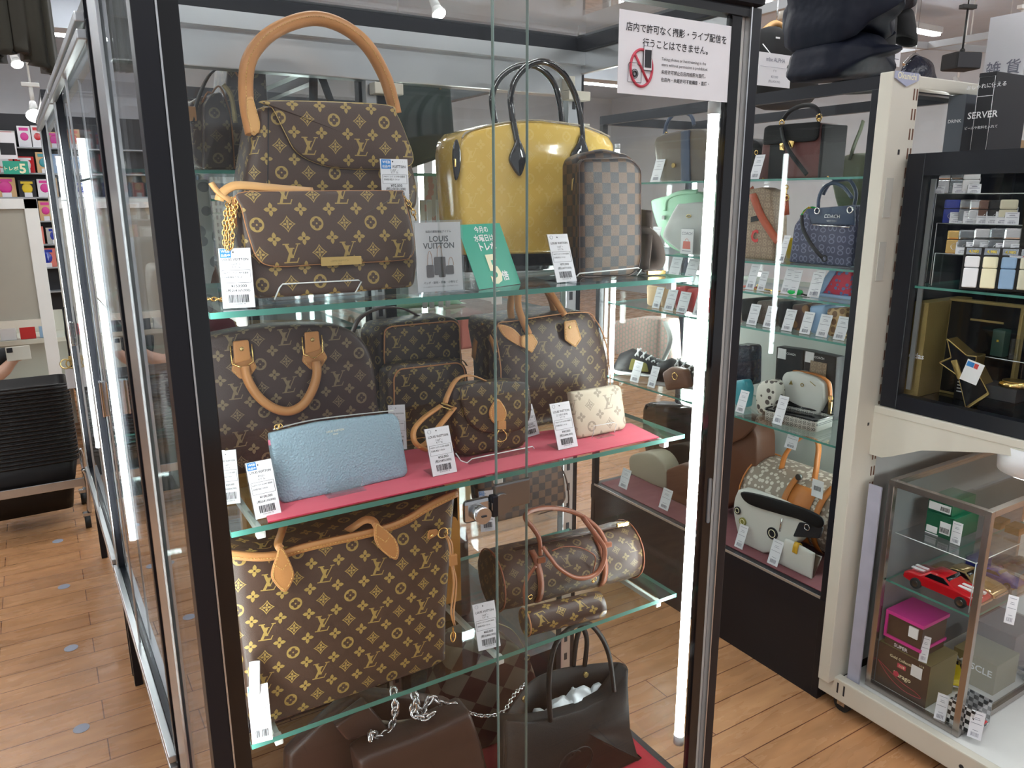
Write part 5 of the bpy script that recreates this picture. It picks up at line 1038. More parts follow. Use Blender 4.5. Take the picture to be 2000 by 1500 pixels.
mb = MB(); mb.strap(spline(LL(F, [(1566, 420, -.02), (1568, 445, -.022), (1580, 470, -.026), (1594, 490, -.03), (1606, 503, -.03)]), 6), .010, .003, up=V((1, 0, .4))); mb.ring(LP(F, 1610, 505, -.03), .008, .002); obj('shoulder_strap', mb, 'charcoal', t)
rtag(1518, 506, 1530, 508, 1536, 460, 1.865, Z, 'white price tag between the tan bucket bag and the navy satchel')
t = thing('yellow_basket', 'bright yellow ruffled plastic basket behind the navy satchel', 'basket', PX(1576, 408, 2.06)*1., RZ90); F = t.matrix_basis.copy()
mb = MB(); n = 40; mb.grid([[((.075+.006*sin(i*2*pi*8/n))*k_*cos(2*pi*i/n), .05*sin(2*pi*i/n)*k_, z_) for i in range(n)] for k_, z_ in ((.8, 0), (.95, .03), (1.05, .06))], True, cap=(True, False)); obj('basket_wall', mb, 'yellow_plastic', t)
t.location.z = Z+.0; mb = MB(); mb.cyl(.02, 0, .0, .12, .003, 6); mb.T = M4.Translation((.02, 0, .12)); mb.cyl(0, 0, -.004, .004, .04, 16, ax='y'); o = obj('paddle', mb, 'green_gem', t); mb = MB(); mb.prism([(0, .1), (.03, .15), (.01, .16), (-.01, .14)], -.006, -.004); mb.prism([(.035, .11), (.045, .13), (.03, .12)], -.006, -.004); obj('paddle_print', mb, 'yellow_plastic', o)
t, F = slab('mint_bag', 'mint green saddle bag seen through the right end of the main showcase', 'handbag', [(1271, 400), (1280, 388), (1340, 376), (1372, 380), (1390, 430), (1392, 487), (1330, 489), (1300, 476), (1286, 450)], 1.94, Z, .08, 'mint_leather', .02, sm=True)
rhandle(t, F, [(1298, 412, -.006), (1304, 388, .0), (1330, 376, .0), (1362, 374, .0)], .008, 'mint_leather', 'handle', .4)
mb = MB(); mb.box(LP(F, 1300, 425).x-.008, LP(F, 1300, 425).x+.008, -.012, -.006, LP(F, 1300, 425).z-.008, LP(F, 1300, 425).z+.008, .002); obj('clasp', mb, 'silver', t)
t, F = slab('pale_grey_bag', 'pale grey shoulder bag in front of the mint green bag', 'handbag', [(1318, 405), (1332, 398), (1390, 404), (1398, 480), (1340, 482), (1300, 470), (1294, 455)], 1.885, Z, .03, 'grey_leather', .02, sm=True)
mb = MB(); mb.ring(LP(F, 1345, 422, -.006), .010, .002, .004); obj('emblem', mb, 'brass', t)
t = thing('sign_stand', 'small clear sign stand with a picture of bags before the pale grey bag', 'sign', Fx(1341, 488, 1.862, Z).translation, RZ90); F = t.matrix_basis.copy(); t.matrix_basis = F @ M4.Translation((0, 0, .0005))
mb = MB(); mb.box(-.032, .032, 0, .003, 0, .088); obj('holder', mb, 'acrylic', t); mb = MB(); mb.box(-.029, .029, -.001, 0, .003, .085); obj('card', mb, 'white', t)
mb = MB(); mb.text('COACH', .014, 0, .066, -.0014, bold=.01); mb.box(-.02, .02, -.0014, -.001, .012, .014); obj('printing', mb, 'ink_grey', t); mb = MB(); mb.prism([(-.018, .02), (.018, .02), (.016, .045), (-.016, .045)], -.0016, -.001); mb.tube(arc(0, .045, .008, 0, 180, 8, -.0014), .0008, 4); obj('bag_picture', mb, 'coral', t)
rtag(1266, 436, 1282, 440, 1272, 404, 1.88, Z+.0, 'small white price tag lying before the mint green bag')
# --- jewellery shelf
Z = 1.170
for (u0, u1, vb, vt, lb) in ((1456, 1472, 553, 516, 'bright white price tag at the left end of the jewellery shelf'), (1478, 1492, 560, 530, 'price tag behind the gold brooch'), (1524, 1540, 566, 522, 'price tag left of the green ring'), (1538, 1556, 562, 527, 'price tag above the green ring'), (1576, 1594, 576, 532, 'price tag left of the printed scarf'), (1585, 1600, 560, 527, 'price tag half behind another one beside the scarf'), (1303, 1323, 533, 502, 'price tag on the jewellery shelf, left one seen beside the light tube'), (1334, 1356, 540, 505, 'price tag on the jewellery shelf next to the light tube, right one')):
    rtag(u0, vb, u1, vb+3, (u0+u1)/2+8, vt, 1.88, Z, lb)
def trinket(name, label, u, v, x, z, m, kind=0, s=1.):
    p = PX(u, v, x); p.z = z; t = thing(name, label, 'jewellery', p, RZ90, 'jewellery on the third shelf', sc=s)
    mb = MB()
    if kind == 0: mb.ring((0, 0, .003), .014, .003, ax='z'); mb.sphere((0, 0, .012), .008, 6); mb.tube([(.01, 0, .006), (.035, .0, .004), (.05, 0, .003)], .003, 6)
    elif kind == 1: mb.ring((0, 0, .007), .016, .007, ax='z')
    else: mb.tube(spline([(-.03, 0, .004), (-.01, .006, .005), (.01, -.004, .004), (.03, 0, .004)], 5), .004, 6); mb.sphere((.03, 0, .005), .005, 5)
    obj('metalwork' if m in ('gold', 'silver') else 'band', mb, m, t); return t
trinket('brooch', 'gold flower brooch on the jewellery shelf', 1482, 560, 1.90, Z, 'gold')
trinket('coral_charm', 'coral coloured charm at the left of the gold brooch', 1462, 557, 1.90, Z, 'coral', 2)
trinket('ring', 'bright green ring on the jewellery shelf', 1553, 571, 1.90, Z, 'green_gem', 1)
trinket('gold_charm', 'small gold bow charm left of the green ring', 1532, 568, 1.90, Z, 'gold', 2, .7)
trinket('black_charm', 'tiny dark charm right of the green ring', 1570, 572, 1.90, Z, 'charcoal', 2, .6)
t, F = slab('folded_scarf', 'folded blue scarf with a red floral print at the right end of the jewellery shelf', 'scarf', [(1624, 526), (1664, 523), (1662, 588), (1640, 590), (1584, 581), (1600, 560)], 1.93, Z, .06, 'scarf_print', .006, dsp=.003)
q = XZ(LL(F, [(1622, 526), (1634, 527), (1606, 572), (1588, 578), (1600, 556)], -.008)); obj('border', pillow(q, -.008, -.001, .001, .001), 'satin_blue', t)
mb = MB(); a, b = LP(F, 1584, 584, -.01), LP(F, 1664, 592, -.01); mb.box(a.x, b.x, -.012, .05, 0, .010, .003); obj('hem', mb, 'satin_blue', t)
# --- wallets row
Z = 1.063
WS = [('black', 1446, 1474, 582, 633, 'black_leather', 1457, 1476, 635, 593), ('brown printed', 1477, 1510, 586, 638, 'tan_dark' if pattern_mat('tan_dark', 'cc', (.10, .075, .06), (.15, .11, .09), .018, .4) else '', 1489, 1508, 641, 597), ('glossy black', 1518, 1545, 588, 646, 'charcoal', 1525, 1545, 649, 603), ('dark floral', 1546, 1578, 593, 652, 'floral_print', 1560, 1580, 655, 608), ('light blue', 1580, 1610, 596, 659, 'satin_blue', 1592, 1614, 661, 613), ('tan printed', 1614, 1650, 601, 662, 'tan_print2' if pattern_mat('tan_print2', 'ova', (.50, .34, .18), (.20, .11, .06), .022, .4, bump=0) else '', 1626, 1648, 667, 617),
      ('beige', 1262, 1288, 554, 593, 'light_tan', 1273, 1287, 596, 560), ('camel', 1289, 1318, 556, 600, 'light_tan', 1296, 1314, 601, 564), ('bright red', 1317, 1340, 558, 605, 'red_leather', 1320, 1340, 606, 569), ('scarlet zipped', 1341, 1366, 562, 611, 'red_leather', 1352, 1370, 614, 573)]
for (nm, u0, u1, v0, v1, mt, t0, t1, tb, tt) in WS:
    t, F = slab('zip_wallet', f'{nm} wallet standing in the row of the fourth shelf', 'wallet', [(u0, v0+2), (u1, v0), (u1+2, v1), (u0+1, v1)], 1.90, Z, .10, mt, .008, .002, group='wallets on the fourth shelf', dz=.0)
    mb = MB(); c = LP(F, u1, v1-8, -.004); mb.tube([c, c+V((.004, -.006, -.012)), c+V((.004, -.008, -.022))], .002, 6); mb.ring(c, .004, .001); obj('zip_pull', mb, 'gold' if u0 > 1400 else 'silver', t)
    rtag(t0, tb, t1, tb+2, (t0+t1)/2, tt, 1.872, Z, f'white price tag leaning on the {nm} wallet')
for (nm, u0, u1, v, mt) in (('burgundy', 1446, 1508, 576, 'burgundy'), ('plain black', 1512, 1548, 580, 'black_leather'), ('soft black', 1556, 1622, 588, 'charcoal')):
    p0, p1 = PX(u0, v, 2.04), PX(u1, v, 2.04); t = thing('long_wallet', f'{nm} long wallet lying behind the standing wallet row', 'wallet', (2.06, (p0.y+p1.y)/2, Z), RZ90, 'wallets on the fourth shelf'); L = abs(p0.y-p1.y)/2
    h = max(.03, min(p0.z-Z, .085)); mb = MB(); mb.box(-L, L, -.03, .04, 0, h*.8, .008); obj('body', mb, mt, t); mb = MB(); mb.tube([(-L+.005, -.032, h*.5), (L-.005, -.032, h*.5)], .002, 6); obj('zip', mb, 'brass', t)
# --- fifth shelf
Z = .772
for i, (pts, lb) in enumerate((([(1517, 677), (1570, 684), (1566, 775), (1513, 770)], 'black gift box with a white label, left of two on the fifth shelf'), ([(1571, 684), (1634, 698), (1630, 790), (1567, 780)], 'black gift box with a tan window, right of two on the fifth shelf'))):
    t, F = slab('gift_box', lb, 'box', pts, 2.055, Z, .04, 'charcoal', .001, 0, 'carton', 'black gift boxes', edge=.001)
    c = LP(F, pts[0][0]+10, pts[0][1]+12, -.002); mb = MB(); mb.box(c.x-.016, c.x+.016, -.002, 0, c.z-.02, c.z+.014); obj('label', mb, 'white', t)
    mb = MB(); mb.text('COACH', .010, c.x+.036, c.z-.002, -.0015, 'CENTER', .01); obj('lettering', mb, 'white', t)
    if i: mb = MB(); c = LP(F, 1597, 725, -.003); mb.box(c.x-.03, c.x+.03, -.003, 0, c.z-.035, c.z+.03, .001); obj('window', mb, 'tan_print', t)
t, F = slab('camera_bag', 'cream camera bag with a brown stripe and small printed pictures', 'shoulder bag', [(1526, 736), (1533, 727), (1554, 726), (1590, 738), (1606, 750), (1608, 780), (1602, 812), (1530, 800)], 1.998, Z, .05, 'white_leather', .012)
q = spline([p_+V((.002, .025, .003)) for p_ in LL(F, [(1540, 727), (1580, 734), (1600, 744), (1609, 760), (1610, 812)])], 5); mb = MB(); mb.strap(q, .016, .003, up=V((0, 1, 0))); obj('stripe', mb, 'orange_leather', t)
mb = MB(); c = LP(F, 1545, 748, -.006); mb.prism([(c.x-.008, c.z-.006), (c.x+.006, c.z-.004), (c.x, c.z+.008)], -.0065, -.005); c = LP(F, 1566, 752, -.006); mb.ring((c.x, -.005, c.z), .005, .0014); c = LP(F, 1587, 750, -.006); mb.tube([(c.x-.010, -.0055, c.z+.006), (c.x+.010, -.0055, c.z-.004)], .0012, 5); obj('small_prints', mb, 'brass', t)
mb = MB(); c = LP(F, 1622, 778, -.004); mb.ring(c, .007, .002); mb.box(c.x-.004, c.x+.006, -.006, .0, c.z-.05, c.z-.01, .001); obj('strap_ring', mb, 'gold', t)
t = thing('accessory_tray', 'open black lined tray bag with a black and white printed side', 'tray', (1.93, PX(1555, 835, 1.93).y, Z), RZ90+.12); F = t.matrix_world.copy(); F = frame((1.93, PX(1555, 835, 1.93).y, Z), RZ90+.12)
a, b = LP(F, 1504, 830).x, LP(F, 1606, 845).x; h = .035
mb = MB(); q = rpoly([(a, 0), (b, 0), (b, .10), (b-.03, .11), (a+.02, .10), (a, .09)], .012); rows = [[(x_, y_-.04, z_) for x_, y_ in q] for z_ in (0, h)]; mb.grid(rows, True, [[(x_*1., z_) for x_, y_, z_ in r+[r[0]]] for r in rows], cap=(True, False)); obj('printed_side', mb, 'mono_print', t)
mb = MB(); mb.prism(q, 0, .004); mb.bm.transform(M4.Translation((0, -.04, h-.001)) @ M4.Rotation(pi/2, 4, 'X')) if False else None; mb.bm.free()
mb = MB(); vs = [mb.v((x_, y_-.04, h-.012)) for x_, y_ in q]; mb.f(vs); mb.tube([(x_, y_-.04, h) for x_, y_ in q], .003, 6, True); obj('black_lining', mb, 'black_gloss', t)
mb = MB(); mb.T = M4.Translation((0, .07, h)) @ M4.Rotation(-.5, 4, 'X'); q2 = rpoly([(a+.01, 0), (b-.01, 0), (b-.03, .045), (a+.03, .05)], .01); mb.prism(q2, 0, .005); mb.T = M4.Identity(4); obj('raised_lid', mb, 'black_gloss', t)
t, F = slab('print_pouch', 'rounded white pouch with a dark hand drawn print left of the tray', 'pouch', [(1480, 752), (1492, 744), (1508, 746), (1514, 765), (1510, 792), (1496, 806), (1480, 800), (1475, 775)], 1.92, Z, .05, 'cream_print', .02, sm=True)
mb = MB(); c = LP(F, 1488, 806, -.01); mb.cyl(c.x, .015, 0, .028, .016, 14); obj('wooden_cap', mb, 'taupe', t)
t, F = slab('teal_case', 'small teal glossy case at the left end of the fifth shelf', 'case', [(1434, 744), (1452, 742), (1458, 760), (1454, 790), (1434, 790)], 1.93, Z, .04, 'teal', .008)
t, F = slab('crinkled_bag', 'dark navy crinkled bag hanging at the left under the wallet shelf', 'handbag', [(1436, 661), (1466, 664), (1466, 742), (1436, 748)], 2.02, Z+.02, .06, 'dark_crinkle', .01, dsp=.004, lo=False); t.location.z = Z
rtag(1436, 802, 1452, 808, 1458, 764, 1.875, Z, 'white price tag before the teal case'); rtag(1510, 799, 1528, 806, 1530, 762, 1.87, Z, 'white price tag standing before the black lined tray')
# sneakers and neighbours seen through the main showcase
def shoe(u, v, x, z, label, dz):
    p = PX(u, v, x); p.z = z; t = thing('sneaker', label, 'shoe', p, RZ90+dz, 'pair of laced sneakers')
    n = 20; L_s = [(-.12, .030, .018), (-.10, .038, .06), (-.05, .040, .085), (0., .042, .070), (.05, .044, .052), (.10, .040, .040), (.135, .018, .026)]
    mb = MB(); mb.grid([[(x_, w_*cos(2*pi*i/n), .022+max(0, h_*sin(2*pi*i/n))) for i in range(n)] for x_, w_, h_ in L_s], True, cap=(True, True)); obj('upper', mb, 'black_leather', t)
    mb = MB(); mb.grid([[(x_*1.04, (w_+.004)*cos(2*pi*i/n), .012+.012*sin(2*pi*i/n)+(.012 if abs(x_) > .1 else 0)) for i in range(n)] for x_, w_, h_ in L_s], True, cap=(True, True)); obj('sole', mb, 'white', t)
    mb = MB()
    for k_ in range(5): xx = -.03+.022*k_; mb.tube([(xx, -.03, .085-.006*k_), (xx+.012, 0, .108-.012*k_), (xx, .03, .085-.006*k_)], .0035, 6); mb.tube([(xx+.012, -.03, .085-.006*k_), (xx, 0, .106-.012*k_), (xx+.012, .03, .085-.006*k_)], .003, 6)
    obj('laces', mb, 'white', t); mb = MB(); mb.prism(rpoly([(-.05, .03), (.03, .028), (.02, .06), (-.04, .075)], .006), -.044, -.038); obj('side_panel', mb, 'olive_gold' if mat('olive_gold', (.30, .27, .06), .5) else '', t); return t
shoe(1258, 741, 1.965, Z, 'black laced sneaker with a white sole, left one of the pair', .55); shoe(1336, 750, 1.965, Z, 'black laced sneaker with a white sole, right one of the pair', .55)
t, F = slab('brown_pouch', 'brown leather pouch with a gold ring in front of the sneakers', 'pouch', [(1292, 728), (1310, 716), (1336, 722), (1344, 758), (1300, 762)], 1.875, Z, .03, 'brown_leather', .012)
mb = MB(); mb.ring(LP(F, 1318, 735, -.006), .012, .002); obj('ring', mb, 'gold', t)
rtag(1230, 740, 1246, 744, 1243, 704, 1.865, Z, 'white price tag at the toe of the left sneaker'); rtag(1264, 750, 1278, 755, 1282, 716, 1.863, Z, 'white price tag between the two sneakers')
t, F = slab('print_backpack', 'grey beige backpack with rows of small pink pictures behind the sneakers', 'backpack', [(1196, 615), (1250, 606), (1300, 612), (1306, 700), (1290, 722), (1196, 724)], 2.14, .80, .08, 'pink_print', .012, dsp=.004); t.location.z = Z; 
rhandle(t, F, [(1300, 615, -.02), (1310, 650, -.03), (1296, 690, -.03), (1280, 715, -.02)], .012, 'grey_leather', 'shoulder_strap', .3)
# --- showcase floor
Z = .325
mb = MB(); mb.box(1.835, 2.24, 1.26, 2.30, Z+.0003, Z+.0023); tag(obj('felt_sheet', mb, 'burgundy_felt' if mat('burgundy_felt', (.16, .012, .03), .9, sheen=.3) else ''), 'dark red felt lining the floor of the right showcase', 'felt sheet'); Z += .0025
t, F = slab('slouch_backpack', 'brown leather slouchy backpack at the left of the showcase floor', 'backpack', [(1406, 835), (1430, 812), (1462, 818), (1476, 850), (1478, 960), (1406, 990)], 2.02, Z, .10, 'brown_leather', .02, dsp=.006)
q = XZ(LL(F, [(1416, 812), (1470, 815), (1476, 830), (1450, 856), (1426, 868), (1416, 866)], -.016)); obj('flap', pillow(rpoly(q, .01), -.016, -.006, .002, .002), 'brown_leather', t)
p = (PX(1478, 965, 2.06), PX(1675, 1035, 2.06)); ya, yb = p[0].y, p[1].y
t = thing('duffel_bag', 'beige printed duffel bag with orange leather straps and pocket', 'handbag', (2.095, (ya+yb)/2, Z), RZ90); F = frame((2.095, (ya+yb)/2, Z), RZ90); L = ya-yb; R1 = .132
mb = barrel(L, R1, R1*.94, .08); obj('body', mb, 'beige_print', t)
for s in (-1, 1): mb = MB(); mb.tube([(s*L/2*.985, R1*cos(2*pi*i/24), R1*.94+R1*.93*sin(2*pi*i/24)) for i in range(24)], .003, 6, True); obj('piping', mb, 'orange_leather', t)
def wrap(x0, w_, a0, a1, off, m, name, par=t):
    mb = MB(); mb.strap([(x0, -(R1+off)*cos(RD(a)), R1*.94+(R1*.92+off)*sin(RD(a))) for a in range(a0, a1+1, 6)], w_, .003, up=V((1, 0, 0))); return obj(name, mb, m, par)
c = LP(F, 1560, 950, -R1).x; wrap(c, .085, -40, 50, .004, 'orange_leather', 'front_pocket')
for u_ in (1533, 1600): c = LP(F, u_, 950, -R1).x; wrap(c, .020, -50, 64, .008, 'orange_leather', 'strap_band')
a, b = LP(F, 1533, 900, -.04).x, LP(F, 1600, 900, -.04).x; mb = MB(); mb.strap(spline([(a, -.055, R1*1.8), (a+.012, -.05, R1*2.25), (a+.05, -.03, R1*2.7), (b-.02, -.03, R1*2.7), (b, -.05, R1*2.25), (b, -.055, R1*1.8)], 8), .024, .004, up=V((0, 1, 0))); obj('handle', mb, 'orange_leather', t)
mb = MB(); c = LP(F, 1560, 932, -R1-.01); mb.cyl(c.x, c.z, -R1-.014, -R1-.004, .010, 16, ax='y'); obj('turn_lock', mb, 'dark_steel', t)
mb = MB(); c = LP(F, 1596, 955, -R1-.02); mb.box(c.x-.02, c.x+.02, -R1-.019, -R1-.018, c.z-.028, c.z+.028, .0003); k_ = obj('hang_tag', mb, 'white', t); mb = MB()
for q_ in range(9): mb.box(c.x-.012+q_*.0028, c.x-.0108+q_*.0028, -R1-.0196, -R1-.019, c.z-.006, c.z+.008)
obj('barcode', mb, 'ink', k_)
F2 = Fx(1524, 884, 1.86, Z); c = PX(1524, 884, 1.875)
t = _rtag(PX(1508, 882, 1.875), PX(1530, 888, 1.875), 1536, 850, 1.875, c.z, 'shiny price tag resting on top of the beige duffel bag'); t.location.x = 1.93
t, F = slab('belt_bag', 'white and black belt bag with round patches on the showcase floor', 'belt bag', [(1432, 985), (1438, 963), (1450, 958), (1520, 985), (1560, 1010), (1580, 1018), (1562, 1050), (1540, 1068), (1490, 1066), (1450, 1045), (1434, 1015)], 1.885, Z, .05, 'white_leather', .012, sm=True)
q = XZ(LL(F, [(1446, 962), (1480, 966), (1560, 990), (1604, 1012), (1600, 1032), (1560, 1015), (1520, 1004), (1460, 984)], -.012)); obj('zip_panel', pillow(smooth_out(q, 4), -.012, -.002, .003, .003), 'black_leather', t)
q = XZ(LL(F, [(1560, 1020), (1606, 1030), (1600, 1052), (1548, 1048)], -.006)); obj('belt_end', pillow(rpoly(q, .006), -.006, .004, .001, .002), 'charcoal', t)
for u_, v_, r_, mt in ((1440, 997, .013, 'charcoal'), (1450, 1019, .014, 'olive_gold'), (1508, 1042, .020, 'charcoal')): c = LP(F, u_, v_, -.006); mb = MB(); mb.cyl(c.x, c.z, -.0068, -.003, r_, 18, ax='y'); k_ = obj('round_patch', mb, mt, t); mb = MB(); mb.ring((c.x, -.0072, c.z), r_*.62, .0014); obj('patch_print', mb, 'cream_ink', k_)
mb = MB(); c = LP(F, 1528, 1012, -.016); mb.tube([c, c+V((-.002, -.002, -.02)), c+V((-.004, -.002, -.045))], .003, 6); mb.ring(LP(F, 1576, 1030, -.010), .009, .0018); obj('zip_pull', mb, 'silver', t)
t, F = slab('snap_wallet', 'cream wallet with a yellow snap tab at the front of the showcase floor', 'wallet', [(1532, 1052), (1540, 1054), (1590, 1082), (1584, 1128), (1518, 1102), (1522, 1080)], 1.868, Z, .012, 'white_leather', .004)
q = XZ(LL(F, [(1588, 1082), (1602, 1088), (1586, 1126), (1582, 1126)], .012)); obj('back_leaf', pillow(snap(q), .012, .022, .0, .001), 'taupe', t)
mb = MB(); mb.strap(spline(LL(F, [(1562, 1064, .02), (1558, 1060, .004), (1554, 1068, -.006), (1552, 1080, -.006)]), 5), .016, .003, up=V((1, 0, .2))); obj('snap_tab', mb, 'yellow_leather' if mat('yellow_leather', (.72, .42, .03), .4) else '', t)
rtag(1434, 1062, 1450, 1068, 1454, 1026, 1.848, Z, 'white price tag at the left foot of the belt bag'); rtag(1498, 1095, 1518, 1103, 1522, 1056, 1.846, Z, 'white price tag left of the cream snap wallet')
t, F = slab('beige_shoulder_bag', 'beige crinkled leather bag seen between the shelves through the main showcase', 'handbag', [(1228, 895), (1250, 884), (1280, 888), (1300, 920), (1298, 975), (1260, 985), (1232, 950)], 2.0, Z, .08, 'beige_leather', .02, dsp=.004, sm=True)
t, F = slab('brown_carryall', 'brown leather carryall right of the beige crinkled bag', 'handbag', [(1300, 918), (1330, 905), (1362, 912), (1370, 1000), (1340, 1012), (1300, 985)], 1.95, Z, .10, 'brown_leather', .015, dsp=.003)
t, F = slab('black_gloss_bag', 'black glossy bag behind the brown carryall', 'handbag', [(1255, 800), (1290, 788), (1360, 800), (1372, 850), (1350, 920), (1270, 900)], 2.135, Z, .08, 'black_patent', .02, sm=True)
rtag(1208, 942, 1224, 948, 1222, 915, 1.87, Z, 'white price tag at the foot of the beige crinkled bag'); rtag(1286, 988, 1304, 996, 1304, 955, 1.86, Z, 'white price tag at the foot of the brown carryall')
# ================================================================ lighter case contents
def step_riser(z0, z1, y0, y1, x0, x1, label):
    t = thing('acrylic_riser', label, 'stand', (x0, y0, z0), 0, 'clear step risers in the lighter case'); X, Y, H = x1-x0, y1-y0, z1-z0
    mb = MB(); mb.box(0, X, 0, Y, H-.003, H); mb.box(0, X, 0, .003, 0, H-.003); mb.box(0, X, Y-.003, Y, 0, H-.003); obj('sheet', mb, 'acrylic', t)
    mb = MB(); mb.tube([(0, 0, H), (0, Y, H)], .001, 5); mb.tube([(0, Y, H), (0, Y, 0)], .001, 5); obj('lit_edge', mb, 'edge_light', t)
ZB = 1.2345
step_riser(ZB, 1.457, .90, 1.133, 1.955, 2.02, 'tall clear step at the back of the lighter case'); step_riser(ZB, 1.386, .87, 1.105, 1.925, 1.953, 'middle clear step of the lighter case'); step_riser(ZB, 1.315, .84, 1.08, 1.89, 1.923, 'front clear step of the lighter case')
for n_, m_ in (('lighter_blue', (.02, .04, .30)), ('lighter_cream', (.70, .66, .50)), ('lighter_brown', (.16, .09, .07))): mat(n_, m_, .25)
def lighter(u, v, ut, x, z, m, label, wide=.036):
    p = PX(u, v, x); h = min(.075, max(.04, PX(u, ut, x).z-z)); p.z = z+.0003; t = thing('pocket_lighter', label, 'lighter', p, RZ90+.5, 'pocket lighters on the clear steps'); w_ = wide/2
    mb = MB(); mb.box(-w_, w_, 0, .012, 0, h*.60, .002); obj('case', mb, m, t); mb = MB(); mb.box(-w_, w_, 0, .012, h*.615, h, .004); obj('lid', mb, m, t)
    mb = MB(); mb.box(w_, w_+.0015, .004, .008, h*.5, h*.7); obj('hinge', mb, 'silver', t)
    if m != 'silver_l': mb = MB(); mb.ring((0, -.0004, h*.3), .007, .0006); obj('emblem', mb, 'silver', t)
mat('silver_l', (.75, .76, .78), .2, .8); mat('gunmetal', (.25, .27, .29), .25, .8)
LI = [(1840, 377, 334, 1.97, 1.457, 'silver_l', 'silver lighter with a dark window, left on the top step'), (1868, 377, 333, 1.97, 1.457, 'gunmetal', 'dark gloss lighter in the middle of the top step'), (1894, 377, 334, 1.97, 1.457, 'white', 'plain white lighter, right on the top step'),
 (1856, 435, 390, 1.94, 1.386, 'lighter_blue', 'blue lighter box at the left of the middle step'), (1887, 432, 390, 1.94, 1.386, 'gunmetal', 'marbled grey lighter right of the blue one'), (1906, 433, 391, 1.94, 1.386, 'silver_l', 'silver lighter third on the middle step'), (1925, 433, 391, 1.94, 1.386, 'lighter_brown', 'brown faced lighter on the middle step'), (1944, 433, 391, 1.94, 1.386, 'charcoal', 'black faced lighter on the middle step'), (1966, 434, 390, 1.94, 1.386, 'lighter_cream', 'cream lighter at the right of the middle step'),
 (1862, 494, 450, 1.905, 1.315, 'gold', 'gold lighter at the left of the front step'), (1885, 490, 449, 1.905, 1.315, 'gunmetal', 'grey lighter beside the gold one on the front step'), (1915, 490, 447, 1.905, 1.315, 'silver_l', 'brushed silver lighter in the middle of the front step'), (1946, 488, 446, 1.905, 1.315, 'gunmetal', 'grey engraved lighter on the front step'), (1975, 488, 446, 1.905, 1.315, 'silver_l', 'silver lighter at the right of the front step')]
for a in LI: lighter(*a)
TG = [(1832, 378, 362, 1.955, 1.457, 'first on the top step'), (1872, 378, 358, 1.955, 1.457, 'middle of the top step'), (1902, 377, 360, 1.955, 1.457, 'right of the top step'), (1866, 436, 415, 1.926, 1.386, 'under the blue box'), (1893, 435, 413, 1.926, 1.386, 'second on the middle step'), (1919, 435, 414, 1.926, 1.386, 'third on the middle step'), (1938, 434, 413, 1.926, 1.386, 'fourth on the middle step'), (1957, 434, 412, 1.926, 1.386, 'fifth on the middle step'), (1976, 433, 415, 1.926, 1.386, 'under the cream lighter'),
 (1878, 497, 473, 1.892, 1.315, 'under the gold lighter'), (1898, 496, 472, 1.892, 1.315, 'overlapping the first on the front step'), (1926, 492, 472, 1.892, 1.315, 'middle of the front step'), (1958, 490, 467, 1.892, 1.315, 'fourth on the front step'), (1988, 489, 467, 1.892, 1.315, 'right end of the front step')]
for (u, v, vt, x, z, lb) in TG:
    p = PX(u, v, x); d = V((0, .014, 0)); _rtag(p+d, p-d, u-4, vt, x, z+.0002, 'small white label card, '+lb, RZ90+.5, 'label cards of the lighters', .032, .035, -.6)
# tray of white lighters
t = thing('lighter_tray', 'black tray with yellow price plates and four pale lighters', 'tray', (1.868, PX(1952, 545, 1.875).y, ZB+.004), RZ90+.45, rx=0); 
mb = MB(); mb.T = M4.Rotation(-.18, 4, 'X'); mb.box(-.075, .075, .0, .02, 0, .10, .002); obj('tray_body', mb, 'black_plastic', t)
for i in range(4):
    mb = MB(); mb.T = M4.Rotation(-.18, 4, 'X'); mb.box(-.070+i*.036, -.040+i*.036, -.002, .004, .082, .097); obj('price_plate', mb, 'gunmetal', t)
    mb = MB(); mb.T = M4.Rotation(-.18, 4, 'X'); mb.text('4,980', .009, -.055+i*.036, .086, -.0026, bold=.02); obj('price_lettering', mb, 'yellow_plastic', t)
for i, mt in enumerate(('white', 'cream_ink', 'satin_blue', 'lighter_cream')):
    F = t.matrix_basis.copy() if False else frame((1.868, PX(1952, 545, 1.875).y, ZB+.004), RZ90+.45, -.18); p = F @ V((-.055+i*.036, -.0135, .005)); l_ = thing('pocket_lighter', ('white', 'ivory', 'pale blue', 'cream')[i]+' lighter lying in the black tray', 'lighter', p, RZ90+.45, 'lighters in the black tray', -.18)
    mb = MB(); mb.box(-.015, .015, 0, .012, 0, .045, .003); obj('case', mb, mt, l_); mb = MB(); mb.box(-.015, .015, 0, .012, .046, .072, .004); obj('lid', mb, mt, l_)
p = PX(1995, 470, 1.885); t = thing('header_box', 'black card display box with white lettering at the right edge of the lighter case', 'box', (1.90, p.y-.03, ZB), RZ90)
mb = MB(); mb.box(-.04, .045, 0, .03, 0, .20, .001); obj('carton', mb, 'black_plastic', t); mb = MB(); mb.text('zippo', .030, 0, .135, -.001, bold=.02); obj('lettering', mb, 'white', t); mb = MB(); mb.box(-.035, .02, -.001, 0, .06, .085); mb.sphere((-.01, .01, .205), .02, 6, (1.2, .6, .8)); obj('red_print', mb, 'red_leather', t)
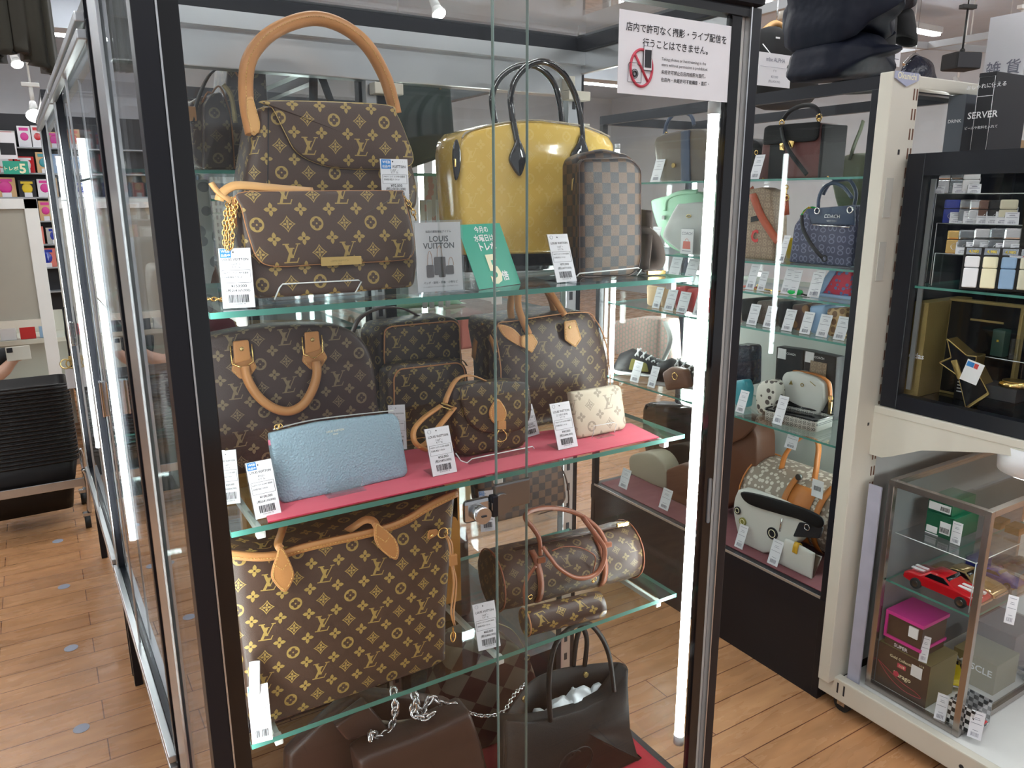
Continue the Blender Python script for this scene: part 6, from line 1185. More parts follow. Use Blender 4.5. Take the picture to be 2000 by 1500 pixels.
# lower part of the case
ZL = .9455
t = thing('gold_box', 'tall gold textured box standing at the back left of the lower case', 'box', (1.90, 1.105, ZL), RZ90)
mb = MB(); mb.box(-.018, .020, 0, .20, 0, .245, .001); obj('carton', mb, 'gold_card' if mat('gold_card', (.30, .22, .08), .5, .4, bump=.6, bscale=300) else '', t); mb = MB(); mb.T = M4.Translation((0, 0, .1)) @ M4.Rotation(0, 4, 'Y'); mb.text('adidas', .02, 0, 0, -.001, bold=.02); mb.T = M4.Identity(4); obj('lettering', mb, 'white', t)
t = thing('frame_box', 'flat box with a gold rim and black face behind the star tin', 'box', (2.0, 1.0, ZL), RZ90)
mb = MB(); mb.box(-.09, .09, 0, .02, 0, .25, .001); obj('rim', mb, 'gold_card', t); mb = MB(); mb.box(-.083, .083, -.002, 0, .007, .243); obj('face', mb, 'black_gloss', t); mb = MB(); mb.box(-.03, .05, -.0028, -.002, .20, .205); obj('printing', mb, 'gold_card', t)
F = Fx(1868, 778, 1.885, ZL, .1); t = thing('star_tin', 'gold star shaped tin with a black lid in the lower case', 'tin', F.translation, RZ90+.1)
q = snap(XZ(LL(F, [(1850, 661), (1888, 694), (1908, 696), (1904, 716), (1932, 770), (1890, 782), (1872, 734), (1835, 708), (1858, 698)])), True, .008); q = rpoly(q, .003)
obj('tin_wall', MB().prism(q, 0, .05), 'gold_tin' if mat('gold_tin', (.38, .27, .10), .3, .9) else '', t)
cx_ = sum(p[0] for p in q)/len(q); cz_ = sum(p[1] for p in q)/len(q); obj('black_lid', MB().prism([(cx_+(a-cx_)*.93, cz_+(b-cz_)*.93) for a, b in q], -.002, .001), 'black_gloss', t); mb = MB(); mb.tube([(a, -.001, b) for a, b in q], .0014, 5, True); obj('rim', mb, 'gold_tin', t)
q = XZ(LL(F, [(1858, 704), (1870, 702), (1882, 738), (1872, 741)], -.003)); obj('gold_plate', pillow(rpoly(q, .003), -.008, -.002, .002, .001), 'gold_tin', t)
c = LP(F, 1898, 728, -.012); mb = MB(); mb.T = M4.Translation(c) @ M4.Rotation(.25, 4, 'Y'); mb.box(-.020, .020, 0, .0006, -.025, .028); k_ = obj('hang_tag', mb, 'white', t); mb = MB(); mb.T = M4.Translation(c) @ M4.Rotation(.25, 4, 'Y'); mb.box(-.018, -.002, -.0006, 0, .012, .024); obj('sticker', mb, 'web_blue', k_); mb = MB(); mb.T = M4.Translation(c) @ M4.Rotation(.25, 4, 'Y'); mb.box(-.001, .008, -.0006, 0, .012, .024); obj('red_mark', mb, 'red_leather', k_)
def carton(name, label, u0, u1, v, h, x, z, d, m, cat='box', grp=None, dz=0., txt=None, tm='white'):
    a, b = PX(u0, v, x), PX(u1, v, x); w_ = (a-b).length/2; c = (a+b)/2; c.z = z; t = thing(name, label, cat, c, RZ90+dz, grp)
    mb = MB(); mb.box(-w_, w_, 0, d, 0, h, .001); obj('carton', mb, m, t)
    if txt: mb = MB(); mb.text(txt, min(h*.3, w_*.5), 0, h*.55, -.0008, bold=.015); obj('lettering', mb, tm, t)
    return t, w_
carton('small_carton', 'small dark green carton with yellow lettering on the low step', 1936, 1960, 672, .065, 1.97, 1.07, .04, 'green_dark' if mat('green_dark', (.01, .04, .03), .4) else '', txt='III', tm='yellow_plastic')
step_riser(ZL, 1.069, .87, .97, 1.95, 2.02, 'low clear step behind the stacked black boxes')
carton('sachet', 'clear sachet with small blue parts right of the dark green carton', 1974, 1990, 668, .05, 1.96, 1.07, .01, 'plastic_film')
carton('black_box', 'black gift box at the bottom of the stack with the gold lid', 1915, 1985, 765, .035, 1.895, ZL, .07, 'black_gloss', grp=None); carton('black_box', 'black gift box upper one of the stack, under the small tag', 1912, 1988, 745, .032, 1.897, ZL+.0355, .065, 'charcoal')
p = PX(1985, 716, 1.93); mb = MB(); mb.cyl(0, 0, 0, .012, .034, 24, .030); t = thing('brass_dish', 'round polished brass dish on the stacked black boxes', 'dish', (1.935, p.y, ZL+.068)); obj('dish', mb, 'gold', t); mb = MB(); mb.cyl(0, 0, .0121, .0135, .026, 24); obj('well', mb, 'brass', t)
t, w_ = carton('info_card', 'black upright card with white small print behind the star tin', 1872, 1905, 702, .075, 1.965, 1.03-.03, .003, 'black_plastic'); t.location.z = ZL; mb = MB()
for i in range(6): mb.box(-w_*.7, w_*(.7-.1*(i % 3)), -.001, 0, .06-.008*i, .0625-.008*i)
obj('small_print', mb, 'white', t)
# on top of the case
t, w_ = carton('drink_server_box', 'black drink server carton with white lettering on top of the lighter case', 1893, 1926, 297, .19, 2.02, 1.5525, .16, 'charcoal', 'box'); mb = MB(); mb.text('おしゃれに使える', .012, 0, .155, -.001, bold=.01); mb.text('SERVER', .022, 0, .085, -.001, bold=.01); mb.text('ビールや飲料を入れて', .008, 0, .06, -.001); mb.box(-w_*.9, w_*.9, -.001, 0, .135, .1362); mb.tube([(-w_*.92, -.0008, .01), (-w_*.92, -.0008, .18), (w_*.92, -.0008, .18), (w_*.92, -.0008, .01)], .0006, 4); obj('lettering', mb, 'white', t)
t, w_ = carton('drink_box_reflection', 'dark grey carton standing in for the drink box reflection behind the cream post', 1840, 1874, 297, .15, 2.06, 1.5525, .12, 'gunmetal_card' if mat('gunmetal_card', (.10, .11, .13), .5) else '', 'box', txt='DRINK');  # reflection in the glass, built as a solid carton
carton('small_orange_carton', 'small orange and white carton behind the drink server box', 1972, 1992, 297, .045, 2.3, 1.5525, .05, 'light_tan')
a, b = PX(1908, 235, 2.3), PX(1984, 235, 2.3); t = thing('shop_sign', 'white hanging card with two printed characters above the drink server box', 'sign', ((a+b)/2), RZ90); w_ = (a-b).length/2; mb = MB(); mb.box(-w_, w_, 0, .002, 0, .27); obj('card', mb, 'paper', t); mb = MB(); mb.text('雑 貨', .040, 0, .12, -.001, bold=.01); obj('lettering', mb, 'ink_grey', t); mb = MB(); mb.box(-w_*.6, w_*.2, -.001, 0, .03, .09); obj('picture', mb, 'satin_blue', t); mb = MB(); mb.tube([(0, .001, .27), (0, .001, 2.6-(a+b).z/2+.0)], .001, 4); obj('string', mb, 'white', t)
t = thing('glass_panel_case', 'upper glass back case with grey posts behind the drink boxes', 'showcase', (2.31, .58, 1.5525)); mb = MB(); mb.box(0, .004, 0, .57, 0, .25); obj('glass_pane', mb, 'clear_glass', t); mb = MB(); mb.box(-.004, .012, .50, .52, 0, .25); obj('post', mb, 'black_frame', t); mb = MB(); mb.box(-.004, .012, .30, .32, 0, .25); obj('post', mb, 'aluminium', t)
# ================================================================ model car case contents
ZC, ZM, ZT = .1203, .4403, .5755
def model_car(label, u0, u1, v, x, z, col, stripe=None, dz=0., box=None, L=None, part=True):
    a, b = PX(u0, v, x), PX(u1, v, x); L = L or abs(a.y-b.y); c = (a+b)/2; c.z = z+.0003; t = thing('model_car', label, 'model car', c, RZ90+dz, 'scale model cars in the steel framed case'); s = L/.19
    prof = [(-.095, .018), (-.093, .034), (-.080, .040), (-.050, .042), (-.030, .058), (.008, .059), (.032, .042), (.075, .038), (.092, .030), (.095, .018), (.080, .014), (-.080, .014)]
    mb = MB(); rows = []
    for y_, k in ((-.037, .86), (-.035, .97), (-.026, 1.), (.026, 1.), (.035, .97), (.037, .86)): rows.append([(p_[0]*s*(1 if abs(y_) < .036 else .985), y_*s*(1 if p_[1] < .045 else .80), (p_[1]*k if p_[1] > .02 else p_[1])*s) for p_ in prof])
    mb.grid(rows, True, cap=(True, True)); o = obj('bodywork', mb, col, t)
    mb = MB()
    for sy in (-1, 1): mb.prism([(-.040*s, .041*s), (-.027*s, .054*s), (.006*s, .055*s), (.024*s, .042*s)], sy*.0335*s-.0015*s, sy*.0335*s+.0015*s)
    mb.sweep([(.017*s, -.028*s, .0515*s), (.017*s, .028*s, .0515*s)], [(-.0012, -.010*s), (.0012, -.010*s), (.0012, .009*s), (-.0012, .009*s)], up=V((-.6, 0, .7))); obj('windows', mb, 'black_gloss', t)
    for wx in (-.058, .058):
        for sy in (-1, 1): mb = MB(); mb.cyl(wx*s, .0145*s, sy*.036*s-.006*s, sy*.036*s+.006*s, .0143*s, 16, ax='y'); w_ = obj('wheel', mb, 'rubber', t); mb = MB(); mb.cyl(wx*s, .0145*s, sy*.0425*s-.001, sy*.0425*s+.001, .008*s, 12, ax='y'); obj('rim', mb, 'chrome', w_)
    for e in (.093, -.098): mb = MB(); mb.box(e*s, (e+.005)*s, -.032*s, .032*s, .018*s, .023*s, .001); obj('bumper', mb, 'chrome', t)
    if stripe:
        mb = MB()
        for yy in (-.009, .009):
            mb.box(.034*s, .090*s, (yy-.005)*s, (yy+.005)*s, .0375*s, .0425*s); mb.box(-.088*s, -.055*s, (yy-.005)*s, (yy+.005)*s, .040*s, .0425*s)
        obj('racing_stripes', mb, stripe, t)
    return t
mat('car_red', (.50, .008, .015), .12, coat=1.); mat('car_gold', (.62, .44, .22), .15, .8, coat=.5); mat('car_blue', (.01, .03, .35), .15, coat=1.); mat('car_yellow', (.70, .55, .01), .15, coat=1.); mat('car_green', (.03, .08, .07), .2, coat=1.); mat('magenta', (.65, .04, .30), .35); mat('brown_card', (.08, .045, .03), .4); mat('olive_card', (.22, .18, .08), .45); pattern_mat('chequer', 'check', (.75, .75, .75), (.01, .01, .01), .012, .4, bump=0); mat('box_green', (.01, .10, .05), .4)
model_car('red model muscle car with white racing stripes on the middle glass shelf', 1773, 1925, 1165, 1.915, ZM, 'car_red', 'white')
model_car('gold plated model car behind the red striped one', 1818, 1958, 1150, 1.995, ZM, 'car_gold')
t = model_car('blue and cream vintage model car inside a clear box', 1925, 1975, 1120, 2.09, ZM+.004, 'car_blue', L=.12)
t = model_car('yellow model sports car behind the brown carton', 1820, 1882, 1290, 2.07, ZC, 'car_yellow', L=.17, dz=-.9)
model_car('dark green model car at the right edge of the middle shelf', 1970, 2030, 1105, 2.2, ZM, 'car_green', L=.14)
model_car('small silver model car on the case floor at the right edge', 1985, 2040, 1270, 2.25, ZC, 'silver_l', L=.12)
model_car('small red racing car inside the chequered carton', 1895, 1940, 1335, 1.93, ZC+.006, 'car_red', L=.05)
mb = MB(); p = PX(1950, 1120, 2.09); t = thing('clear_box', 'clear box over the blue vintage model car', 'box', (2.09, p.y, ZM)); mb.box(-.045, .045, -.07, .07, .0, .001); mb.box(-.045, -.044, -.07, .07, .001, .065); mb.box(.044, .045, -.07, .07, .001, .065); mb.box(-.044, .044, -.07, -.069, .001, .065); mb.box(-.044, .044, .069, .07, .001, .065); mb.box(-.045, .045, -.07, .07, .065, .066); obj('clear_cover', mb, 'acrylic', t); mb = MB(); mb.box(-.042, .042, .04, .066, .002, .06); obj('blue_card', mb, 'car_blue', t)
def gbox(label, u0, u1, v, h, x, z, d, m, **k): return carton('model_car_carton', label, u0, u1, v, h, x, z, d, m, 'box', 'cartons of model cars', **k)
t, w_ = gbox('dark green carton with white labels, lower one of two on the clear tier', 1806, 1858, 1048, .062, 1.94, ZT, .12, 'box_green'); mb = MB(); mb.box(-w_*.9, -w_*.1, -.001, 0, .006, .024); mb.box(w_*.05, w_*.8, -.001, 0, .012, .045); mb.box(-w_*.95, w_*.0, -.0012, 0, .0, .003); obj('label', mb, 'white', t); mb = MB(); [mb.box(w_*.1+i*.003, w_*.1+i*.003+.0015, -.0016, -.001, .016, .03) for i in range(8)]; obj('barcode', mb, 'ink', t)
t, w_ = gbox('dark green carton with a white label strip, upper one of two', 1812, 1858, 1000, .04, 1.945, ZT+.063, .11, 'box_green'); mb = MB(); mb.box(-w_*.9, w_*.9, -.001, 0, .005, .026); obj('label', mb, 'white', t); mb = MB(); [mb.box(w_*.1+i*.003, w_*.1+i*.003+.0015, -.0016, -.001, .009, .02) for i in range(8)]; obj('barcode', mb, 'ink', t)
_rtag(PX(1858, 1047, 1.93), PX(1876, 1044, 1.93), 1868, 1002, 1.93, ZT, 'white price tag at the corner of the green cartons', RZ90, 'price tags in the car case', .03, .06, -.05)
t = thing('acrylic_riser', 'clear tier carrying the green cartons in the car case', 'stand', (1.87, .87, ZM), 0, 'clear tiers in the car case'); mb = MB(); mb.box(0, .22, 0, .21, ZT-ZM-.004, ZT-ZM-.0005); obj('sheet', mb, 'acrylic', t); mb = MB(); mb.tube([(0, 0, ZT-ZM-.001), (0, .21, ZT-ZM-.001)], .0014, 5); mb.tube([(0, 0, ZT-ZM-.001), (.22, 0, ZT-ZM-.001)], .0014, 5); mb.tube([(0, .0, 0), (0, 0, ZT-ZM)], .0012, 5); obj('lit_edge', mb, 'edge_light', t)
t, w_ = gbox('brown model car carton with an orange swoosh at the left of the case floor', 1708, 1800, 1365, .125, 1.870, ZC, .13, 'brown_card'); mb = MB(); mb.text('Gold Collection', .011, .0, .098, -.001, bold=.02); mb.text('1/18', .010, 0, .080, -.001, bold=.02); mb.text('burago', .018, .005, .050, -.001, bold=.02); mb.text('1/18', .008, w_*.7, .112, -.001); obj('lettering', mb, 'cream_ink', t); mb = MB(); mb.tube(spline([(-w_*.9, -.0005, .07), (-w_*.4, -.0005, .035), (w_*.2, -.0005, .018), (w_*.8, -.0005, .022), (w_*.6, -.0005, .032), (0, -.0005, .04), (-w_*.9, -.0005, .07)], 5), .0008, 4); mb.cyl(-.012, .056, -.002, -.0005, .008, 12, ax='y'); mb.box(-.012, .012, -.0008, 0, .077, .090); obj('orange_print', mb, 'red_ink', t); mb = MB(); mb.box(w_*.35, w_*.75, -.0012, 0, .075, .108, .0005); obj('label', mb, 'white', t)
mb = MB(); mb.box(-w_, w_, .001, .129, .1250, .1256); obj('gold_top', mb, 'olive_card', t); mb = MB(); mb.box(w_, w_+.0006, .001, .129, .001, .124); obj('gold_end', mb, 'olive_card', t)
t, w_ = gbox('magenta rimmed window carton on top of the brown carton', 1735, 1800, 1222, .10, 1.875, ZC+.1262, .115, 'brown_card'); mb = MB(); [mb.box(a, b, -.004, .119, c, d) for a, b, c, d in ((-w_-.003, w_+.003, .022, .030), (-w_-.003, w_+.003, .092, .102))]; mb.box(-w_-.003, -w_+.004, -.004, .119, .03, .092); obj('magenta_rim', mb, 'magenta', t); mb = MB(); mb.text('SUPER', .014, 0, .006, -.005, bold=.02); obj('lettering', mb, 'white', t); mb = MB(); mb.box(w_*.3, w_*.8, -.005, -.001, .055, .085); obj('label', mb, 'white', t)
t, w_ = gbox('black and white chequered window carton at the front of the case floor', 1857, 1903, 1372, .068, 1.870, ZC, .005, 'chequer'); mb = MB(); mb.box(-w_, w_, .005, .085, 0, .004); mb.box(-w_, -w_+.002, .005, .085, .004, .068); mb.box(-w_, w_, .083, .085, .004, .068); obj('chequered_back', mb, 'chequer', t); mb = MB(); mb.box(-w_+.002, w_-.001, .005, .083, .066, .067); mb.box(w_-.001, w_, .005, .083, .004, .066); obj('window', mb, 'acrylic', t)
gbox('olive and black carton behind the chequered one', 1870, 1950, 1255, .09, 2.08, ZC, .12, 'olive_card', txt='MUSCLE'); gbox('dark red carton stacked behind at the right of the case floor', 1905, 1985, 1215, .12, 2.22, ZC, .14, 'oxblood')
for (u0, u1, vb, ut, vt, x, z, lb) in ((1828, 1846, 1386, 1832, 1326, 1.856, ZC, 'white price tag with a blue square on the front of the case floor'), (1903, 1926, 1364, 1920, 1318, 1.862, ZC, 'white price tag before the chequered carton'), (1972, 1990, 1152, 1976, 1092, 1.90, ZM, 'white price tag before the blue vintage car'), (1804, 1818, 1226, 1812, 1182, 1.872, ZC+.1262, 'white price tag before the magenta rimmed carton')):
    _rtag(PX(u0, vb, x), PX(u1, vb, x), ut, vt, x, z, lb, RZ90+.3, 'price tags in the car case', .035, .07, -.25)
for i, (u, v) in enumerate(((1945, 985), (1985, 975))): carton('gold_pouch', ('gold foil pouch with a blue label', 'second gold foil pouch at the right')[i]+' on the upper tier of the car case', u-14, u+14, v+8, .02, 2.12, ZT, .05, 'gold_tin')
p = PZ(2035, 893, .862); t = thing('shelf_downlight', 'round white light fixed under the cream shelf above the car case', 'shelf light', (p.x, p.y, .860)); mb = MB(); mb.cyl(0, 0, -.035, .030, .085, 28, .09); obj('housing', mb, 'white', t); mb = MB(); mb.cyl(0, 0, -.039, -.0355, .075, 28); obj('diffuser', mb, 'tube_soft', t)
mb = MB(); [mb.box(1.9+i*.014, 1.906+i*.014, .59, .5995, .1045, .1047) for i in range(60)]; mb.bm.free()
t = thing('promo_card', 'yellow and blue promotion card hanging at the front of the base shelf', 'sign', (2.02, .572, .02), .0); mb = MB(); mb.box(0, .25, 0, .002, 0, .085); obj('card', mb, 'yellow_plastic', t); mb = MB(); mb.box(.05, .09, -.001, 0, .04, .075); obj('picture', mb, 'satin_blue', t); mb = MB(); mb.cyl(.025, .05, -.001, .0, .022, 20, ax='y'); obj('badge', mb, 'paper', t)
# ================================================================ garments and fixtures above
F = frame((2.03, 1.36, 1.7375), -.0); t = thing('puffer_jacket', 'dark navy puffer jacket on a stand on top of the right showcase', 'jacket', F.translation)
def lump(pts, y0, y1, m, name, bulge, amp, seed=1., fr=8, edge=.05):
    q = smooth_out(XZ(LL(F, pts)), 4); q = [(a, max(b, 0.002)) for a, b in q]; mb = pillow(q, y0, y1, bulge, edge)
    disp(mb, amp, fr, seed)
    for w_ in mb.bm.verts: w_.co.z = max(w_.co.z, .001)
    o = obj(name, mb, m, t); return o
lump([(1622, 149), (1620, 112), (1632, 82), (1665, 64), (1703, 70), (1724, 95), (1731, 122), (1728, 149)], -.05, .16, 'navy_puffer', 'lower_panel', .07, .005, fr=12)
lump([(1631, 85), (1628, 45), (1634, 0), (1640, -80), (1700, -110), (1730, -60), (1728, 0), (1724, 35), (1716, 80), (1690, 62), (1665, 60), (1648, 75)], -.06, .18, 'navy_puffer', 'upper_panel', .06, .008, 3., fr=12)
lump([(1712, 60), (1722, 34), (1738, 40), (1741, 90), (1730, 98), (1722, 96)], .0, .10, 'navy_puffer', 'side_panel', .03, .006, 5.)
lump([(1715, -90), (1790, -70), (1797, -20), (1795, 10), (1788, 21), (1775, 22), (1730, 32), (1720, 30), (1712, -20)], -.02, .14, 'navy_puffer', 'sleeve', .05, .005, 7.)
a, b = LP(F, 1752, 22, .05), LP(F, 1768, 82, .03); mb = MB(); n = 18; mb.grid([[a.lerp(b, k_)+V((r_*cos(2*pi*i/n), r_*.8*sin(2*pi*i/n), .010*cos(2*pi*i/n)*-1)) for i in range(n)] for k_, r_ in ((0, .050), (.5, .046), (.9, .040), (1., .036), (.92, .033), (.5, .033))], True, cap=(True, True)); obj('cuff', mb, 'black_fabric', t)
mb = MB(); mb.cyl(-.01, .06, 0, .25, .08, 16, .07); obj('display_stand', mb, 'black_fabric', t)
def hung(name, label, pts, y, m, dep, hp, hm='tan_light', sign=None):
    c = PY(hp[0], hp[1], y); F = frame(c); t = thing(name, label, 'jacket', c, 0, 'garments hanging from the ceiling rails'); q = smooth_out(XZ(LL(F, pts)), 4); mb = pillow(q, -dep/2, dep/2, .02, dep*.35); disp(mb, .012, 7, y); obj('garment', mb, m, t)
    w_ = abs(q[0][0]-q[len(q)//2][0])
    mb = MB(); mb.tube(spline([(-.13, 0, -.085), (-.06, 0, -.03), (0, 0, -.005), (.06, 0, -.03), (.13, 0, -.085)], 5), .012, 8); h_ = obj('hanger', mb, hm, t); mb = MB(); mb.tube([(0, 0, 0), (0, 0, .05), (0, 0, 2.95-c.z)], .003, 6); obj('hanger_hook', mb, 'steel', h_); return t, F
t, F = hung('black_hoodie', 'black hooded jacket on a wooden hanger behind the right showcase', [(1480, 70), (1497, 56), (1508, 66), (1520, 72), (1530, 58), (1545, 62), (1560, 75), (1570, 110), (1578, 200), (1480, 210), (1470, 130)], 2.4, 'black_fabric', .14, (1517, 43))
mb = MB(); c = LP(F, 1519, 74, -.08); mb.box(c.x-.012, c.x+.012, -.082, -.08, c.z-.003, c.z+.003); obj('neck_label', mb, 'white', t)
a, b = PY(1479, 166, 2.25), PY(1543, 160, 2.25); t = thing('jacket_sign', 'white printed card hanging in front of the black hoodie', 'sign', a, 0); w_ = b.x-a.x; h = PY(1545, 109, 2.25).z-a.z; mb = MB(); mb.box(0, w_, 0, .002, 0, h); obj('card', mb, 'paper', t); mb = MB(); mb.text('mbx ALPHA', .022, w_*.5, h*.75, -.001, bold=.01); mb.box(w_*.05, w_*.9, -.001, 0, h*.58, h*.585); mb.text('¥27,000', .013, w_*.5, h*.26, -.001); mb.text('(税込¥29,700)', .012, w_*.5, h*.12, -.001); mb.text('ﾀﾞｳﾝ', .010, w_*.5, h*.45, -.001); obj('lettering', mb, 'ink_grey', t); mb = MB(); mb.tube([(w_*.6, .03, h*.95), (w_*.55, .08, h+.05)], .002, 4); obj('cord', mb, 'white', t)
t, F = hung('leather_jacket', 'small dark navy jacket hanging right of the puffer jacket', [(1762, 158), (1768, 132), (1778, 118), (1786, 110), (1794, 112), (1812, 124), (1819, 145), (1822, 165), (1790, 168)], 3.6, 'dark_crinkle', .12, (1788, 105), 'steel')
t = thing('hanging_card', 'white card half hidden beside the puffer jacket', 'sign', PY(1735, 128, 1.9)); mb = MB(); mb.box(0, .07, 0, .002, 0, .12); obj('card', mb, 'paper', t); mb = MB(); mb.box(.035, .055, -.001, 0, .05, .053); mb.box(.03, .06, -.001, 0, .025, .028); obj('printing', mb, 'ink_grey', t); mb = MB(); mb.tube([(.035, .001, .12), (.035, .001, 2.95-t.location.z)], .001, 4); obj('string', mb, 'white', t)
p = PY(1877, 121, 2.9); t = thing('wall_speaker', 'black box loudspeaker hung from the ceiling rail', 'loudspeaker', p, -.35); mb = MB(); mb.box(-.09, .09, -.07, .07, -.05, .05, .012); obj('cabinet', mb, 'black_fabric', t); mb = MB(); mb.box(-.082, .082, -.072, -.069, -.043, .043, .001); obj('grille', mb, 'charcoal', t); mb = MB(); mb.cyl(0, 0, .05, 2.6-p.z+.0, .006, 8); mb.cyl(0, 0, 2.6-p.z, 2.95-p.z, .004, 6); mb.sphere((0, 0, .065), .016, 6); mb.box(-.05, .05, -.02, .02, 2.575-p.z, 2.60-p.z, .004); obj('mount', mb, 'rubber', t)
# ================================================================ left aisle
t = thing('hanging_coats', 'dark olive garment hem hanging at the top left corner', 'garment', PY(60, 60, 2.6)); F = frame(PY(60, 60, 2.6))
a, b = LP(F, -120, 100).x, LP(F, 112, 108).x; rows = []
for zi, zz in enumerate((LP(F, 20, 103).z, LP(F, 20, 100).z+.01, LP(F, 20, 60).z, .3, .62)):
    rows.append([(a+(b-a)*i/48, .10*sin(2*pi*i/48*0)+.02*sin(i*.9)+.012*sin(i*2.3), zz+(.02*sin(i*.25) if zi < 2 else 0)-(0.03*(i/48) if zi < 2 else 0)) for i in range(49)])
mb = MB(); mb.grid(rows); o = obj('fabric', mb, 'olive_cloth' if mat('olive_cloth', (.030, .027, .018), .9, sheen=.2) else '', t); so = o.modifiers.new('thickness', 'SOLIDIFY'); so.thickness = .03
mb = MB(); mb.tube([(a, 0, .62), (b+.02, 0, .62)], .012, 8); mb.tube([((a+b)/2, 0, .62), ((a+b)/2, 0, 2.95-F.translation.z)], .008, 6); mb.tube([(b-.05, 0, .62), (b-.05, 0, 2.95-F.translation.z)], .008, 6); obj('hanging_rail', mb, 'steel', t)
# floor dots
mat('dot_grey', (.36, .38, .46), .5)
for i, (u, v) in enumerate(((159, 1423), (139, 1266), (125, 1146), (113, 1057))):
    p = PZ(u, v, 0); mb = MB(); mb.cyl(0, 0, .0003, .0012, .021, 20); o = obj('floor_sticker', mb, 'dot_grey', T=M4.Translation(p)); tag(o, ('nearest', 'second nearest', 'third', 'farthest')[i]+' round grey sticker in the row on the aisle floor', 'floor sticker', 'round stickers along the aisle floor')
# nested shopping baskets
BL, BR = PY(-60, 1025, 3.9), PY(172, 1000, 3.9); cxk, hw = -.155, .20
proto = None
def basket_mesh():
    mb = MB(); rows = []
    for s, z in ((.78, 0), (.86, .10), (1., .24)): rows.append([(p_[0]*s, p_[1]*s, z) for p_ in rpoly([(-hw, -.14), (hw, -.14), (hw, .14), (-hw, .14)], .04)])
    inner = [[(p_[0]*.992, p_[1]*.99, p_[2]+.001) for p_ in r] for r in rows[::-1]]
    mb.grid(rows+inner, True, cap=(True, True)); return mb
for i in range(20):
    z0 = .085 + i*.0175
    if proto is None:
        t = proto = thing('shopping_basket', '', 'basket', (cxk, 3.93, z0), .03, 'nested brown shopping baskets'); obj('basket_body', basket_mesh(), 'black_plastic', t)
        mb = MB(); mb.sweep([(p_[0]*1.012+(.006 if p_[0] > 0 else -.006)*0, p_[1]*1.03, .236) for p_ in rpoly([(-hw, -.14), (hw, -.14), (hw, .14), (-hw, .14)], .04)], [(-.001, -.004), (.005, -.004), (.005, .004), (-.001, .004)], True); obj('rim', mb, 'black_plastic', t)
    else: t = copy_tree(proto); t.location = (cxk+.0004*sin(i*2.1), 3.93, z0)
    t['label'] = 'dark brown shopping basket inside the tall nested stack'
    if i == 19: t['label'] = 'dark brown shopping basket on top of the stack, its inside open to view'
    if i == 0: t['label'] = 'lowest dark brown basket of the stack, its whole body showing'
tp = t; mb = MB(); mb.tube(spline([(-hw, -.10, .24), (-.1, -.145, .25), (.1, -.145, .25), (hw, -.10, .24)], 5), .005, 6); obj('carry_handle', mb, 'black_plastic', tp)
t = thing('basket_trolley', 'steel trolley frame with casters carrying the nested baskets', 'trolley', (cxk, 3.93, 0))
for sx in (-1, 1):
    for sy in (-1, 1):
        mb = MB(); mb.tube(spline([(sx*.215, sy*.17, .28), (sx*.225, sy*.17, .22), (sx*.215, sy*.17, .07)], 5), .010, 8); obj('leg', mb, 'steel', t)
        mb = MB(); mb.cyl(sy*.165, .030, sx*.205-.012, sx*.205+.012, .030, 18, ax='x'); c_ = obj('caster', mb, 'rubber', t); mb = MB(); mb.box(sx*.205-.017, sx*.205+.017, sy*.165-.012, sy*.165+.012, .055, .075, .003); obj('caster_fork', mb, 'steel', c_)
for sy in (-1, 1): mb = MB(); mb.box(-.215, .215, sy*.17-.004, sy*.17+.004, .20, .24, .002); obj('cross_bar', mb, 'steel', t)
for sx in (-1, 1): mb = MB(); mb.box(sx*.215-.004, sx*.215+.004, -.17, .17, .20, .24, .002); obj('cross_bar', mb, 'steel', t)
p = PY(134, 735, 3.72); t = thing('key_bunch', 'bunch of small keys with a white paper tag hanging above the baskets', 'keys', PY(138, 700, 3.42)); mb = MB(); mb.box(-.025, .02, 0, .002, -.12, -.04); obj('paper_tag', mb, 'white', t)
mb = MB(); [mb.ring((x_, 0, -.02), .018, .003) for x_ in (-.02, .0, .02)]; mb.box(-.008, .008, -.002, .002, -.01, .01, .001); obj('key_rings', mb, 'brass', t); mb = MB(); mb.tube([(0, 0, .02), (-.005, 0, .10), (.0, .0, .20), (.07, .01, .22)], .003, 6); mb.tube([(0, 0, -.12), (.03, 0, -.20)], .003, 6); obj('cord', mb, 'rubber', t)
# white framed board and cream slotted posts
t = thing('white_framed_board', 'large grey beige board in a white frame at the left edge', 'board', (-.9, 5.0, 0)); xr = PY(62, 450, 5.0).x+.9
mb = MB(); mb.box(xr-.02, xr+.045, 0, .05, .02, 1.455, .003); obj('frame_post', mb, 'white_metal', t); mb = MB(); mb.box(.0, xr+.045, 0, .05, 1.40, 1.455, .003); obj('frame_rail', mb, 'white_metal', t); mb = MB(); mb.box(-.0, .05, 0, .05, .02, 1.40, .003); obj('frame_post', mb, 'white_metal', t)
mb = MB(); mb.box(.05, xr-.02, .015, .03, .80, 1.40); obj('board_panel', mb, 'board_beige' if mat('board_beige', (.34, .32, .27), .7) else '', t); mb = MB(); mb.box(.05, xr-.02, .0, .04, .76, .80); obj('frame_rail', mb, 'cream_metal', t); mb = MB(); mb.box(0, .06, -.02, .10, 0, .02); mb.box(xr-.02, xr+.04, -.02, .10, 0, .02); obj('foot', mb, 'rubber', t)
t = thing('low_shelf_rack', 'cream shelf rack with small goods behind the basket stack', 'shelving', (-.9, 5.4, 0)); mb = MB(); mb.box(0, 1.0, 0, .3, .60, .63, .003); mb.box(0, 1.0, 0, .3, .30, .33, .003); obj('shelf', mb, 'cream_metal', t); mb = MB(); mb.box(0, 1.0, .30, .32, 0, .76); obj('back_panel', mb, 'cream_metal', t)
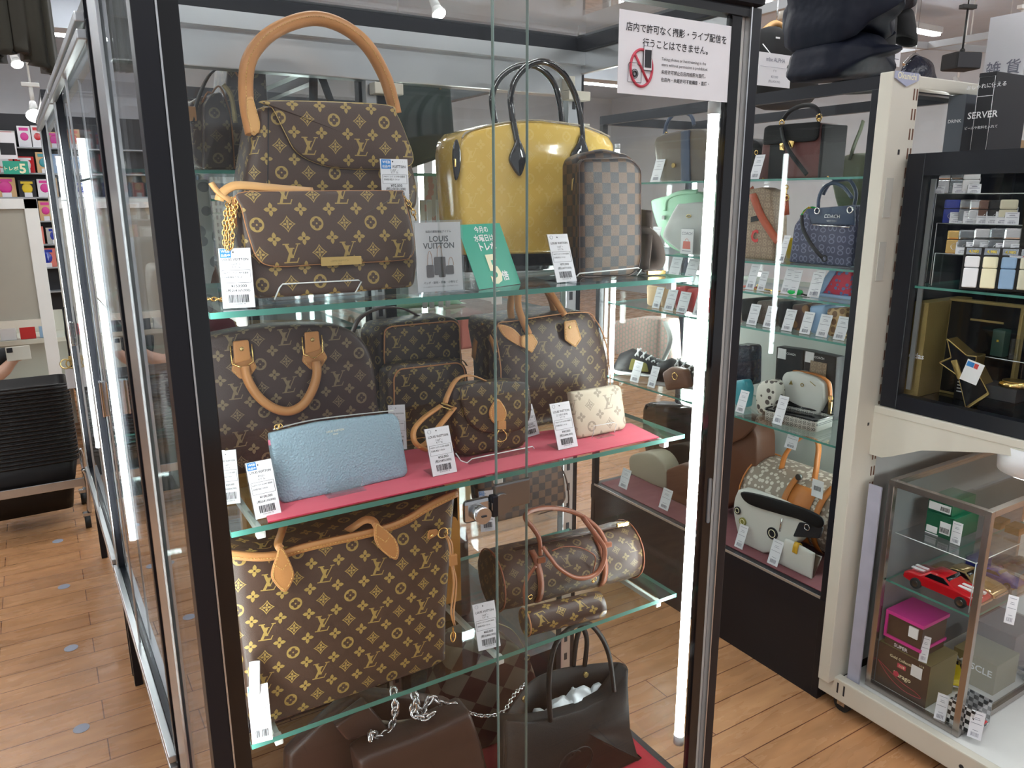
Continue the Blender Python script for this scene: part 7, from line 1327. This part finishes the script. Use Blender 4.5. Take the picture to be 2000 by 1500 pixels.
for i, (x, mt, h) in enumerate(((-.40, 'white', .09), (-.30, 'gunmetal_card', .10), (-.20, 'paper', .08), (-.10, 'red_leather', .07), (.0, 'satin_blue', .09))):
    mb = MB(); mb.box(-.04, .04, 0, .06, 0, h, .002); tag(obj('small_carton', mb, mt, T=M4.Translation((x, 5.42, .631))), ('white', 'dark grey', 'pale', 'red', 'light blue')[i]+' small carton on the cream rack behind the baskets', 'box', 'small cartons on the low rack')
t = thing('slotted_post', 'cream slotted shelving post beside the white framed board', 'post', (.115, 4.6, 0)); mb = MB(); mb.box(-.025, .025, 0, .03, 0, 1.47, .002); u_ = obj('upright', mb, 'cream_metal', t); mb = MB()
for k in range(36):
    for c in (-.012, .010): mb.box(c-.004, c+.004, -.001, 0, .05+k*.039, .05+k*.039+.022)
obj('slot_row', mb, 'brown_leather', u_)
t = thing('white_pillar', 'white rounded post top beside the slotted post', 'post', (.165, 4.3, 0)); mb = MB(); mb.box(-.03, .03, 0, .05, 0, .86, .012); mb.cyl(.05, 0, .80, .84, .018, 12, ax='z'); obj('upright', mb, 'white_metal', t)
# a customer reaching in with a phone
t = thing('person', 'person in a black sleeve holding up a pale phone, only forearm and hand in view', 'person', PY(0, 720, 4.35)); F = frame(PY(0, 720, 4.35)); P_ = lambda u, v, y=0.: LP(F, u, v, y)
mb = MB(); mb.tube([P_(-40, 745), P_(-14, 738), P_(10, 722), P_(22, 708), P_(28, 701)], .030, 12, scale=[1.5, 1.25, .95, .72, .7]); obj('forearm', mb, 'skin', t)
mb = MB(); mb.tube([P_(-10, 700, .05), P_(8, 696, .05), P_(24, 692, .03)], .040, 12, scale=[1.2, 1.1, .9]); obj('sleeve', mb, 'black_fabric', t)
mb = MB(); mb.tube([P_(26, 700, .0), P_(32, 697, .0), P_(38, 694, .0), P_(44, 693, 0)], .024, 10, scale=[.7, 1., 1.1, .9]); 
for i in range(4): mb.tube(spline([P_(42, 690+i*2.2, -.01), P_(47, 689+i*2.4, -.022), P_(46-i*.5, 690+i*2.4, -.034), P_(41, 691+i*2.4, -.036)], 4), .0075-.0004*i, 7)
mb.tube(spline([P_(34, 690, -.005), P_(36, 686, -.015), P_(40, 684, -.02)], 4), .009, 7, scale=None); obj('hand', mb, 'skin', t)
ph = PY(36, 690, 4.30); mb = MB(); mb.box(-.05, .05, -.004, .004, -.034, .034, .003); o = obj('mobile_phone', mb, 'cream_metal', T=frame(ph, .1)); tag(o, 'pale phone held sideways above the basket stack', 'phone'); mb = MB(); mb.box(-.046, -.022, -.006, -.004, .008, .030, .002); obj('camera_bump', mb, 'charcoal', o)
# merchandise wall far left
t = thing('display_wall', 'dark slatted merchandise wall at the far left', 'shelving', (-1.2, 7.62, 0)); mb = MB(); mb.box(0, 2.6, 0, .06, 0, 2.12, .003); obj('back_board', mb, 'charcoal', t)
for z in (1.86, 1.66, 1.47, 1.28, 1.09, .9, .7): mb = MB(); mb.box(0, 2.6, -.12, 0, z-.012, z, .002); obj('shelf', mb, 'grey_metal', t)
cl = ['satin_blue', 'coral', 'white', 'car_red', 'charcoal', 'light_tan', 'car_blue', 'yellow_plastic', 'magenta', 'grey_leather', 'paper', 'teal']
cn = ['light blue', 'orange', 'white', 'red', 'black', 'tan', 'deep blue', 'yellow', 'pink', 'grey', 'pale', 'teal']
k = 0
for zi, z in enumerate((1.86, 1.66, 1.47, 1.28, 1.09, .9)):
    x = -.42
    pc = 'edge'
    while x < 1.3:
        w_ = rnd.uniform(.08, .15); h = rnd.uniform(.12, .17); c = rnd.randrange(12); c2 = (c+rnd.randrange(1, 11)) % 12
        t = thing('blister_pack', f'{cn[c]} boxed toy with {cn[c2]} picture next to the {pc} one, wall row {("one", "two", "three", "four", "five", "six")[zi]}', 'packaged toy', (x+w_/2, 7.53, z), 0, 'boxed toys on the far merchandise wall')
        mb = MB(); mb.box(-w_/2, w_/2, 0, .04, 0, h, .002); obj('carton', mb, cl[c], t); mb = MB(); mb.sphere((0, -.001, h*.5), w_*.32, 6, (1, .15, 1.1)); mb.box(-w_*.35, w_*.35, -.003, 0, h*.78, h*.92); obj('picture', mb, cl[c2], t)
        mb = MB(); mb.box(-w_*.2, w_*.25, -.006, -.003, .0, .035); obj('price_card', mb, 'paper', t); x += w_+rnd.uniform(.006, .02); k += 1; pc = cn[c]
t = thing('points_card', 'far green card with a cream number 5 on the merchandise wall', 'sign', PY(8, 340, 7.4)); mb = MB(); mb.box(0, .17, 0, .003, 0, .10); obj('card', mb, 'green_card', t); mb = MB(); mb.text('5', .10, .13, .01, -.001, bold=.03); mb.text('トレポ', .035, .05, .03, -.001, bold=.02); obj('lettering', mb, 'cream_ink', t); mb = MB(); mb.box(.08, .09, .003, .013, .04, .06); mb.box(.08, .09, .003, .12, .045, .055); obj('arm', mb, 'steel', t)
t = thing('event_poster', 'small white poster with a dark photograph at the far left edge', 'sign', PY(0, 310, 7.38)); mb = MB(); mb.box(0, .12, 0, .003, 0, .20); obj('card', mb, 'paper', t); mb = MB(); mb.box(.01, .11, -.001, 0, .03, .12); obj('picture', mb, 'charcoal', t); mb = MB(); mb.box(.05, .06, .003, .14, .1, .11); obj('arm', mb, 'steel', t)
show_case('far black framed showcase beside the merchandise wall', .13, .45, 5.0, 6.2, .4, 2.02, (1.6, 1.2, .8), [(.40, 5.1, .5, 1.9)])
# ================================================================ goods in the showcases behind the main one
def back(name, label, cat, pts, y, z, d, m, r=.01, sm=False, dsp=0., bulge=.004, lo=True, part='body'):
    u = sum(p[0] for p in pts)/len(pts); p = PY(u, 400, y); p.z = z; F = frame(p); t = thing(name, label, cat, p); q = snap(XZ(LL(F, pts)), lo); q = [(a, max(b, 0)) for a, b in (smooth_out(q, 4) if sm else rpoly(q, r))]; mb = pillow(q, 0, d, bulge, min(.006, d/3))
    if dsp: disp(mb, dsp, 14, u); [setattr(w_.co, 'z', max(w_.co.z, 0)) for w_ in mb.bm.verts]
    obj(part, mb, m, t); return t, F
Z = 1.502
t, F = back('travel_backpack', 'grey monogram backpack with tan piping seen at the back left', 'backpack', [(372, 200), (395, 185), (440, 190), (445, 110), (455, 86), (500, 84), (518, 110), (524, 200), (522, 338), (400, 336), (380, 310)], 1.54, Z, .12, 'monogram_worn', .01, dsp=.003)
for pts in ([(395, 200), (410, 180), (430, 230), (435, 330)], [(412, 185), (430, 170), (450, 230), (458, 330)], [(448, 95), (460, 140), (478, 180), (485, 330)]): obj('piping', MB().tube(spline(LL(F, pts, -.006), 5), .0018, 6), 'piping_tan', t)
q = XZ(LL(F, [(398, 205), (412, 182), (432, 178), (450, 225), (458, 334), (400, 334)], -.03)); obj('front_pocket', pillow(rpoly(snap(q), .006), -.03, -.002, .004, .005), 'monogram_worn', t)
obj('zip', MB().strap(spline(LL(F, [(436, 165, -.03), (452, 190, -.03), (460, 240, -.03)]), 5), .008, .002, up=V((1, 0, 0))), 'zip_gold', t)
obj('shoulder_strap', MB().strap(spline(LL(F, [(440, 128, -.02), (410, 145, -.03), (388, 190, -.035), (375, 240, -.04)]), 6), .014, .003, up=V((0, 1, 0))), 'black_leather', t)
mb = MB(); c = LP(F, 371, 222, -.042); mb.box(c.x-.008, c.x+.010, -.046, -.038, c.z-.012, c.z+.012, .002); obj('strap_loop', mb, 'tan', t)
t = thing('strap_buckle', 'pair of black straps joined by a tan leather buckle hanging behind the arched handle', 'strap', PY(612, 105, 1.50)); F = frame(PY(612, 105, 1.50)); obj('black_strap', MB().strap(LL(F, [(608, 110, 0), (612, 140, 0), (612, 215, 0)]), .016, .003, up=V((1, 0, 0))), 'black_leather', t); obj('black_strap', MB().strap(LL(F, [(618, 130, .01), (632, 160, .01), (652, 215, .01)]), .014, .003, up=V((1, 0, 0))), 'black_leather', t)
q = XZ(LL(F, [(594, 110), (622, 102), (632, 112), (638, 140), (628, 150), (612, 150), (602, 142), (593, 125)], -.006)); obj('tan_buckle', pillow(rpoly(q, .004), -.008, -.002, .001, .002), 'tan', t); mb = MB(); mb.tube([LP(F, 608, 102, 0), LP(F, 608, 102, 0)+V((0, 0, 1.72-PY(612, 105, 1.5).z-.0))], .004, 6); obj('hook', mb, 'steel', t)
t, F = back('dark_green_bag', 'dark green leather vanity bag seen behind the left of the yellow tote', 'handbag', [(772, 148), (800, 130), (850, 120), (870, 122), (880, 150), (890, 280), (886, 300), (776, 316)], 1.58, Z, .12, 'green_gloss' if mat('green_gloss', (.025, .045, .04), .3) else '', .01)
obj('handle', MB().strap(spline(LL(F, [(806, 128, .02), (818, 114, .02), (838, 110, .02), (858, 120, .02)]), 6), .010, .004, up=V((0, 1, 0))), 'black_leather', t); obj('zip', MB().strap(spline(LL(F, [(840, 124, -.004), (856, 140, -.008), (860, 175, -.008)]), 5), .005, .002, up=V((1, 0, 0))), 'gold', t)
back('dark_board', 'black backed panel leaning under the dark green bag', 'board', [(770, 330), (900, 308), (900, 340), (770, 344)], 1.56, 1.4985, .10, 'charcoal', .001) if False else None
Z = 1.202
back('pattern_bag', 'pale grey bag printed with small diamonds at the back left', 'handbag', [(368, 352), (408, 350), (418, 440), (420, 600), (372, 600)], 1.62, Z, .08, 'pale_diamond' if pattern_mat('pale_diamond', 'blob', (.50, .52, .52), (.25, .26, .28), .03, .5, bump=0) else '', .006)
back('burgundy_shoe', 'burgundy leather shoe on the shelf behind the chain purse', 'shoe', [(385, 450), (400, 432), (420, 436), (440, 455), (446, 500), (385, 505)], 1.50, 1.36, .08, 'burgundy', .01, sm=True, lo=False)[0].location.z = Z
for (lb, u0, u1, v0, v1, y, z, d, mt) in (('orange box at the back left under the top shelf', 415, 464, 634, 700, 1.56, Z-.4, .12, 'orange_box'), ('long orange box behind the domed handbag', 480, 660, 640, 720, 1.60, Z-.4, .12, 'orange_box'), ('grey carton behind the domed handbag', 540, 630, 560, 620, 1.75, Z, .12, 'gunmetal_card'), ('white carton behind the two pocket bag', 720, 800, 520, 590, 1.72, Z, .10, 'paper'), ('red carton behind the boston bag', 900, 945, 612, 660, 1.80, .852+.2, .10, 'coral'), ('dark carton on the lower back shelf', 470, 560, 930, 1080, 1.62, .802, .14, 'charcoal'), ('cream carton behind the checked pochette', 880, 960, 870, 1060, 1.70, .652, .12, 'light_tan')):
    t, F = back('back_carton', lb, 'box', [(u0, v0), (u1, v0-3), (u1, v1), (u0, v1)], y, z, d, mt, .001, bulge=0, lo=True, part='carton')
t, F = back('green_cloth', 'folded pale green cloth under the top glass shelf at the back', 'cloth', [(745, 596), (790, 585), (880, 582), (905, 596), (900, 612), (750, 614)], 1.62, Z, .10, 'mint_leather', .01, sm=True, dsp=.004)
# white spoons, photo card and bagged goods seen below the dark green bag
for i, u in enumerate((826, 840, 858, 872)):
    a = PY(u, 432, 1.60); a.z = Z; t = thing('white_stick', ('leftmost', 'second', 'third', 'rightmost')[i]+' white rounded stick standing behind the small sign', 'stick', a, 0, 'white rounded sticks behind the small sign'); h = PY(u, 390, 1.60).z-Z; mb = MB(); mb.box(-.006, .006, 0, .005, 0, h, .0024); obj('stick', mb, 'white', t)
t, F = back('photo_card', 'pink and cream printed card behind the small white sign', 'card', [(828, 345), (866, 338), (868, 440), (828, 440)], 1.70, Z, .003, 'coral_print' if pattern_mat('coral_print', 'blob', (.70, .62, .55), (.72, .35, .30), .02, .6, bump=0) else '', .001, bulge=0, part='card')
t, F = back('plastic_bag', 'crumpled clear plastic bag of parts beside the white sticks', 'bag', [(860, 350), (880, 330), (905, 345), (900, 430), (866, 434)], 1.66, Z, .03, 'plastic_film', .01, sm=True, dsp=.006)
# goods inside the left row showcases
for i, (x, y, z, w_, d, h, m_, lb) in enumerate(((.25, 1.7, 1.202, .12, .18, .12, 'brown_leather', 'brown bag'), (.25, 2.0, 1.202, .12, .2, .16, 'charcoal', 'black bag'), (.28, 1.8, .802, .14, .22, .18, 'olive_leather', 'olive bag'), (.3, 2.15, .802, .12, .16, .20, 'oxblood', 'oxblood bag'), (.25, 1.95, 1.502, .12, .2, .14, 'taupe', 'taupe bag'), (.75, 1.75, .852, .16, .2, .2, 'black_leather', 'black leather bag'), (.75, 2.1, .852, .16, .2, .22, 'taupe', 'brown grey bag'), (.80, 2.05, 1.202, .14, .2, .18, 'dark_brown_leather', 'dark brown bag'), (.25, 1.75, .402, .16, .22, .22, 'charcoal', 'charcoal bag'), (.8, 1.8, .332, .2, .25, .25, 'dark_brown_leather', 'large dark brown bag'), (.8, 2.15, 1.502, .12, .16, .12, 'grey_leather', 'pale grey bag'))):
    t = thing('shop_handbag', lb+' on a shelf of the showcases behind the main one', 'handbag', (x, y, z), 0, 'bags in the showcases behind'); mb = pillow(rpoly([(-d/2, 0), (d/2, 0), (d*.44, h), (-d*.44, h)], .02), -w_/2, w_/2, .006, .01); mb.bm.transform(M4.Rotation(pi/2, 4, 'Z')); obj('body', mb, m_, t)
    mb = MB(); mb.tube([(0, -d*.22+d*.44*k_/8, h+.05*sin(pi*k_/8)) for k_ in range(9)], .005, 6); obj('handle', mb, m_, t)
# ---------------------------------------------------------------- let everything rest on, not in, its shelf
bpy.context.view_layer.update()
LEVELS = (ZS1, ZS1+.006, ZF, ZS3, ZD, RZ, 1.502, 1.262, 1.170, 1.063, .772, .3275, 1.202, .802, .852, ZB, ZB+.004, ZL, ZC, ZM, ZT, ZM+.0003, ZM+.004, 1.457, 1.386, 1.315, 1.5525)
for o in list(COL.objects):
    if o.parent or 'label' not in o.keys(): continue
    z0 = o.matrix_world.translation.z
    if min(abs(z0-l) for l in LEVELS) > .0011: continue
    for c in [o]+list(o.children_recursive):
        if c.type != 'MESH': continue
        M_, I_ = c.matrix_world, c.matrix_world.inverted()
        for v_ in c.data.vertices:
            p = M_ @ v_.co
            if z0-.03 < p.z < z0+.0002: p.z = z0+.0002; v_.co = I_ @ p
pass
